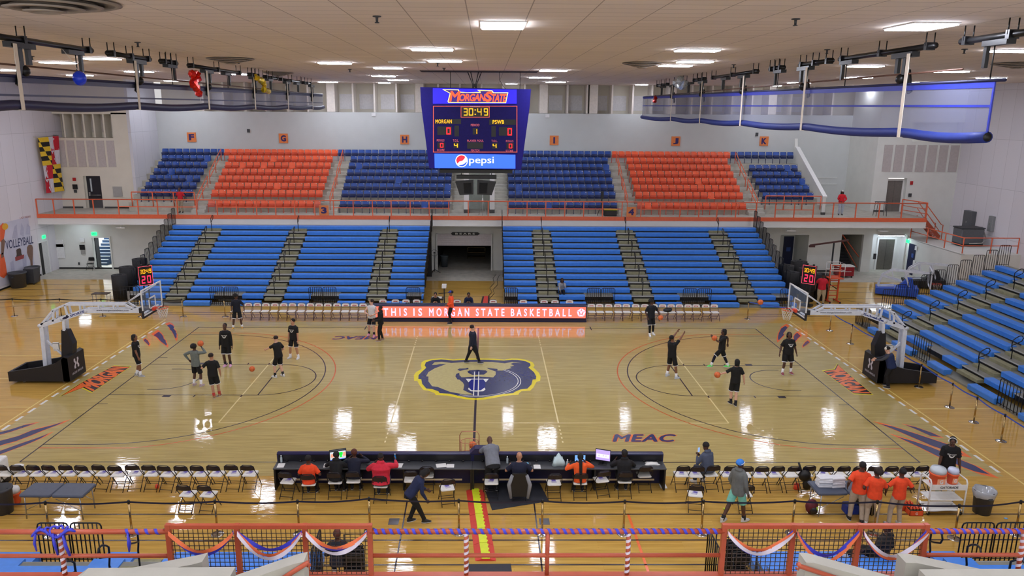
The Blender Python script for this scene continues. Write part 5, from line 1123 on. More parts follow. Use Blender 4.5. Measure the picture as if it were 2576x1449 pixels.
# ---------------- stanchions with belts ----------------
ST = thing('stanchion', '', 'stanchion', (0,0,0))
MB().lathe([(.17,0),(.17,.012),(.15,.025),(.05,.04),(.03,.05)], 24).build('base', chrome, ST); MB().lathe([(.028,.04),(.028,.92)], 14).build('post', gold, ST); MB().lathe([(.034,.9),(.034,.985),(.025,1.0)], 14).build('belt_head', black, ST)
stf = [0]
def stan(x, y, lab, nxt=None, bm=None, grp=None):
    if stf[0] == 0: s_ = ST; tag(ST, lab, None, grp, None, (x,y,0)); stf[0] = 1
    else:
        s_ = thing('stanchion', lab, 'stanchion', (x,y,0), 0, grp)
        for c in ST.children:
            if not c.name.startswith('belt_strap'): q = c.copy(); C.objects.link(q); q.parent = s_
    if nxt:
        d = Vector((nxt[0]-x, nxt[1]-y, 0)); n = 8; dn = d.normalized(); pr = Vector((-dn.y, dn.x, 0))*.002; V = []
        for k in range(n+1):
            q = k/n; c = d*q; z = .95-.05*sin(PI*q)
            V += [c+Vector((0,0,z-.025)), c+Vector((0,0,z+.025))]
        MB().add(V, [(2*k,2*k+2,2*k+3,2*k+1) for k in range(n)]).build('belt_strap', bm, s_)
beltn = mat('belt_navy', (30,30,52), .6); beltb = mat('belt_blue', (50,84,190), .6)
NS = [(-90,1262),(113,1262),(323,1260),(540,1259),(748,1259),(928,1252),(1154,1257),(1365,1258),(1572,1259),(1770,1259),(2000,1258),(2208,1260),(2414,1270),(2569,1260)]
Q = [G(a, b, .98) for a, b in NS]
for k, p in enumerate(Q):
    stan(p.x, p.y, 'brass-coloured belt post, %s from left in the near line' % ORD[k], (Q[k+1].x, Q[k+1].y) if k+1 < len(Q) else (15.5,-11.6), beltn, 'near line of belt posts')
RP = [(14.53,9.5),(18.05,7.34),(18.06,5.09),(18.1,2.9),(18.1,1.0),(18.1,-.8),(18.06,-2.98),(18.09,-4.4),(18.02,-6.0),(18.1,-8.0)]
for k, p in enumerate(RP): stan(*p, 'steel belt post with blue belt, %s from the far end, right side' % ORD[k], RP[k+1] if k+1 < len(RP) else None, beltb, 'right line of belt posts')
LP_ = [(-27,9.6),(-24.9,9.65),(-22.4,9.65),(-20.2,9.65),(-18.15,9.65),(-15.9,9.65),(-13.65,9.66)]
for k, p in enumerate(LP_): stan(*p, 'belt post, %s from left in the far left line' % ORD[k], LP_[k+1] if k+1 < 6 else None, black, 'far left line of belt posts')
# ---------------- right bench area ----------------
padg = mat('padding_slate', (74,82,100), .5)
def massage(lab, cx, cy, w_, d, rz):
    t = thing('treatment_table', lab, 'treatment table', (cx,cy,0), rz)
    for a, b in ((-w_/2, -.01), (.01, w_/2)): MB().rb(a,b,-d/2,d/2,.66,.74,.03).build('padded_top', padg, t)
    for x in (-w_/2+.1, -.1, .1, w_/2-.1):
        for y in (-d/2+.06, d/2-.06):
            if abs(x) > .3: MB().tube([(x,y,0),(x*.97,y,.66)], .016).build('leg', steel, t)
    m = MB()
    for s in (-1,1):
        for y in (-d/2+.06, d/2-.06): m.tube([(s*(w_/2-.1),y,.25),(s*.1,y,.6)], .01)
    m.build('braces', steel, t); return t
p = G(160,1262); massage('slate blue treatment table at the near left', AY(160,1230,-10.5).x, -10.75, 1.75, .72, -.03)
cx_ = AY(2110,1230,-10.4).x; massage('slate blue treatment table holding towels at the near right', cx_, -10.6, 1.7, .74, .02)
for k in range(12):
    s = k % 2; tag(MB().rb(-.19,.19,-.13,.13,0,.045,.012).build('folded_towel', mat('towel_white', (226,228,232), .9)), 'folded white towel, %s up in the %s towel stack' % (ORD[k//2], ('left','right')[s]), 'towel', 'towels stacked on the treatment table', None, (cx_-.52+s*.36, -10.55+random.uniform(-.03,.03), .742+.047*(k//2)), random.uniform(-.15,.15))
p = G(2040,1292); t = thing('backpack', 'dark red and black backpack under the treatment table', 'backpack', (p.x,p.y,0)); MB().ball((0,0,.22),.2,12,(.9,.7,1.1)).build('body', mat('bag_maroon', (92,24,34), .7), t); MB().ball((.02,-.1,.15),.12,10,(1,.6,1)).build('front_pocket', black, t); MB().ball((.1,-.12,.2),.05,8,(.7,.6,1.6)).build('side_bottle', mat('lime', (190,220,80), .5), t)
p = G(2150,1300); tag(MB().rb(-.2,.2,-.15,.15,0,.26,.02).build('cooler_box', mat('cooler_blue',(30,60,160),.5)), 'small blue cooler half hidden behind orange-shirted women', 'cooler', None, None, (p.x,p.y+.25,0))
p = G(2200,1303); tag(MB().rb(-.38,.22,-.2,.25,0,.5,.02).build('road_case', black), 'black case on the floor behind the women in orange', 'case', None, None, (p.x,p.y+.35,0))
# bottle crates
def crate(px, py, lab):
    p = G(px, py); t = thing('bottle_crate', lab, 'crate', (p.x,p.y+.12,0)); om = mat('crate_orange', (226,84,44), .5)
    MB().bx(-.19,.19,-.12,-.11,0,.15).bx(-.19,.19,.11,.12,0,.15).bx(-.19,-.18,-.12,.12,0,.15).bx(.18,.19,-.12,.12,0,.15).bx(-.19,.19,-.12,.12,0,.01).build('tray', om, t)
    m = MB(); text(m, 'G', plane_fn((-.03,-.123,.03),(.06,0,0),(0,0,.08)), .03); m.build('logo', white, t)
    for i in range(4):
        for j in range(2):
            b = thing('squeeze_bottle', 'green squeeze bottle with orange cap in the %s' % lab, 'bottle', (p.x-.135+i*.09, p.y+.065+j*.11, .012), 0, 'bottles in '+lab); MB().lathe([(.036,0),(.036,.15),(.02,.17)], 10).build('bottle', mat('bottle_green', (44,66,44), .5), b); MB().lathe([(.036,.165),(.034,.2),(.012,.21),(.012,.24)], 10).build('cap', om, b)
crate(2305,1298,'front orange bottle crate beside the drinks cart'); crate(2283,1285,'rear orange bottle crate beside the drinks cart')
# drinks cart with two coolers
p = G(2368,1290); ct = thing('drinks_cart', 'white drinks cart lettered GATORADE at the near right', 'cart', (p.x, p.y+.1, 0))
cw = mat('cart_white', (230,230,228), .4)
for z, nm in ((.82,'top_shelf'), (.45,'middle_shelf'), (.14,'bottom_shelf')): MB().rb(-.48,.48,-.25,.25,z,z+.03,.02).build(nm, cw, ct)
for x in (-.5,.5): MB().tube([(x,-.25,.08),(x,-.25,.98),(x,-.2,1.06),(x,.2,1.06),(x,.25,.98),(x,.25,.08)], .022).build('side_frame', cw, ct)
MB().bx(-.48,.48,-.27,-.25,.78,.94).build('front_board', cw, ct)
m = MB(); text(m, 'GATORADE', plane_fn((-.25,-.275,.83),(.5,0,0),(0,0,.07)), .03); m.build('lettering', mat('print_black', (50,50,52), .5), ct)
for x in (-.45,.45):
    for y in (-.22,.22): MB().lathe([(.05,-.02),(.05,.02)], 12).xf(Matrix.Translation((x,y,.05)) @ Matrix.Rotation(PI/2,4,'X')).build('wheel', black, ct)
cx0, cy0 = p.x, p.y+.1
def cooler(x, y, r, h, lab, lidm):
    t = thing('drinks_cooler', lab, 'cooler', (x,y,.85)); om = mat('cooler_orange', (232,92,44), .45)
    MB().lathe([(r*.85,0),(r*.95,h*.1),(r,h*.55),(r*1.1,h*.58),(r*1.1,h*.66),(r,h*.68)], 22).build('barrel', om, t); MB().lathe([(r*1.02,h*.68),(r*1.04,h*.85),(r*.9,h*.97),(r*.2,h)], 22).build('lid', lidm, t)
    m = MB(); m.bx(-r*.55,r*.55,-r*1.03,-r*.98,h*.12,h*.45); lp = m.build('label_patch', mat('patch_pale', (236,160,120), .5), t)
    m = MB(); text(m, 'G', plane_fn((-r*.25,-r*1.04,h*.17),(r*.5,0,0),(0,0,h*.24)), .04); m.build('logo', white, lp)
cooler(cx0-.2, cy0, .2, .5, 'large orange cooler with cloudy lid on the drinks cart', mat('lid_cloudy', (196,206,214), .3)); cooler(cx0+.24, cy0+.02, .14, .46, 'smaller orange cooler with blue-white lid on cart', mat('lid_blue', (200,208,232), .4))
cloth((cx0-.05,cy0-.12,.175), .85, .4, .05, white, 'white sheets on the bottom shelf of the drinks cart', 'cloth', 'white_cloth', 4)
def bin_(x, y, r, h, lab, m_, bag=False):
    t = thing('trash_can', lab, 'trash can', (x,y,0)); MB().lathe([(r*.82,0),(r*.98,h*.9),(r*1.06,h*.92),(r*1.06,h),(r*.98,h),(r*.8,h*.15)], 24).build('can', m_, t)
    for s in (-1,1): MB().bx(-.06,.06,s*(r*1.0)-.02,s*(r*1.0)+.03,h*.72,h*.8).build('handle', m_, t)
    if bag:
        bm = mat('liner_grey', (168,172,178), .15, spec=1); R = []; r_ = random.Random(2)
        for j, (q, z) in enumerate(((1.0,h*.72),(1.1,h*.82),(1.12,h*.98),(1.05,h*1.03),(.9,h*.98),(.7,h*.8),(.4,h*.72))): R.append([(r*q*(1+r_.uniform(-.05,.05))*cos(2*PI*k/20), r*q*(1+r_.uniform(-.05,.05))*sin(2*PI*k/20), z+r_.uniform(-.03,.03)) for k in range(20)])
        MB().rings(R, True, False).build('liner', bm, t)
bg = mat('bin_charcoal', (62,64,70), .5)
p = G(2480,1298); bin_(p.x, p.y+.2, .27, .7, 'dark trash can with clear liner at the near right', bg, True)
p = G(0,1300); bin_(p.x-.03, p.y+.25, .27, .75, 'dark trash can cut by the near left edge', bg)
p = G(30,1272); cooler(p.x, p.y+.15, .16, .5, 'orange bucket with white lid at the near left edge', white); bpy.data.objects[-1] if False else None
for o in list(scene.objects):
    if o.get('label') == 'orange bucket with white lid at the near left edge': o.location.z = 0
p = G(10,1225); t = thing('towel_cart', 'white cart edge at the far near-left corner', 'cart', (p.x-.35,p.y+.2,0)); MB().rb(-.3,.3,-.25,.25,.15,.8,.03).build('body', cw, t); MB().bx(-.3,.3,-.25,.25,0,.15).build('base', black, t)
tag(MB().ball((0,0,.07),.2,10,(1.2,.9,.4)).ball((.1,0,.15),.15,10,(1.2,.9,.4)).build('white_bundle', white), 'white towel bundle on the leftmost near chairs', 'towel', None, None, (G(30,1190,.48).x, -9.15, .47))
for a, b, lab in ((317+1716*0,0,''),): pass
p = G(1716+317/2.994, 965+952/2.994); tag(MB().ball((0,0,.033),.033,10).build('tennis_ball', mat('tennis', (190,220,60), .8)), 'yellow-green tennis ball on the floor', 'ball', None, None, (p.x,p.y,0))
p = G(2530,1305); tag(MB().ball((0,0,.01),.06,8,(1,.7,.3)).build('blue_scrap', mat('scrap_blue', (120,170,220), .6)), 'light blue scrap on the floor at the right', 'litter', None, None, (p.x,p.y,.002))
tag(MB().ball((0,0,.08),.08,8,(.8,.8,1)).build('orange_cone', mat('cone_red', (240,80,50), .5)), 'small red-orange object under the near left chairs', 'cone', None, None, (G(413,1210).x,-9.35,0))
tag(MB().lathe([(.09,0),(.07,.16),(.02,.2)], 10).build('orange_cone', mat('cone_red', (0,0,0))), 'small orange cone under the near right chairs', 'cone', None, None, (G(1987,1210).x,-9.35,0))
# mats and the near cable ramp
def mat_(lab, px, z=.012): tag(MB().prism([tuple(G(a, b).xy) for a, b in px], 'z', 0.002, z).build('floor_mat', mat('rubber_mat', (44,46,54), .7)), lab, 'mat')
mat_('dark rubber mat under the scorer table chairs', [(1222,1240),(1238,1284),(1381,1261),(1358,1217),(1340,1205),(1224,1212)]); mat_('dark blue-black mat at the end of the cable ramp', [(1177,1420),(1176,1449),(1289,1449),(1285,1419)])
rmp = thing('cable_ramp', 'red cable ramp with yellow lid running from scorer table', 'cable ramp', (0,0,0)); rr_ = mat('ramp_red', (212,64,50), .5); ry = mat('ramp_yellow', (214,226,40), .5)
a, b = G(1195,1234), G(1222,1412)
d = b-a; nseg = 5
for k in range(nseg):
    p0, p1 = a+d*(k/nseg), a+d*((k+.985)/nseg)
    R_ = [[(p.x-.26,p.y,.0),(p.x-.1,p.y,.06),(p.x+.1,p.y,.06),(p.x+.26,p.y,0)] for p in (p0, p1)]
    MB().rings(R_).build('ramp_section', rr_, rmp)
    m = MB().prism([(p0.x-.1,p0.y),(p0.x+.1,p0.y),(p1.x+.1,p1.y),(p1.x-.1,p1.y)], 'z', .06, .075)
    for j in range(4): q = p0+(p1-p0)*((j+.5)/4); m.bx(q.x+.1,q.x+.125,q.y-.04,q.y+.04,.055,.072)
    m.build('lid', ry, rmp)
# ---------------- shot clocks, rolled mats, corner things ----------------
def shotclock(lab, px, y, rz):
    x = AY(px, 675, y).x; t = thing('shot_clock', lab, 'shot clock', (x,y,0), rz)
    MB().rb(-.38,.38,-.05,.12,1.33,2.42,.02).build('cabinet', black, t); MB().bx(-.37,.37,-.055,-.05,1.34,1.36).bx(-.37,.37,-.055,-.05,2.39,2.41).bx(-.37,-.35,-.055,-.05,1.34,2.41).bx(.35,.37,-.055,-.05,1.34,2.41).build('edge_light', em('edge_red', (255,90,110), .8), t)
    m = MB(); f = lambda x0, x1, z0, z1: plane_fn((x0,-.056,z0),(x1-x0,0,0),(0,0,z1-z0))
    for ch, q in (('3',(-.29,-.17,2.0,2.24)),('0',(-.14,-.02,2.0,2.24)),('4',(.04,.16,2.0,2.24)),('9',(.19,.31,2.0,2.24))): seg7(m, ch, f(*q), .15)
    m.bx(-.01,.025,-.058,-.056,2.06,2.09).bx(-.01,.025,-.058,-.056,2.15,2.18); m.build('game_time', em('digit_amber2', (255,160,16), 1.5), t); m = MB(); seg7(m, '2', f(-.24,-.04,1.45,1.88), .16); seg7(m, '0', f(.06,.26,1.45,1.88), .16); m.build('shot_time', em('digit_pink', (255,40,80), 1.6), t)
    MB().bx(-.3,.3,-.12,.3,.0,.12).bar((-.12,.05,.1),(-.12,.05,1.35),.06,.06,(0,1,0)).bar((.12,.05,.1),(.12,.05,1.35),.06,.06,(0,1,0)).build('stand', black, t); MB().lathe([(.06,2.42),(.06,2.52)],10,(-.15,.03,0)).lathe([(.06,2.42),(.06,2.5)],10,(.2,.03,0)).build('horn', black, t)
shotclock('red-lit shot clock on a stand behind the left hoop', 364, 11.4, .75); shotclock('red-lit shot clock on a stand behind the right hoop', 2037, 12.3, -.75)
rollm = mat('rolled_mat', (30,30,32), .75, var=.2, scale=10)
for x, y, r, h, lab in ((-20.9,13.3,.42,1.5,'front black rolled mat left of the left shot clock'),(-20.95,14.4,.42,1.75,'middle black rolled mat behind the left shot clock'),(-20.7,15.6,.42,2.0,'rear black rolled mat behind left shot clock'),(20.45,14.05,.45,1.55,'black rolled mat right of the right shot clock'),(19.45,13.75,.43,1.4,'black rolled mat behind the right shot clock'),(18.9,14.8,.45,1.5,'black rolled mat next to the bleacher end guards'),(20.1,15.4,.5,1.6,'middle black rolled mat in the right cluster'),(19.2,16.4,.45,1.6,'rear left black rolled mat in the right cluster'),(20.3,17.2,.5,1.7,'rearmost black rolled mat in the right cluster')):
    t = thing('rolled_mat', lab, 'rolled mat', (x,y,0)); MB().lathe([(r,0),(r,h),(r-.06,h+.01),(r*.45,h-.04),(r*.3,h-.15)], 22).build('roll', rollm, t)
    m = MB().tube([(r*(.9-.03*k)*cos(k*.5), r*(.9-.03*k)*sin(k*.5), h) for k in range(24)], .008, 4)
    m.tube([((r+.005)*cos(k*PI/10),(r+.005)*sin(k*PI/10),h*.45) for k in range(20)], .012, 4, True); m.build('spiral_and_strap', dkgrey, t)
t = table('side_table', 'small dark table left of the left shot clock', -21.8, -20.9, 11.7, 12.2, .74, mat('walnut', (0,0,0)))
# orange lift, camera jib, red chest
p = G(2100,764); t = thing('personnel_lift', 'orange wheeled lift behind the right hoop', 'lift', (p.x,p.y+.4,0)); om = mat('lift_orange', (214,82,44), .45)
for x in (-.28,.28): MB().bar((x,0,.1),(x,0,2.3),.07,.07,(0,1,0)).bar((x,-.4,.1),(x,.4,.1),.06,.08).build('mast', om, t)
for k in range(7): MB().bar((-.28,0,.4+k*.3),(.28,0,.4+k*.3),.03,.04).build('rung', om, t)
MB().bx(-.4,.4,-.35,.3,1.45,1.5).build('platform', om, t)
m = MB()
for z in (1.95,2.35): m.tube([(-.4,-.35,z),(.4,-.35,z),(.4,.3,z),(-.4,.3,z)], .02, 6, True)
for x, y in ((-.4,-.35),(.4,-.35),(.4,.3),(-.4,.3)): m.tube([(x,y,1.5),(x,y,2.35)], .02)
m.build('cage_rail', white, t)
for x in (-.3,.3):
    for y in (-.4,.4): MB().ball((x,y,.06), .06, 8).build('wheel', black, t)
p = G(2085,730); t = thing('camera_jib', 'long dark camera jib arm above the orange lift', 'camera jib', (p.x,p.y,0))
h_ = AY(2088,611,p.y).z; MB().tube([(0,0,0),(0,0,h_)], .05).build('column', blackm, t)
a, b = AY(2038,617,p.y), AY(2134,604,p.y); MB().bar((a.x-p.x,0,a.z),(b.x-p.x,0,b.z),.08,.1).bx(a.x-p.x-.05,a.x-p.x+.3,-.05,.05,a.z-.12,a.z).build('arm', mat('jib_brown', (74,44,44), .5), t)
for k in range(3): MB().tube([(0,0,.4),(.6*cos(k*2.1),.6*sin(k*2.1),.02)], .03).build('leg', blackm, t)
p = G(2128,700); t = thing('red_chest', 'red rolling cooler chest with white lid at right', 'chest', (p.x,p.y+.4,0)); MB().rb(-.55,.55,-.35,.35,.12,.75,.03).build('body', mat('chest_red', (150,26,38), .45), t); MB().rb(-.57,.57,-.37,.37,.75,.83,.02).build('lid', white, t); m = MB(); text(m, 'powerade', plane_fn((-.35,-.355,.4),(.7,0,0),(0,0,.1)), .02); m.build('lettering', white, t)
for x in (-.45,.45): MB().ball((x,-.25,.06),.06,8).build('wheel', black, t)
p = G(32,727); bin_(max(p.x,-28.74), p.y+.5, .5, .95, 'large grey trash can in front of the banner', bg); p = G(52,712); bin_(max(p.x+.1,-28.8), p.y+.6, .42, .95, 'grey trash can behind the large one, left wall', bg); p = G(76,716); t = thing('trash_can', 'square dark trash can on wheels beside the banner', 'trash can', (max(p.x,-28.95),p.y+.3,0)); MB().rings([[(-.27,-.27,.08),(.27,-.27,.08),(.27,.27,.08),(-.27,.27,.08)],[(-.32,-.32,1.0),(.32,-.32,1.0),(.32,.32,1.0),(-.32,.32,1.0)]]).build('can', bg, t); MB().ball((-.2,-.25,.05),.05,8).ball((.2,-.25,.05),.05,8).build('wheels', black, t)
# balcony items
def tripod(lab, x, y, z, h, m_, cam_):
    t = thing('camera_tripod', lab, 'tripod', (x,y,z))
    for k in range(3): MB().tube([(0,0,h*.8),(.3*cos(k*2.09+.5),.3*sin(k*2.09+.5),0)], .02).build('leg', m_, t)
    MB().tube([(0,0,h*.55),(0,0,h)], .025).build('column', m_, t)
    MB().bx(-.08,.08,-.16,.16,h,h+(.5 if cam_ else .14)).build('camera', black, t)
tripod('silver camera tripod on the balcony above the tunnel', AY(1214,540,20.9).x, 20.9, BZ, 1.45, steel, False); tripod('black camera tripod on the balcony beside the yellow-lidded case', AY(1513,540,20.8).x, 20.8, BZ, 1.15, black, True)
p = AY(1535,540,20.8); t = thing('equipment_case', 'black case with bright yellow lid on the balcony', 'case', (p.x,20.85,BZ)); MB().rb(-.42,.42,-.25,.25,.0,.4,.03).build('body', black, t); MB().rb(-.44,.44,-.27,.27,.4,.46,.02).build('lid', mat('lid_yellow', (206,220,40), .5), t)
t = thing('high_stool', 'black frame stool on the balcony before the elevator', 'stool', (AY(2215,540,21.4).x,21.4,BZ)); MB().bx(-.4,.3,-.2,.2,.95,.98).build('seat', dkgrey, t)
for x in (-.35,.25):
    for y in (-.17,.17): MB().tube([(x*1.2,y*1.2,0),(x,y,.95)], .018).build('leg', black, t)
p = AY(1412,0,0)
# ---------------- people ----------------
SK = {'d': mat('skin_dark', (84,54,42), .5, var=.05), 'm': mat('skin_brown', (128,86,64), .5, var=.05), 't': mat('skin_tan', (184,134,106), .5, var=.05), 'l': mat('skin_light', (218,170,146), .5, var=.05)}
hairm = mat('hair_black', (20,16,16), .8, var=.3, scale=40); hairb = mat('hair_brown', (40,26,20), .8, var=.3, scale=40); hairr = mat('hair_auburn', (84,40,26), .8, var=.3, scale=40)
eyew = mat('eye_white', (170,164,158), .4)
CL = {}
def cm(rgb):
    k = 'fabric_%d_%d_%d' % rgb
    return mat(k, rgb, .85, var=.08, scale=14, bump=.15)
def V3(*a): return Vector(a)
def ik(a, b, l1, l2, hint):
    d = b-a; D = d.length
    if D > (l1+l2)*.999: b = a+d*((l1+l2)*.999/D); d = b-a; D = d.length
    x = (l1*l1-l2*l2+D*D)/(2*D); h = math.sqrt(max(0, l1*l1-x*x)); n = d.normalized()
    p = hint-n*hint.dot(n); p = p.normalized() if p.length > 1e-4 else n.orthogonal().normalized()
    return a+n*x+p*h, b
def oval(m, rings, n=14, smooth=True):    # rings: (centre, side vector, front vector)
    m.rings([[c+s*cos(2*PI*k/n)+f*sin(2*PI*k/n) for k in range(n)] for c, s, f in rings], smooth); return m
def limb(m, pts, rr, n=10): return m.tube(pts, rr, n)
def seg_pts(a, b, c, R):                  # points and radii along a two-bone limb; R = (r0, r_bulge, r_mid, r_bulge2, r_end)
    return [a, a.lerp(b,.35), a.lerp(b,.75), b, b.lerp(c,.3), b.lerp(c,.7), c], [R[0], R[0]*1.02, R[1], R[2], R[3], (R[3]+R[4])/2*.95, R[4]]
def remesh(o, v, sub=False):
    md = o.modifiers.new('fuse', 'REMESH'); md.mode = 'VOXEL'; md.voxel_size = v; md.use_smooth_shade = True
    sm = o.modifiers.new('soften', 'SMOOTH'); sm.factor = .5; sm.iterations = 3
def person(lab, loc, face, h=1.85, skin='d', pel=(0,0,.95), lean=(0,0,1), twist=0, hL=None, hR=None, eL=None, eR=None, fL=(-.11,0), fR=(.11,0), kL=None, kR=None,
           head=(0,0,1), look=0, nod=0, top=(12,12,14), sleeve='short', hem=.06, bottom=(10,10,12), legs='shorts', trim=None, shoe=(225,225,225), sock=(230,230,230), hair='short', hairc=None, fat=1.0,
           hood=False, prnt=False, hat=None, toe=None, vest=None, grp=None, sockh=.13, tilt=0, hold=None, sit=False, cuffw=1.0, apron=None, tights=None, lean_r=0):
    s = h/1.83; T = thing('person', lab, 'person', loc, math.radians(face), grp)
    Vv = lambda p: Vector(p)*s
    P = Vv(pel); l = Vector(lean).normalized(); tw = math.radians(twist)
    rt_ = V3(cos(tw), sin(tw), 0); rt_ = (rt_-l*rt_.dot(l)).normalized(); fr = l.cross(rt_)*1.0; fr = -fr if fr.y*cos(tw) < 0 and abs(l.z) > .3 else fr
    hr = V3(1,0,0)
    f = fat
    sh = P+l*.50*s; neck = P+l*.575*s
    hd = Vector(head).normalized(); hc = neck+hd*.138*s
    la = math.radians(look); hf = (V3(sin(la)*1, cos(la), 0)+V3(0,0,math.sin(math.radians(nod)))); hf = (hf-hd*hf.dot(hd)).normalized(); hs = hf.cross(hd).normalized()
    # limbs
    hipL, hipR = P+V3(-.095,0,-.02)*s, P+V3(.095,0,-.02)*s
    def foot(q): return Vv(q if len(q) == 3 else (q[0], q[1], .085))
    kn = V3(0,1,.05)
    KL, AL = ik(hipL, foot(fL), .43*s, .43*s, Vector(kL) if kL else kn+V3(-.1,0,0)); KR, AR = ik(hipR, foot(fR), .43*s, .43*s, Vector(kR) if kR else kn+V3(.1,0,0))
    sL, sR = sh-(rt_*.168*(.85+.15*f)+l*.035)*s, sh+(rt_*.168*(.85+.15*f)-l*.035)*s
    hL = Vv(hL) if hL else V3(-.24,.05,.86)*s+(P-Vv((0,0,.95))); hR = Vv(hR) if hR else V3(.24,.05,.86)*s+(P-Vv((0,0,.95)))
    EL, WL = ik(sL, hL, .29*s, .27*s, Vector(eL) if eL else V3(-.6,-1,-.3)); ER, WR = ik(sR, hR, .29*s, .27*s, Vector(eR) if eR else V3(.6,-1,-.3))
    B = MB(); q = s
    def torso(m, g, z0=-.1, z1=.6, nk=True):   # g = growth
        prof = [(-.13,.13,.095),(-.04,.165,.12),(.06,.16,.115),(.15,.148,.105),(.27,.16,.112),(.38,.175,.118),(.46,.178,.11),(.515,.135,.085),(.555,.075,.065)]
        R = []
        for t, a, b in prof:
            if z0 <= t <= z1: 
                k = f if t < .45 else (1+f)/2
                R.append((P+l*t*s+(fr*(f-1)*.06 if t < .35 else fr*0), rt_*(a*(k*.6+.4)*s+g), fr*(b*k*s+g)))
        oval(m, R)
    torso(B, 0)
    oval(B, [(P+l*.54*s, rt_*.058*s, fr*.058*s), (neck+hd*.0*s, rt_*.055*s, fr*.058*s), (neck+hd*.06*s, hs*.055*s, hf*.06*s)], 10)
    up_ = hd
    oval(B, [(hc+up_*t*s+hf*o*s, hs*a*s, hf*b*s) for t, a, b, o in ((-.125,.028,.03,.045),(-.105,.048,.06,.03),(-.07,.062,.082,.012),(-.03,.07,.092,.004),(.02,.075,.098,0),(.06,.073,.096,-.004),(.095,.058,.076,-.006),(.118,.03,.04,-.006))])
    oval(B, [(hc+hf*.088*s+up_*-.0*s, hs*.010*s, up_*.02*s), (hc+hf*.112*s-up_*.03*s, hs*.016*s, up_*.014*s), (hc+hf*.085*s-up_*.045*s, hs*.018*s, up_*.012*s)], 6)
    for d in (-1, 1): oval(B, [(hc+hs*d*.068*s-up_*.01*s, hf*.018*s, up_*.028*s), (hc+hs*d*.086*s-up_*.01*s-hf*.006*s, hf*.02*s, up_*.032*s)], 8)
    for a, b, c in ((hipL,KL,AL),(hipR,KR,AR)):
        p, r = seg_pts(a,b,c,(.088*s*f,.066*s*(f+1)/2,.054*s,.058*s,.038*s)); limb(B, p, r, 12)
    for a, b, c in ((sL,EL,WL),(sR,ER,WR)):
        k = (f+1)/2; p, r = seg_pts(a,b,c,(.052*s*k,.045*s*k,.04*s*k,.042*s,.028*s)); limb(B, p, r, 10); B.ball(a, .058*s*k, 10)
    for w_, e_, sd in ((WL,EL,-1),(WR,ER,1)):   # hands: palm, four fingers, thumb
        d = (w_-e_).normalized(); n_ = V3(-sd,0,0); n_ = n_-d*n_.dot(d); n_ = n_.normalized() if n_.length > .2 else d.orthogonal().normalized()
        c = d.cross(n_).normalized(); fwd = c if c.y+.3*c.z > 0 else -c; curl = .35 if hold is None else .8
        oval(B, [(w_, fwd*.026*s, n_*.02*s), (w_+d*.04*s, fwd*.042*s, n_*.016*s), (w_+d*.085*s, fwd*.042*s, n_*.013*s)], 8)
        for j, ln in enumerate((.068,.078,.074,.058)):
            b0_ = w_+d*.08*s+fwd*(.033-.022*j)*s; dd = (d+n_*curl*.5).normalized(); d2 = (d+n_*curl*1.6).normalized()
            B.tube([b0_, b0_+dd*ln*.55*s, b0_+dd*ln*.55*s+d2*ln*.5*s], [.0095*s,.009*s,.008*s], 6)
        B.tube([w_+d*.02*s+fwd*.025*s, w_+d*.055*s+fwd*.055*s+n_*.012*s, w_+d*.085*s+fwd*.062*s+n_*.022*s], [.012*s,.011*s,.009*s], 6)
    fdir = []
    for a, k_, tt in ((AL,KL,-1),(AR,KR,1)):
        di = (a-k_); di.z = 0; u = V3((toe or (.15,.15))[0 if tt < 0 else 1]*tt, 1, 0).normalized(); fdir.append(u)
        B.tube([a+V3(0,0,.0), a+V3(0,0,-.045)*s, a+u*.1*s+V3(0,0,-.055)*s], [.038*s,.036*s,.03*s], 8)
    body = B.build('body', SK[skin], T); remesh(body, .0085)
    for d in (-1, 1):
        MB().ball(hc+hf*.088*s+hs*d*.032*s+up_*.012*s, .0105*s, 8).build('eye', eyew, T); MB().ball(hc+hf*.0975*s+hs*d*.032*s+up_*.012*s, .0065*s, 6).build('pupil', black, T)
        MB().tube([hc+hf*.09*s+hs*d*.015*s+up_*.036*s, hc+hf*.09*s+hs*d*.048*s+up_*.036*s], .005*s, 5).build('eyebrow', hairc or hairm, T)
    MB().tube([hc+hf*.096*s-hs*.025*s-up_*.068*s, hc+hf*.103*s-up_*.068*s, hc+hf*.096*s+hs*.025*s-up_*.068*s], .006*s, 5).build('lips', mat('lip_brown', (112,58,52), .5), T)
    # hair and hats
    hm_ = hairc or hairm; H = MB()
    def cap(g, lo, back=0.0): return [(hc+up_*t*s-hf*(.012+back)*s, hs*(a+g)*s, hf*(b+g)*s) for t, a, b in ((lo,.07,.08),(.02,.076,.092),(.06,.074,.092),(.095,.06,.076),(.12,.034,.044),(.13,.008,.01))]
    if hair in ('short','dreads','long','pony','braid','bun'): oval(H, cap(.016, -.012, .014))
    if hair == 'buzz': oval(H, cap(.008, .02, .012))
    if hair == 'afro':
        r_ = random.Random(int(h*1000)); oval(H, cap(.045, -.02, .022))
        for k in range(46): a = r_.uniform(0,2*PI); e = r_.uniform(.15,1.35); p = hc-hf*.02*s+(hs*cos(a)*cos(e)+hf*(sin(a)*cos(e)*.9-.15)+up_*sin(e))*.105*s; H.ball(p+up_*.02*s, .035*s, 6)
    if hair == 'curly':
        r_ = random.Random(int(h*1000)+1); oval(H, cap(.012, .0, .01))
        for k in range(34): a = r_.uniform(0,2*PI); e = r_.uniform(.35,1.4); p = hc+(hs*cos(a)*cos(e)+hf*sin(a)*cos(e)*.9+up_*sin(e))*.09*s; H.ball(p+up_*.035*s, .028*s, 6)
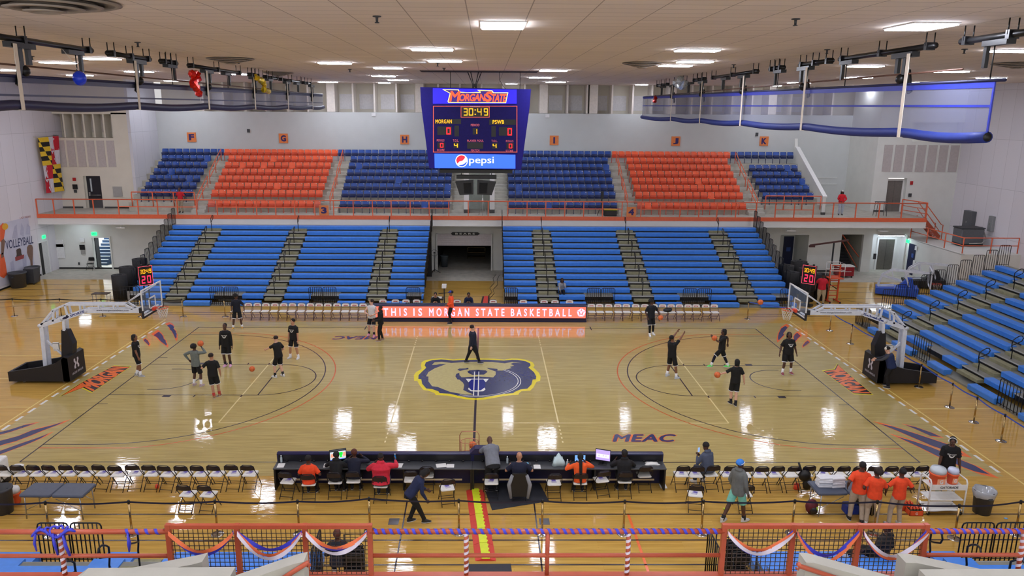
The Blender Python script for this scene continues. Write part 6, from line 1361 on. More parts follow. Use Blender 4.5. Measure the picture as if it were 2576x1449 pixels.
    if hair in ('dreads','long'):
        n = 22; L_ = .16 if hair == 'dreads' else .42
        for k in range(n): a = PI*(.02+.96*k/(n-1))+PI; p = hc-hf*.01*s+(hs*cos(a)*.082+hf*sin(a)*.09)*s+up_*.03*s; o = (hs*cos(a)*.3+hf*sin(a)*.35); H.tube([p+up_*.04*s, p+o*.03*s, p+o*.06*s-up_*L_*.5*s, p+o*.05*s-up_*L_*s], [.014*s,.018*s,.017*s,.01*s], 6)
    if hair == 'pony': H.ball(hc-hf*.09*s+up_*.09*s, .055*s, 10); H.tube([hc-hf*.1*s+up_*.08*s, hc-hf*.15*s, hc-hf*.13*s-up_*.1*s], [.04*s,.045*s,.02*s], 8)
    if hair == 'bun': H.ball(hc-hf*.09*s+up_*.05*s, .06*s, 10)
    if hair == 'braid': H.tube([hc-hf*.09*s+up_*.03*s, hc-hf*.13*s-up_*.12*s, P+l*.3*s-fr*.17*s, P+l*.05*s-fr*.19*s, P-l*.12*s-fr*.2*s], [.045*s,.05*s,.045*s,.04*s,.015*s], 8)
    if H.v: ho = H.build('hair', hm_, T); (remesh(ho, .009) if hair != 'braid' else None)
    if hat:
        kind, col = hat; HM = MB()
        if kind == 'cap': oval(HM, cap(.014, .02, -.008)); oval(HM, [(hc+hf*.07*s+up_*.045*s, hs*.07*s, up_*.008*s), (hc+hf*.16*s+up_*.03*s, hs*.055*s, up_*.006*s)], 10)
        elif kind == 'capback': oval(HM, cap(.014, .02, -.004)); oval(HM, [(hc-hf*.07*s+up_*.03*s, hs*.06*s, up_*.008*s), (hc-hf*.12*s+up_*.01*s, hs*.045*s, up_*.006*s)], 10)
        elif kind == 'wrap': oval(HM, cap(.022, -.0, .01)); HM.ball(hc-hf*.11*s+up_*.05*s, .04*s, 8)
        elif kind == 'hood': oval(HM, [(hc+up_*t*s-hf*.025*s, hs*a*s, hf*b*s) for t, a, b in ((-.13,.085,.085),(-.05,.092,.1),(.03,.095,.11),(.09,.078,.095),(.13,.03,.04))])
        elif kind == 'band':
            HM.tube([hc+hs*cos(a)*.098*s+up_*(sin(a)*.125)*s for a in [PI*k/12 for k in range(13)]], .012*s, 8).ball(hc+hs*.092*s, .034*s, 10, (.6,1,1.2)).ball(hc-hs*.092*s, .034*s, 10, (.6,1,1.2))
        HM.build({'band':'headphones','hood':'hood','wrap':'head_wrap'}.get(kind,'cap'), cm(col), T)
        if kind == 'wrap': MB().tube([hc+hs*cos(a)*.102*s+hf*sin(a)*.112*s+up_*(.05+.02*sin(a*3))*s for a in [2*PI*k/20 for k in range(20)]], .009*s, 6, True).build('wrap_stripe', white, T)
    # top
    tm = cm(top); S_ = MB(); g = .024*s
    R = []
    for t, a, b in ((-hem-.02,.165,.125),(-hem*.3,.17,.125),(.08,.165,.12),(.18,.155,.112),(.28,.165,.117),(.38,.18,.122),(.46,.182,.115),(.52,.135,.09),(.55,.08,.072)):
        k = f if t < .45 else (1+f)/2
        if t < -.0 and sit: continue
        R.append((P+l*t*s+(fr*(f-1)*.06 if t < .35 else fr*0), rt_*(a*(k*.6+.4)*s+g), fr*(b*k*s+g)))
    if sit: R = [(P-l*.04*s+fr*.0, rt_*(.165*(f*.6+.4)*s+g), fr*(.12*f*s+g))]+R
    oval(S_, R, 16); k = (f+1)/2
    for a, b, c in ((sL,EL,WL),(sR,ER,WR)):
        S_.ball(a, (.06*k)*s, 10)
        if sleeve == 'long': p, r = seg_pts(a,b,b.lerp(c,.97),(.066*s*k,.06*s*k,.054*s*k,.052*s*k,.036*s)); limb(S_, p, r)
        elif sleeve == 'short': limb(S_, [a, a.lerp(b,.5), a.lerp(b,.82)], [.068*s*k,.066*s*k,.068*s*k])
    if hood and not (hat and hat[0] == 'hood'): oval(S_, [(neck-fr*.05*s-l*.06*s, rt_*.1*s, fr*.06*s), (neck-fr*.06*s+l*.0*s, rt_*.12*s, fr*.075*s), (neck-fr*.05*s+l*.045*s, rt_*.09*s, fr*.06*s)], 12)
    so = S_.build('sweatshirt' if sleeve == 'long' else 'shirt', tm, T)
    if sleeve != 'none': remesh(so, .012)
    if vest:
        Vm = MB(); oval(Vm, [(c, a_*1.1, b_*1.14) for c, a_, b_ in R[:-1]], 16); Vm.build('vest', cm(vest), T)
    def on_chest(u, v, back=False, z0=.3, hh=.12, ww=.22):
        x = (.5-u)*ww; A = (.182*k*s+g); Bb = (.122*(f if not back else 1)*s+g); y = Bb*math.sqrt(max(0, 1-(x*s/A)**2))+.007
        return P+l*(z0+v*hh)*s+rt_*x*s+fr*(y*(-1 if back else 1))+fr*(f-1)*.05*s
    if prnt:
        m = MB(); text(m, 'PENN STATE', lambda u, v: on_chest(u, v, False, .345, .045), .02)
        for a, b in (((.2,.1),(.28,.0)),): pass
        m.poly([on_chest(u, v, False, .26, .08) for u, v in ((.14,1),(.3,1),(.38,.55),(.62,.55),(.7,1),(.86,1),(.72,.2),(.55,0),(.45,0),(.28,.2))]); m.build('chest_print', white, T)
    # bottoms
    Bm = MB(); bm_ = cm(bottom); gg = .02*s
    oval(Bm, [(P-l*.1*s if not sit else P-V3(0,0,.03)*s, hr*(.14*f*s+gg), V3(0,1,0)*(.105*f*s+gg)), (P-l*.03*s, rt_*(.165*(f*.6+.4)*s+gg*.6), fr*(.118*f*s+gg*.6)), (P+l*.06*s, rt_*(.16*(f*.6+.4)*s+.006), fr*(.115*f*s+.006))], 14)
    ends = []
    for a, b, c in ((hipL,KL,AL),(hipR,KR,AR)):
        if legs == 'shorts':
            e = a.lerp(b,.92); limb(Bm, [a, a.lerp(b,.4), e], [.095*s*f,.098*s*f,.1*s*((f+1)/2)], 12); ends.append((e, (b-a).normalized(), .1*s*((f+1)/2)))
        elif legs == 'pants': p, r = seg_pts(a,b,b.lerp(c,.95),(.1*s*f,.088*s*f,.075*s*((f+1)/2),.07*s*cuffw,.06*s*cuffw)); limb(Bm, p, r, 12)
    bo = Bm.build({'shorts':'shorts','pants':'trousers'}[legs], bm_, T); remesh(bo, .013)
    if trim:
        for e, d, r in ends: MB().tube([e-d*.02, e+d*.006], r*1.04, 14).build('hem_trim', cm(trim), T)
        MB().bx(0,0,0,0,0,0)
    if tights:
        for a, b, c in ((hipL,KL,AL),(hipR,KR,AR)): p, r = seg_pts(a.lerp(b,.6),b.lerp(c,.0),b.lerp(c,.95),(.072*s,.068*s,.06*s,.062*s,.043*s)); limb(MB(), p, r).build('leggings', cm(tights), T)
    sol = mat('sole_white', (206,206,204), .6)
    for i, (a, b) in enumerate(((AL,KL),(AR,KR))):
        u = fdir[i]; sd = V3(-u.y, u.x, 0) if abs(u.z) < .9 else V3(1,0,0)
        if legs == 'shorts' and sock: MB().tube([a+(b-a).normalized()*sockh*s, a, a-V3(0,0,.03)*s], [.056*s,.05*s,.05*s], 12).build('sock', cm(sock), T)
        c = a-V3(0,0,.085)*s
        sm_ = MB(); oval(sm_, [(c+V3(0,0,z)*s+u*o*s, sd*w_*s, u*ln*s) for z, w_, ln, o in ((.012,.047,.138,.05),(.035,.05,.142,.05),(.058,.045,.12,.035),(.085,.042,.075,-.0),(.115,.045,.06,-.02))], 14); sh_ = sm_.build('shoe', mat('shoe_%d_%d_%d' % shoe, shoe, .5), T)
        so_ = MB(); oval(so_, [(c+u*.05*s, sd*.046*s, u*.14*s), (c+V3(0,0,.022)*s+u*.05*s, sd*.051*s, u*.145*s)], 14); so_.build('sole', sol, sh_)
    T['_hands'] = 0; del T['_hands']
    M = Matrix.Translation(T.location) @ Matrix.Rotation(math.radians(face), 4, 'Z')
    return T, {'L': M @ (WL+(WL-EL).normalized()*.07*s), 'R': M @ (WR+(WR-ER).normalized()*.07*s), 'head': M @ hc}
BK = (14,14,16); NVY = (20,24,50); WT = (228,228,228)
def at(px, py): p = G(px, py); return (p.x, p.y, 0)
kw = dict(top=BK, bottom=(12,12,14), trim=WT)
person('player in black tee and shorts with dreadlocks facing right, at far left', at(349,946), -85, 1.86, 'm', hair='dreads', prnt=True, shoe=(150,150,152), sockh=.17, hL=(-.22,.02,.84), hR=(.22,.14,.86), fL=(-.08,-.1), fR=(.08,.1), **kw)
_, H = person('player in grey long-sleeved top raising a ball, seen from behind', at(497,971), -15, 1.84, 'd', top=(108,116,112), sleeve='long', bottom=(14,14,18), hair='afro', hL=(-.26,-.05,1.1), hR=(.2,.2,1.58), eR=(1,.2,-.6), eL=(-1,-.4,0), fL=(-.16,0), fR=(.17,.0), shoe=(196,170,176), sockh=.2, head=(.05,-.12,1), nod=20, twist=-10, hem=.08)
basketball(H['R']+Vector((0,0,.11)), 'orange basketball on the raised hand of the grey-topped player')
person('player in black tee seen from behind with left hand raised, shoes tan', at(540,1000), 10, 1.86, 't', hair='short', hairc=hairb, hL=(-.24,.1,1.28), eL=(-.9,-.3,-1), hR=(.27,.05,.9), fL=(.0,-.08), fR=(.17,.1), shoe=(160,122,84), sock=(180,60,50), look=25, **kw)
person('tall bearded player in long-sleeved black top and pink shoes', at(573,921), 178, 1.98, 'd', top=BK, sleeve='long', bottom=(12,12,14), trim=WT, hair='buzz', prnt=True, shoe=(232,170,206), sock=(30,30,34), hL=(-.25,.04,.86), hR=(.25,.04,.86), fL=(-.12,0), fR=(.08,.02), look=5, hem=.1)
person('bearded light-skinned player in black tee reaching his arm out left', at(702,948), 60, 1.85, 'l', hair='short', hairc=hairb, hL=(-.12,.55,1.12), eL=(-.6,-.3,-1), hR=(.25,.15,1.0), lean=(0,.15,1), pel=(0,-.04,.94), fL=(-.13,.08), fR=(.14,-.1), sock=(24,24,28), nod=-15, head=(0,.15,1), **kw)
person('curly-haired player in black tee and white shoes facing the camera', at(742,901), 160, 1.88, 't', hair='curly', prnt=True, look=20, hL=(-.24,.06,.86), hR=(.24,.06,.86), fL=(-.18,0), fR=(.2,.05), **kw)
person('player in navy tee with afro standing by the far left chairs', at(599,826), 190, 1.86, 'd', top=(16,20,36), bottom=(14,14,20), trim=WT, hair='afro', look=-60, hL=(-.38,.15,1.0), hR=(.2,.2,.95), fL=(-.2,.02), fR=(.22,.08), shoe=(200,150,50), sockh=.12)
person('player in white sleeveless top and pink shoes beside the LED board', at(937,844), 170, 1.9, 'l', top=(214,214,216), sleeve='none', bottom=(14,16,26), trim=WT, hair='short', hairc=hairb, look=60, hL=(-.12,.24,1.08), hR=(.12,.24,1.1), eL=(-1,-.4,-.2), eR=(1,-.4,-.2), fL=(-.12,.12), fR=(.17,-.02), shoe=(236,150,190), sock=(30,30,34))
person('person in black hoodie and trousers with tan boots by LED board', at(959,857), 100, 1.78, 'd', top=BK, sleeve='long', legs='pants', bottom=(14,14,16), hair='buzz', hood=True, hL=(-.15,.3,1.08), hR=(.18,.28,1.1), fL=(-.1,.1), fR=(.1,-.08), shoe=(146,112,84))
person('man in bright orange pullover and blue cap before the board', at(1135,814), 98, 1.83, 'm', top=(240,86,36), sleeve='long', legs='pants', bottom=(20,20,26), hat=('cap',(40,60,160)), hair='short', hL=(-.14,.2,1.05), hR=(.15,.2,1.0), fL=(-.1,.04), fR=(.1,.02), shoe=(20,20,24))
person('stout man in navy blazer and black trousers walking over midcourt', at(1189,915), -80, 1.83, 'l', top=(24,28,48), sleeve='long', legs='pants', bottom=(14,14,18), hair='short', hairc=hairb, fat=1.22, hL=(-.25,.1,.86), hR=(.24,-.1,.87), fL=(-.1,-.3), fR=(.1,.3), shoe=(40,44,60), hem=.14)
person('player in navy tank and black leggings walking by far chairs', at(1635,844), 195, 1.92, 'd', top=(16,20,30), sleeve='short', bottom=(14,16,24), trim=WT, tights=(14,14,18), hair='afro', look=-50, hL=(-.36,.2,1.05), hR=(.2,.05,.92), fL=(-.2,-.1), fR=(.08,.12), sockh=.08)
basketball(AY(1662,799,4.6), 'orange basketball dribbled beside the far right chairs')
person('shooting player with both arms stretched high, black tee', at(1687,950), -55, 1.93, 'm', hair='short', hL=(-.12,.5,1.95), hR=(.18,.52,1.92), eL=(-1,0,-.5), eR=(1,0,-.5), lean=(0,-.06,1), head=(0,-.2,1), nod=25, fL=(-.2,.0), fR=(.22,.08), shoe=(196,206,220), sockh=.15, **kw)
_, H = person('player striding left in black tee and bright green shoes', at(1812,928), 85, 1.86, 'd', hair='dreads', tights=(16,18,40), hL=(-.16,.42,1.45), eL=(-.6,-.2,-1), hR=(.3,-.3,1.05), eR=(.3,-1,-.3), fL=(-.1,.42,.2), fR=(.1,-.36), shoe=(90,230,90), lean=(0,-.03,1), **kw)
basketball(AY(1797,850,H['L'].y)+Vector((0,-.02,0)), 'orange basketball on the fingertips of the green-shoed player')
_, H = person('player in black hood seen from behind holding ball low left', at(1845,1018), 8, 1.88, 'l', hair='short', hat=('hood',BK), hL=(-.42,.32,1.12), eL=(-.9,-.6,-.3), hR=(.36,.02,.9), fL=(-.06,.1), fR=(.02,-.12), shoe=(24,24,26), sock=(24,24,26), **kw)
basketball(H['L']+Vector((-.1,.03,-.04)), 'orange basketball held low by the hooded player')
person('heavy-set player with locs gazing upward near the right lane', at(1977,940), 185, 1.9, 'd', hair='dreads', prnt=True, fat=1.28, look=10, nod=30, head=(0,-.15,1), hL=(-.36,.02,.88), hR=(.36,.02,.9), fL=(-.2,.0), fR=(.19,.06), shoe=(150,70,80), sockh=.18, **kw)
person('security man in red polo and khakis, hands folded behind', at(2063,766), 170, 1.92, 'd', top=(206,30,52), bottom=(176,160,130), legs='pants', hair='buzz', fat=1.25, hL=(-.34,-.02,.92), hR=(.34,-.02,.92), fL=(-.15,0), fR=(.15,0), shoe=(24,24,26), hat=('cap',(14,14,16)))
person('person in blue puffer vest and white cap leaning on hoop', at(2228,973), 55, 1.8, 'l', top=(60,62,70), sleeve='long', vest=(26,42,84), legs='pants', bottom=(12,12,14), hair='short', hat=('capback',(226,222,214)), lean=(0,.32,1), pel=(0,-.12,.93), hL=(-.2,.5,1.12), hR=(.16,.5,1.1), head=(0,.5,1), nod=-30, fat=1.12, fL=(-.15,-.1), fR=(.15,-.05), shoe=(30,30,34))
# balcony
p = AY(456,529,21.3); person('person in red shirt and khakis standing on balcony below section F', (p.x,21.3,BZ), 175, 1.75, 'd', top=(196,30,44), legs='pants', bottom=(150,140,120), hair='short', hL=(-.32,.1,.95), hR=(.32,.1,.95), shoe=(24,24,26))
p = G(2113,541,BZ); person('woman in red sweatshirt and light grey trousers on right balcony', (p.x,p.y,BZ), 175, 1.76, 'd', top=(206,24,40), sleeve='long', legs='pants', bottom=(170,178,192), cuffw=1.3, hair='long', fat=1.1, hat=('cap',(206,204,196)), hL=(-.12,.22,1.0), hR=(.12,.22,1.0), eL=(-1,-.2,0), eR=(1,-.2,0), shoe=(28,28,30))
# bleacher woman
p = AY(1412,742,13.3); person('long-haired woman sitting on far bleachers, chin on hand', (p.x,13.15,0), 180, 1.74, 'd', top=(150,152,158), sleeve='long', legs='pants', bottom=(16,16,20), hair='long', sit=True, pel=(0,-.1,.72), lean=(0,.35,1), fL=(-.12,.4,.33), fR=(.14,.42,.33), hL=(-.06,.32,1.22), hR=(.1,.38,.72), eL=(-.4,.6,-1), shoe=(30,30,34), kL=(0,1,.8), kR=(0,1,.8))
# people behind LED board
for px, lab, top, fc in ((1096,'person in black hoodie sitting behind the LED board, head down',(16,16,20),180), (1179,'man in navy pullover sitting behind the LED board',(22,30,62),180)):
    q = AY(px, 760, 10.3); person(lab, (q.x,10.4,0), fc, 1.76, 'm' if px > 1100 else 't', top=top, sleeve='long', legs='pants', bottom=(16,16,20), hair='short', sit=True, pel=(0,0,.52), lean=(0,.35,1), head=(0,.4,1), nod=-30, fL=(-.12,.42), fR=(.12,.42), hL=(-.1,.45,.8), hR=(.1,.45,.8), kL=(0,1,1), kR=(0,1,1), shoe=(20,20,20))
    place(chF, q.x, 10.5, PI, 'white chair under the %s' % ('head-down person behind the LED board' if px < 1100 else 'man in navy behind the LED board'))
# scorer table crew (facing the court)
sit = dict(sit=True, legs='pants', pel=(0,-.02,.54), fL=(-.13,.38), fR=(.13,.38), kL=(0,1,1), kR=(0,1,1), bottom=(16,16,20), shoe=(26,26,30))
def crew(i, lab, h=1.8, **k): x, y = TCP[i]; d = dict(sit); d.update(k); return person(lab, (x, y-.02, 0), d.pop('face', 0), h, **d)
crew(1, 'seated person in orange tee and black cap at scorer table', 1.74, skin='d', top=(238,74,30), hair='short', hat=('cap',(16,16,18)), fat=1.12, lean=(0,.1,1), hL=(-.25,.3,.66), hR=(.3,.25,.66))
crew(2, 'seated person in black before the big monitor', 1.8, skin='d', top=(16,16,18), sleeve='long', hair='short', hood=True, lean=(0,.35,1), hL=(-.25,.5,.86), hR=(.2,.5,.88), face=-8)
crew(3, 'seated navy-shirted person with reddish-brown hair tied up', 1.8, skin='d', top=(18,22,44), sleeve='long', hair='bun', hairc=hairr, lean=(0,.35,1), hL=(-.2,.5,.95), hR=(.2,.5,1.0), pel=(0,.05,.56))
crew(4, 'large person in red hoodie seated at the scorer table', 1.88, skin='d', top=(206,38,60), sleeve='long', hair='buzz', fat=1.62, hood=True, lean=(0,.22,1), hL=(-.25,.45,.88), hR=(.35,.5,.95), bottom=(44,46,54), hem=.1)
x, y = TCP[8]; person('bald person in grey tee bending over the table middle', (x+.02, y+.35, 0), 12, 1.85, 'd', top=(116,120,130), legs='pants', bottom=(18,18,22), hair='none', fat=1.25, lean=(.0,.95,1), pel=(0,-.12,.92), hL=(-.32,.6,.9), hR=(.3,.6,.85), head=(.1,1,.4), nod=-40, fL=(-.14,0), fR=(.14,0), shoe=(40,40,44))
basketball((x-.02, -9.12, .9), 'orange basketball on the scorer table beside the bending person')
crew(9, 'bald seated man in navy tee leaning toward the table', 1.86, skin='t', top=(20,26,52), hair='none', fat=1.15, lean=(0,.15,1), hL=(-.28,.35,.8), hR=(.28,.35,.8), bottom=(30,40,70), shoe=(206,206,206))
crew(11, 'person in orange sweater with a long black braid seated', 1.76, skin='d', top=(240,94,34), sleeve='long', hair='braid', lean=(0,.2,1), hL=(-.3,.35,.9), hR=(.2,.35,.98))
crew(13, 'person in black hoodie and cap seated at table right', 1.84, skin='d', top=(18,18,22), sleeve='long', hair='short', hat=('cap',(14,14,16)), hood=True, fat=1.15, lean=(0,.3,1), hL=(-.2,.5,.86), hR=(.2,.5,.86))
# others nearby
p = G(1047,1315); person('person in navy jacket and black trousers stooping as they walk', (p.x,p.y,0), -70, 1.8, 'd', top=(26,36,72), sleeve='long', legs='pants', bottom=(14,14,16), hair='dreads', lean=(0,.75,1), pel=(0,-.15,.9), head=(0,.9,.7), nod=-45, hL=(-.2,.35,.85), hR=(.2,.25,.75), fL=(-.12,-.15), fR=(.1,.22), shoe=(24,24,28), hat=('cap',(20,20,22)) if False else None)
p = G(1776,1217); person('person in slate hoodie seated on right bench using phone', (p.x,-9.33,0), 25, 1.86, 'd', top=(74,82,102), sleeve='long', legs='pants', bottom=(58,64,80), hair='short', hood=True, sit=True, pel=(0,.05,.55), lean=(0,.3,1), fL=(-.15,.45), fR=(.15,.42), kL=(0,1,1), kR=(0,1,1), hL=(-.12,.45,.85), hR=(.0,.45,.85), head=(0,.35,1), nod=-25)
p = AY(1759,1135,-8.9); tag(MB().bx(-.035,.035,-.005,.005,0,.14).build('phone', em('phone_glow', (150,180,230), .7)), 'lit phone held by the person in slate hoodie', 'phone', None, None, (p.x,-8.85,.95), .4)
person('person in grey hoodie, teal shorts and blue head wrap walking', at(1850,1313), -60, 1.9, 'd', top=(104,108,106), sleeve='long', bottom=(120,196,178), hair='short', hat=('wrap',(60,130,220)), hL=(-.2,.05,.9), hR=(.24,.1,.88), fL=(-.1,-.38,.16), fR=(.1,.2), shoe=(200,200,196), sock=(24,24,26), sockh=.1, hood=True, hem=.12, fat=1.08)
OG = (240,76,34); KH = (176,160,142)
person('woman in orange polo and khakis, leftmost of the three', at(2152,1311), -15, 1.82, 'd', top=OG, legs='pants', bottom=KH, hair='braid' if False else 'short', fat=1.1, hL=(-.3,.02,1.0), hR=(.2,.25,1.1), fL=(-.15,.05), fR=(.13,-.08), shoe=(30,30,32))
person('woman in orange polo with curly hair, middle of the three', at(2190,1322), -25, 1.74, 'd', top=OG, legs='pants', bottom=KH, hair='afro', hairc=hairb, fat=1.05, look=-40, hL=(-.25,.1,1.0), hR=(.26,.35,1.05), fL=(-.13,0), fR=(.12,.0), shoe=(206,206,204))
person('woman in orange polo with tied hair, rightmost of the three', at(2251,1322), 5, 1.74, 'd', top=OG, legs='pants', bottom=KH, hair='bun', hL=(-.33,.12,.98), hR=(.28,.12,1.08), eL=(-1,-.3,0), fL=(-.2,.0), fR=(.14,.02), shoe=(206,206,204))
p = G(2372,1240); person('person in black tee wearing white headphones behind the cart', (p.x,p.y,0), 165, 1.92, 'd', top=BK, bottom=(14,14,16), trim=WT, hair='short', hat=('band',(226,226,222)), lean=(0,.22,1), head=(.1,.4,1), look=15, nod=-25, hL=(-.28,.15,.82), hR=(.26,.15,.84), fat=1.1, fL=(-.15,0), fR=(.15,0), shoe=(120,124,70), prnt=True)
# spectators on the near bleachers
p = AY(845,1400,-14.6); person('spectator in dark jacket seated on near bleacher, seen from behind', (p.x,-14.4,.3), 5, 1.8, 'd', top=(26,28,40), sleeve='long', legs='pants', bottom=(18,18,20), hair='short', hairc=hairr, sit=True, pel=(0,0,.55), lean=(0,.1,1), fL=(-.15,.45,.1), fR=(.15,.45,.1), kL=(0,1,1), kR=(0,1,1), hL=(-.2,.3,.62), hR=(.2,.3,.62), fat=1.1)
p = G(2215,1405,.35); person('spectator in black hoodie and pink cap lounging on near bleacher', (p.x,p.y,.0), 40, 1.86, 'd', top=(16,16,20), sleeve='long', legs='pants', bottom=(16,16,18), hair='short', hat=('cap',(170,50,90)), sit=True, pel=(0,0,.42), lean=(.2,-.1,1), fL=(-.62,.45,.36), fR=(-.45,.65,.36), kL=(-.3,.6,1), kR=(0,.6,1), hL=(-.42,.25,.62), hR=(.25,.15,.5), fat=1.35, hood=True, nod=-20, head=(0,.25,1))
# ---------------- near railing and stair walls ----------------
RY = -20.1; zt6 = AY(1300,1337,RY).z; zm6 = AY(1300,1397,RY).z; zb6 = AY(1300,1444,RY).z
rl = thing('near_railing', 'orange railing with ribbons across the foreground', 'railing', (0,0,0)); ro = mat('rail_orange_near', (176,80,54), .35)
rx = lambda px: AY(px, 1380, RY).x
def tb(a, b, r=.037, nm='rail_bar', m_=None): return MB().tube([a, b], r, 10).build(nm, m_ or ro, rl)
xL, xB1, xB2, xB3, xB4, xR = rx(-60), rx(428), rx(932), rx(1818), rx(2322), rx(2640)
for a, b in ((xL,xB1),(xB2,xB3),(xB4,xR)):
    tb((a,RY,zt6),(b,RY,zt6)); tb((a,RY,zm6),(b,RY,zm6), .03)
MB().bx(xL,xR,RY-.06,RY+.06,zb6-.25,zb6).build('kick_plate', ro, rl)
for px in (155, 1173, 1377, 1580, 2570): x = rx(px); tb((x,RY,zb6),(x,RY,zt6), .032, 'post')
grid = mat('wire_grid', (70,56,50), .5, .3); zc = AY(680,1324,RY).z
for px in (428,600,770,932,1818,1990,2155,2322): x = rx(px); MB().bx(x-.034,x+.034,RY-.034,RY+.034,zb6-.2,zc+.034).build('square_post', ro, rl)
for a, b in ((428,600),(600,770),(770,932),(1818,1990),(1990,2155),(2155,2322)):
    x0, x1 = rx(a), rx(b); MB().bx(x0,x1,RY-.03,RY+.03,zc-.028,zc+.03).build('panel_rail', ro, rl)
    m = MB(); n = int((x1-x0)/.066)
    for k in range(1, n): x = x0+(x1-x0)*k/n; m.bx(x-.004,x+.004,RY-.004,RY+.004,zb6-.2,zc)
    for k in range(int((zc-zb6+.2)/.066)): z = zb6-.2+k*.066; m.bx(x0,x1,RY-.004,RY+.004,z-.004,z+.004)
    m.build('wire_mesh', grid, rl)
rbl = mat('ribbon_blue', (54,56,190), .5); rbo = mat('ribbon_orange', (232,116,70), .5); rbw = mat('ribbon_white', (216,208,226), .5)
def spiral(a, b, lab, step=.105, m_=rbl, r=.042):
    a, b = Vector(a), Vector(b); d = (b-a); n = int(d.length/step); u = d.normalized(); s1 = u.orthogonal().normalized(); s2 = u.cross(s1); R_ = random.Random(4); V = []; F = []
    q = 10
    for k in range(n*q+1):
        t = k/(n*q); an = 2*PI*k/q; c = a+d*t+(s1*cos(an)+s2*sin(an))*r; V += [c-u*.022, c+u*.022]
    F = [(2*k, 2*k+2, 2*k+3, 2*k+1) for k in range(n*q)]
    tag(MB().add(V, F, True).build('ribbon', m_), lab, 'ribbon')
spiral((xB2+.06,RY,zt6),(xB3-.06,RY,zt6), 'blue ribbon wound round the long middle top rail'); spiral((xB4+.06,RY,zt6),(xR,RY,zt6), 'blue ribbon wound round the right top rail')
spiral((rx(320),RY,zt6),(xB1-.06,RY,zt6), 'blue ribbon wound on the left rail beside the mesh panel', .13)
for px, lab in ((155,'left rail post'),(1173,'first middle post'),(1580,'third middle post'),(2570,'right rail post')): x = rx(px); spiral((x,RY,zb6),(x,RY,zt6), 'pale ribbon spiralled round the %s' % lab, .09, rbw, .037)
x = rx(150); m = MB(); R2 = random.Random(8)
for k in range(9): m.tube([(x-.3+k*.065+.055*cos(t), RY+(.055+R2.uniform(0,.012))*sin(t)*1.0, zt6+(.055+R2.uniform(0,.012))*cos(t*1.0+k)) for t in [2*PI*j/9 for j in range(9)]], .018, 5, True)
m.tube([(x-.28,RY-.05,zt6),(x-.3,RY-.07,zt6-.14),(x-.29,RY-.06,zt6-.27)], [.018,.02,.01], 5).tube([(x+.1,RY-.05,zt6),(x+.14,RY-.08,zt6-.18),(x+.17,RY-.06,zt6-.34)], [.018,.024,.02], 5).tube([(x-.04,RY-.05,zt6),(x-.02,RY-.07,zt6-.16),(x+.0,RY-.06,zt6-.33)], [.018,.024,.014], 5)
tag(m.build('ribbon_bow', rbl), 'blue ribbon bow tied over the left rail post', 'ribbon')
x = rx(330); tag(MB().tube([(x,RY-.05,zt6),(x+.01,RY-.06,zt6-.15),(x,RY-.06,zt6-.28)], [.01,.03,.012], 4).build('ribbon_tail', rbl), 'short blue ribbon tail hanging from the left rail', 'ribbon')
def swag(a, b, drops, lab):
    x0, x1 = rx(a)+.03, rx(b)-.03; t = thing('bunting', lab, 'bunting', (0,0,0))
    for nm, m_, dr, off in drops:
        V = []; n = 16
        for k in range(n+1):
            u = k/n; z = zc-.06-dr*4*u*(1-u); tw = .03*sin(u*9+off*30); V += [(x0+(x1-x0)*u, RY-.07-off, z-.032), (x0+(x1-x0)*u, RY-.07-off+tw, z+.032)]
        MB().add(V, [(2*k, 2*k+2, 2*k+3, 2*k+1) for k in range(n)], True).build(nm, m_, t)
D = [('blue_streamer', rbl, .34, 0), ('orange_streamer', rbo, .28, .02)]
swag(428,600, D, 'blue and orange streamers on the first left mesh panel'); swag(600,770, [('blue_streamer',rbl,.26,0),('orange_streamer',rbo,.34,.02),('white_streamer',rbw,.38,.04)], 'three-colour streamers on the second left mesh panel')
swag(770,932, [('blue_streamer',rbl,.26,0),('orange_streamer',rbo,.22,.02),('white_streamer',rbw,.3,.04)], 'three-colour streamers on the third left mesh panel'); swag(1818,1990, [('blue_streamer',rbl,.34,0),('orange_streamer',rbo,.26,.02),('white_streamer',rbw,.31,.04)], 'three-colour streamers on the first right mesh panel')
swag(1990,2155, [('blue_streamer',rbl,.36,0),('orange_streamer',rbo,.44,.02)], 'blue and orange streamers on the second right mesh panel'); swag(2155,2322, [('blue_streamer',rbl,.42,0),('orange_streamer',rbo,.4,.02),('white_streamer',rbw,.35,.04)], 'three-colour streamers on the third right mesh panel')
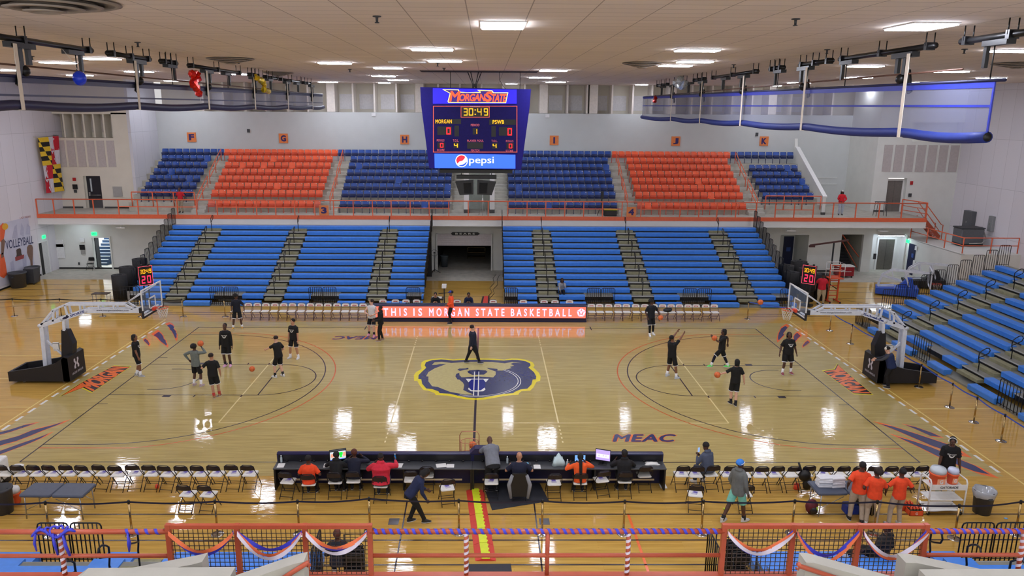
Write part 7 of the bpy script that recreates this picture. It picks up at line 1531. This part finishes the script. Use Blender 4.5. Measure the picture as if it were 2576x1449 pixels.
# stair parapets nearer to the camera (concrete)
par = mat('parapet_paint', (168,166,156), .75, var=.05, scale=3)
def parapet(pts, y, th, lab=None):
    P = [AY(a, b, y) for a, b in pts]; zlo = 3.9
    poly = [(p.x, p.z) for p in P]+[(P[-1].x, zlo), (P[0].x, zlo)]
    structo(MB().prism(poly, 'y', y-th, y), 'wall_parapet_near', par)
parapet([(322,1430),(500,1396),(523,1390)], -20.6, .22)
parapet([(593,1447),(748,1394),(774,1388)], -21.2, .22)
parapet([(195,1449),(222,1429),(592,1426)], -21.0, .5)
parapet([(2010,1390),(2030,1391),(2240,1449)], -21.2, .22); parapet([(2257,1392),(2285,1393),(2470,1432)], -20.6, .22)
parapet([(2312,1432),(2420,1431),(2640,1431)], -21.0, .5)
for pts, y, lab in (([(700,1462),(775,1415),(777,1424)], -21.45, 'short orange handrail on the left stair parapet'), ([(2008,1418),(2012,1424),(2120,1460)], -21.45, 'short orange handrail on the right stair parapet')):
    P = [AY(a, b, y) for a, b in pts]; t = thing('wall_handrail', lab, 'handrail', (0,0,0)); MB().tube(P, .03, 8).build('bar', ro, t)
    for q in (P[1], P[1].lerp(P[0 if 'left' in lab else 2], .6)): MB().tube([q, q+Vector((0,.03,-.07)), q+Vector((0,.1,-.09))], .012).build('bracket', ro, t)
# dollies of folded black chairs beside the near aisles
def dolly(x, y, z, n, rz, lab):
    t = thing('chair_dolly', lab, 'chair rack', (x,y,0), rz); MB().bx(-.3,.3,-n*.05-.1,n*.05+.1,.08,.13).build('base', blackm, t)
    for yy in (-n*.05-.08, n*.05+.08): MB().tube([(-.28,yy,.13),(-.28,yy,1.3),(.28,yy,1.3),(.28,yy,.13)], .018).build('upright', blackm, t)
    for k in range(n):
        c = thing('stacked_chair', 'folded chair upright on the %s' % lab, 'chair', (0,0,0), 0, 'chairs on the '+lab)
        M = Matrix.Translation((x,y,0)) @ Matrix.Rotation(rz, 4, 'Z') @ Matrix.Translation((0,-n*.05+.05+k*.1,.13)); c.matrix_world = M
        MB().tube([(-.2,0,0),(-.2,0,.95),(-.14,0,1.02),(.14,0,1.02),(.2,0,.95),(.2,0,0)], .012).build('frame', tube_b, c); MB().rb(-.18,.18,-.012,.012,.3,.62,.01).build('seat', black, c); MB().rb(-.18,.18,-.012,.012,.78,.98,.01).build('backrest', black, c)
p = G(885,1440,.6); dolly(p.x+.05, -14.3, 0, 5, .0, 'black chair dolly at the near left aisle'); p = G(1850,1430,.6); dolly(p.x, -14.2, 0, 8, .1, 'black chair dolly at the near right aisle')
p = G(1395-1716*0+0, 1400, .4)
m = MB(); guard(m, 1.0, 1.25, 7, 0); tag(m.build('barrier', blackm), 'black barred guard panel left of the right mesh panels', 'barrier', None, None, (G(1790,1425,.5).x, -13.6, 0), -PI/2)
m = MB(); guard(m, 1.0, 1.25, 7, 0); tag(m.build('barrier', blackm), 'black barred guard panel right of the seated spectator', 'barrier', None, None, (G(800,1425,.5).x, -13.6, 0), -PI/2)
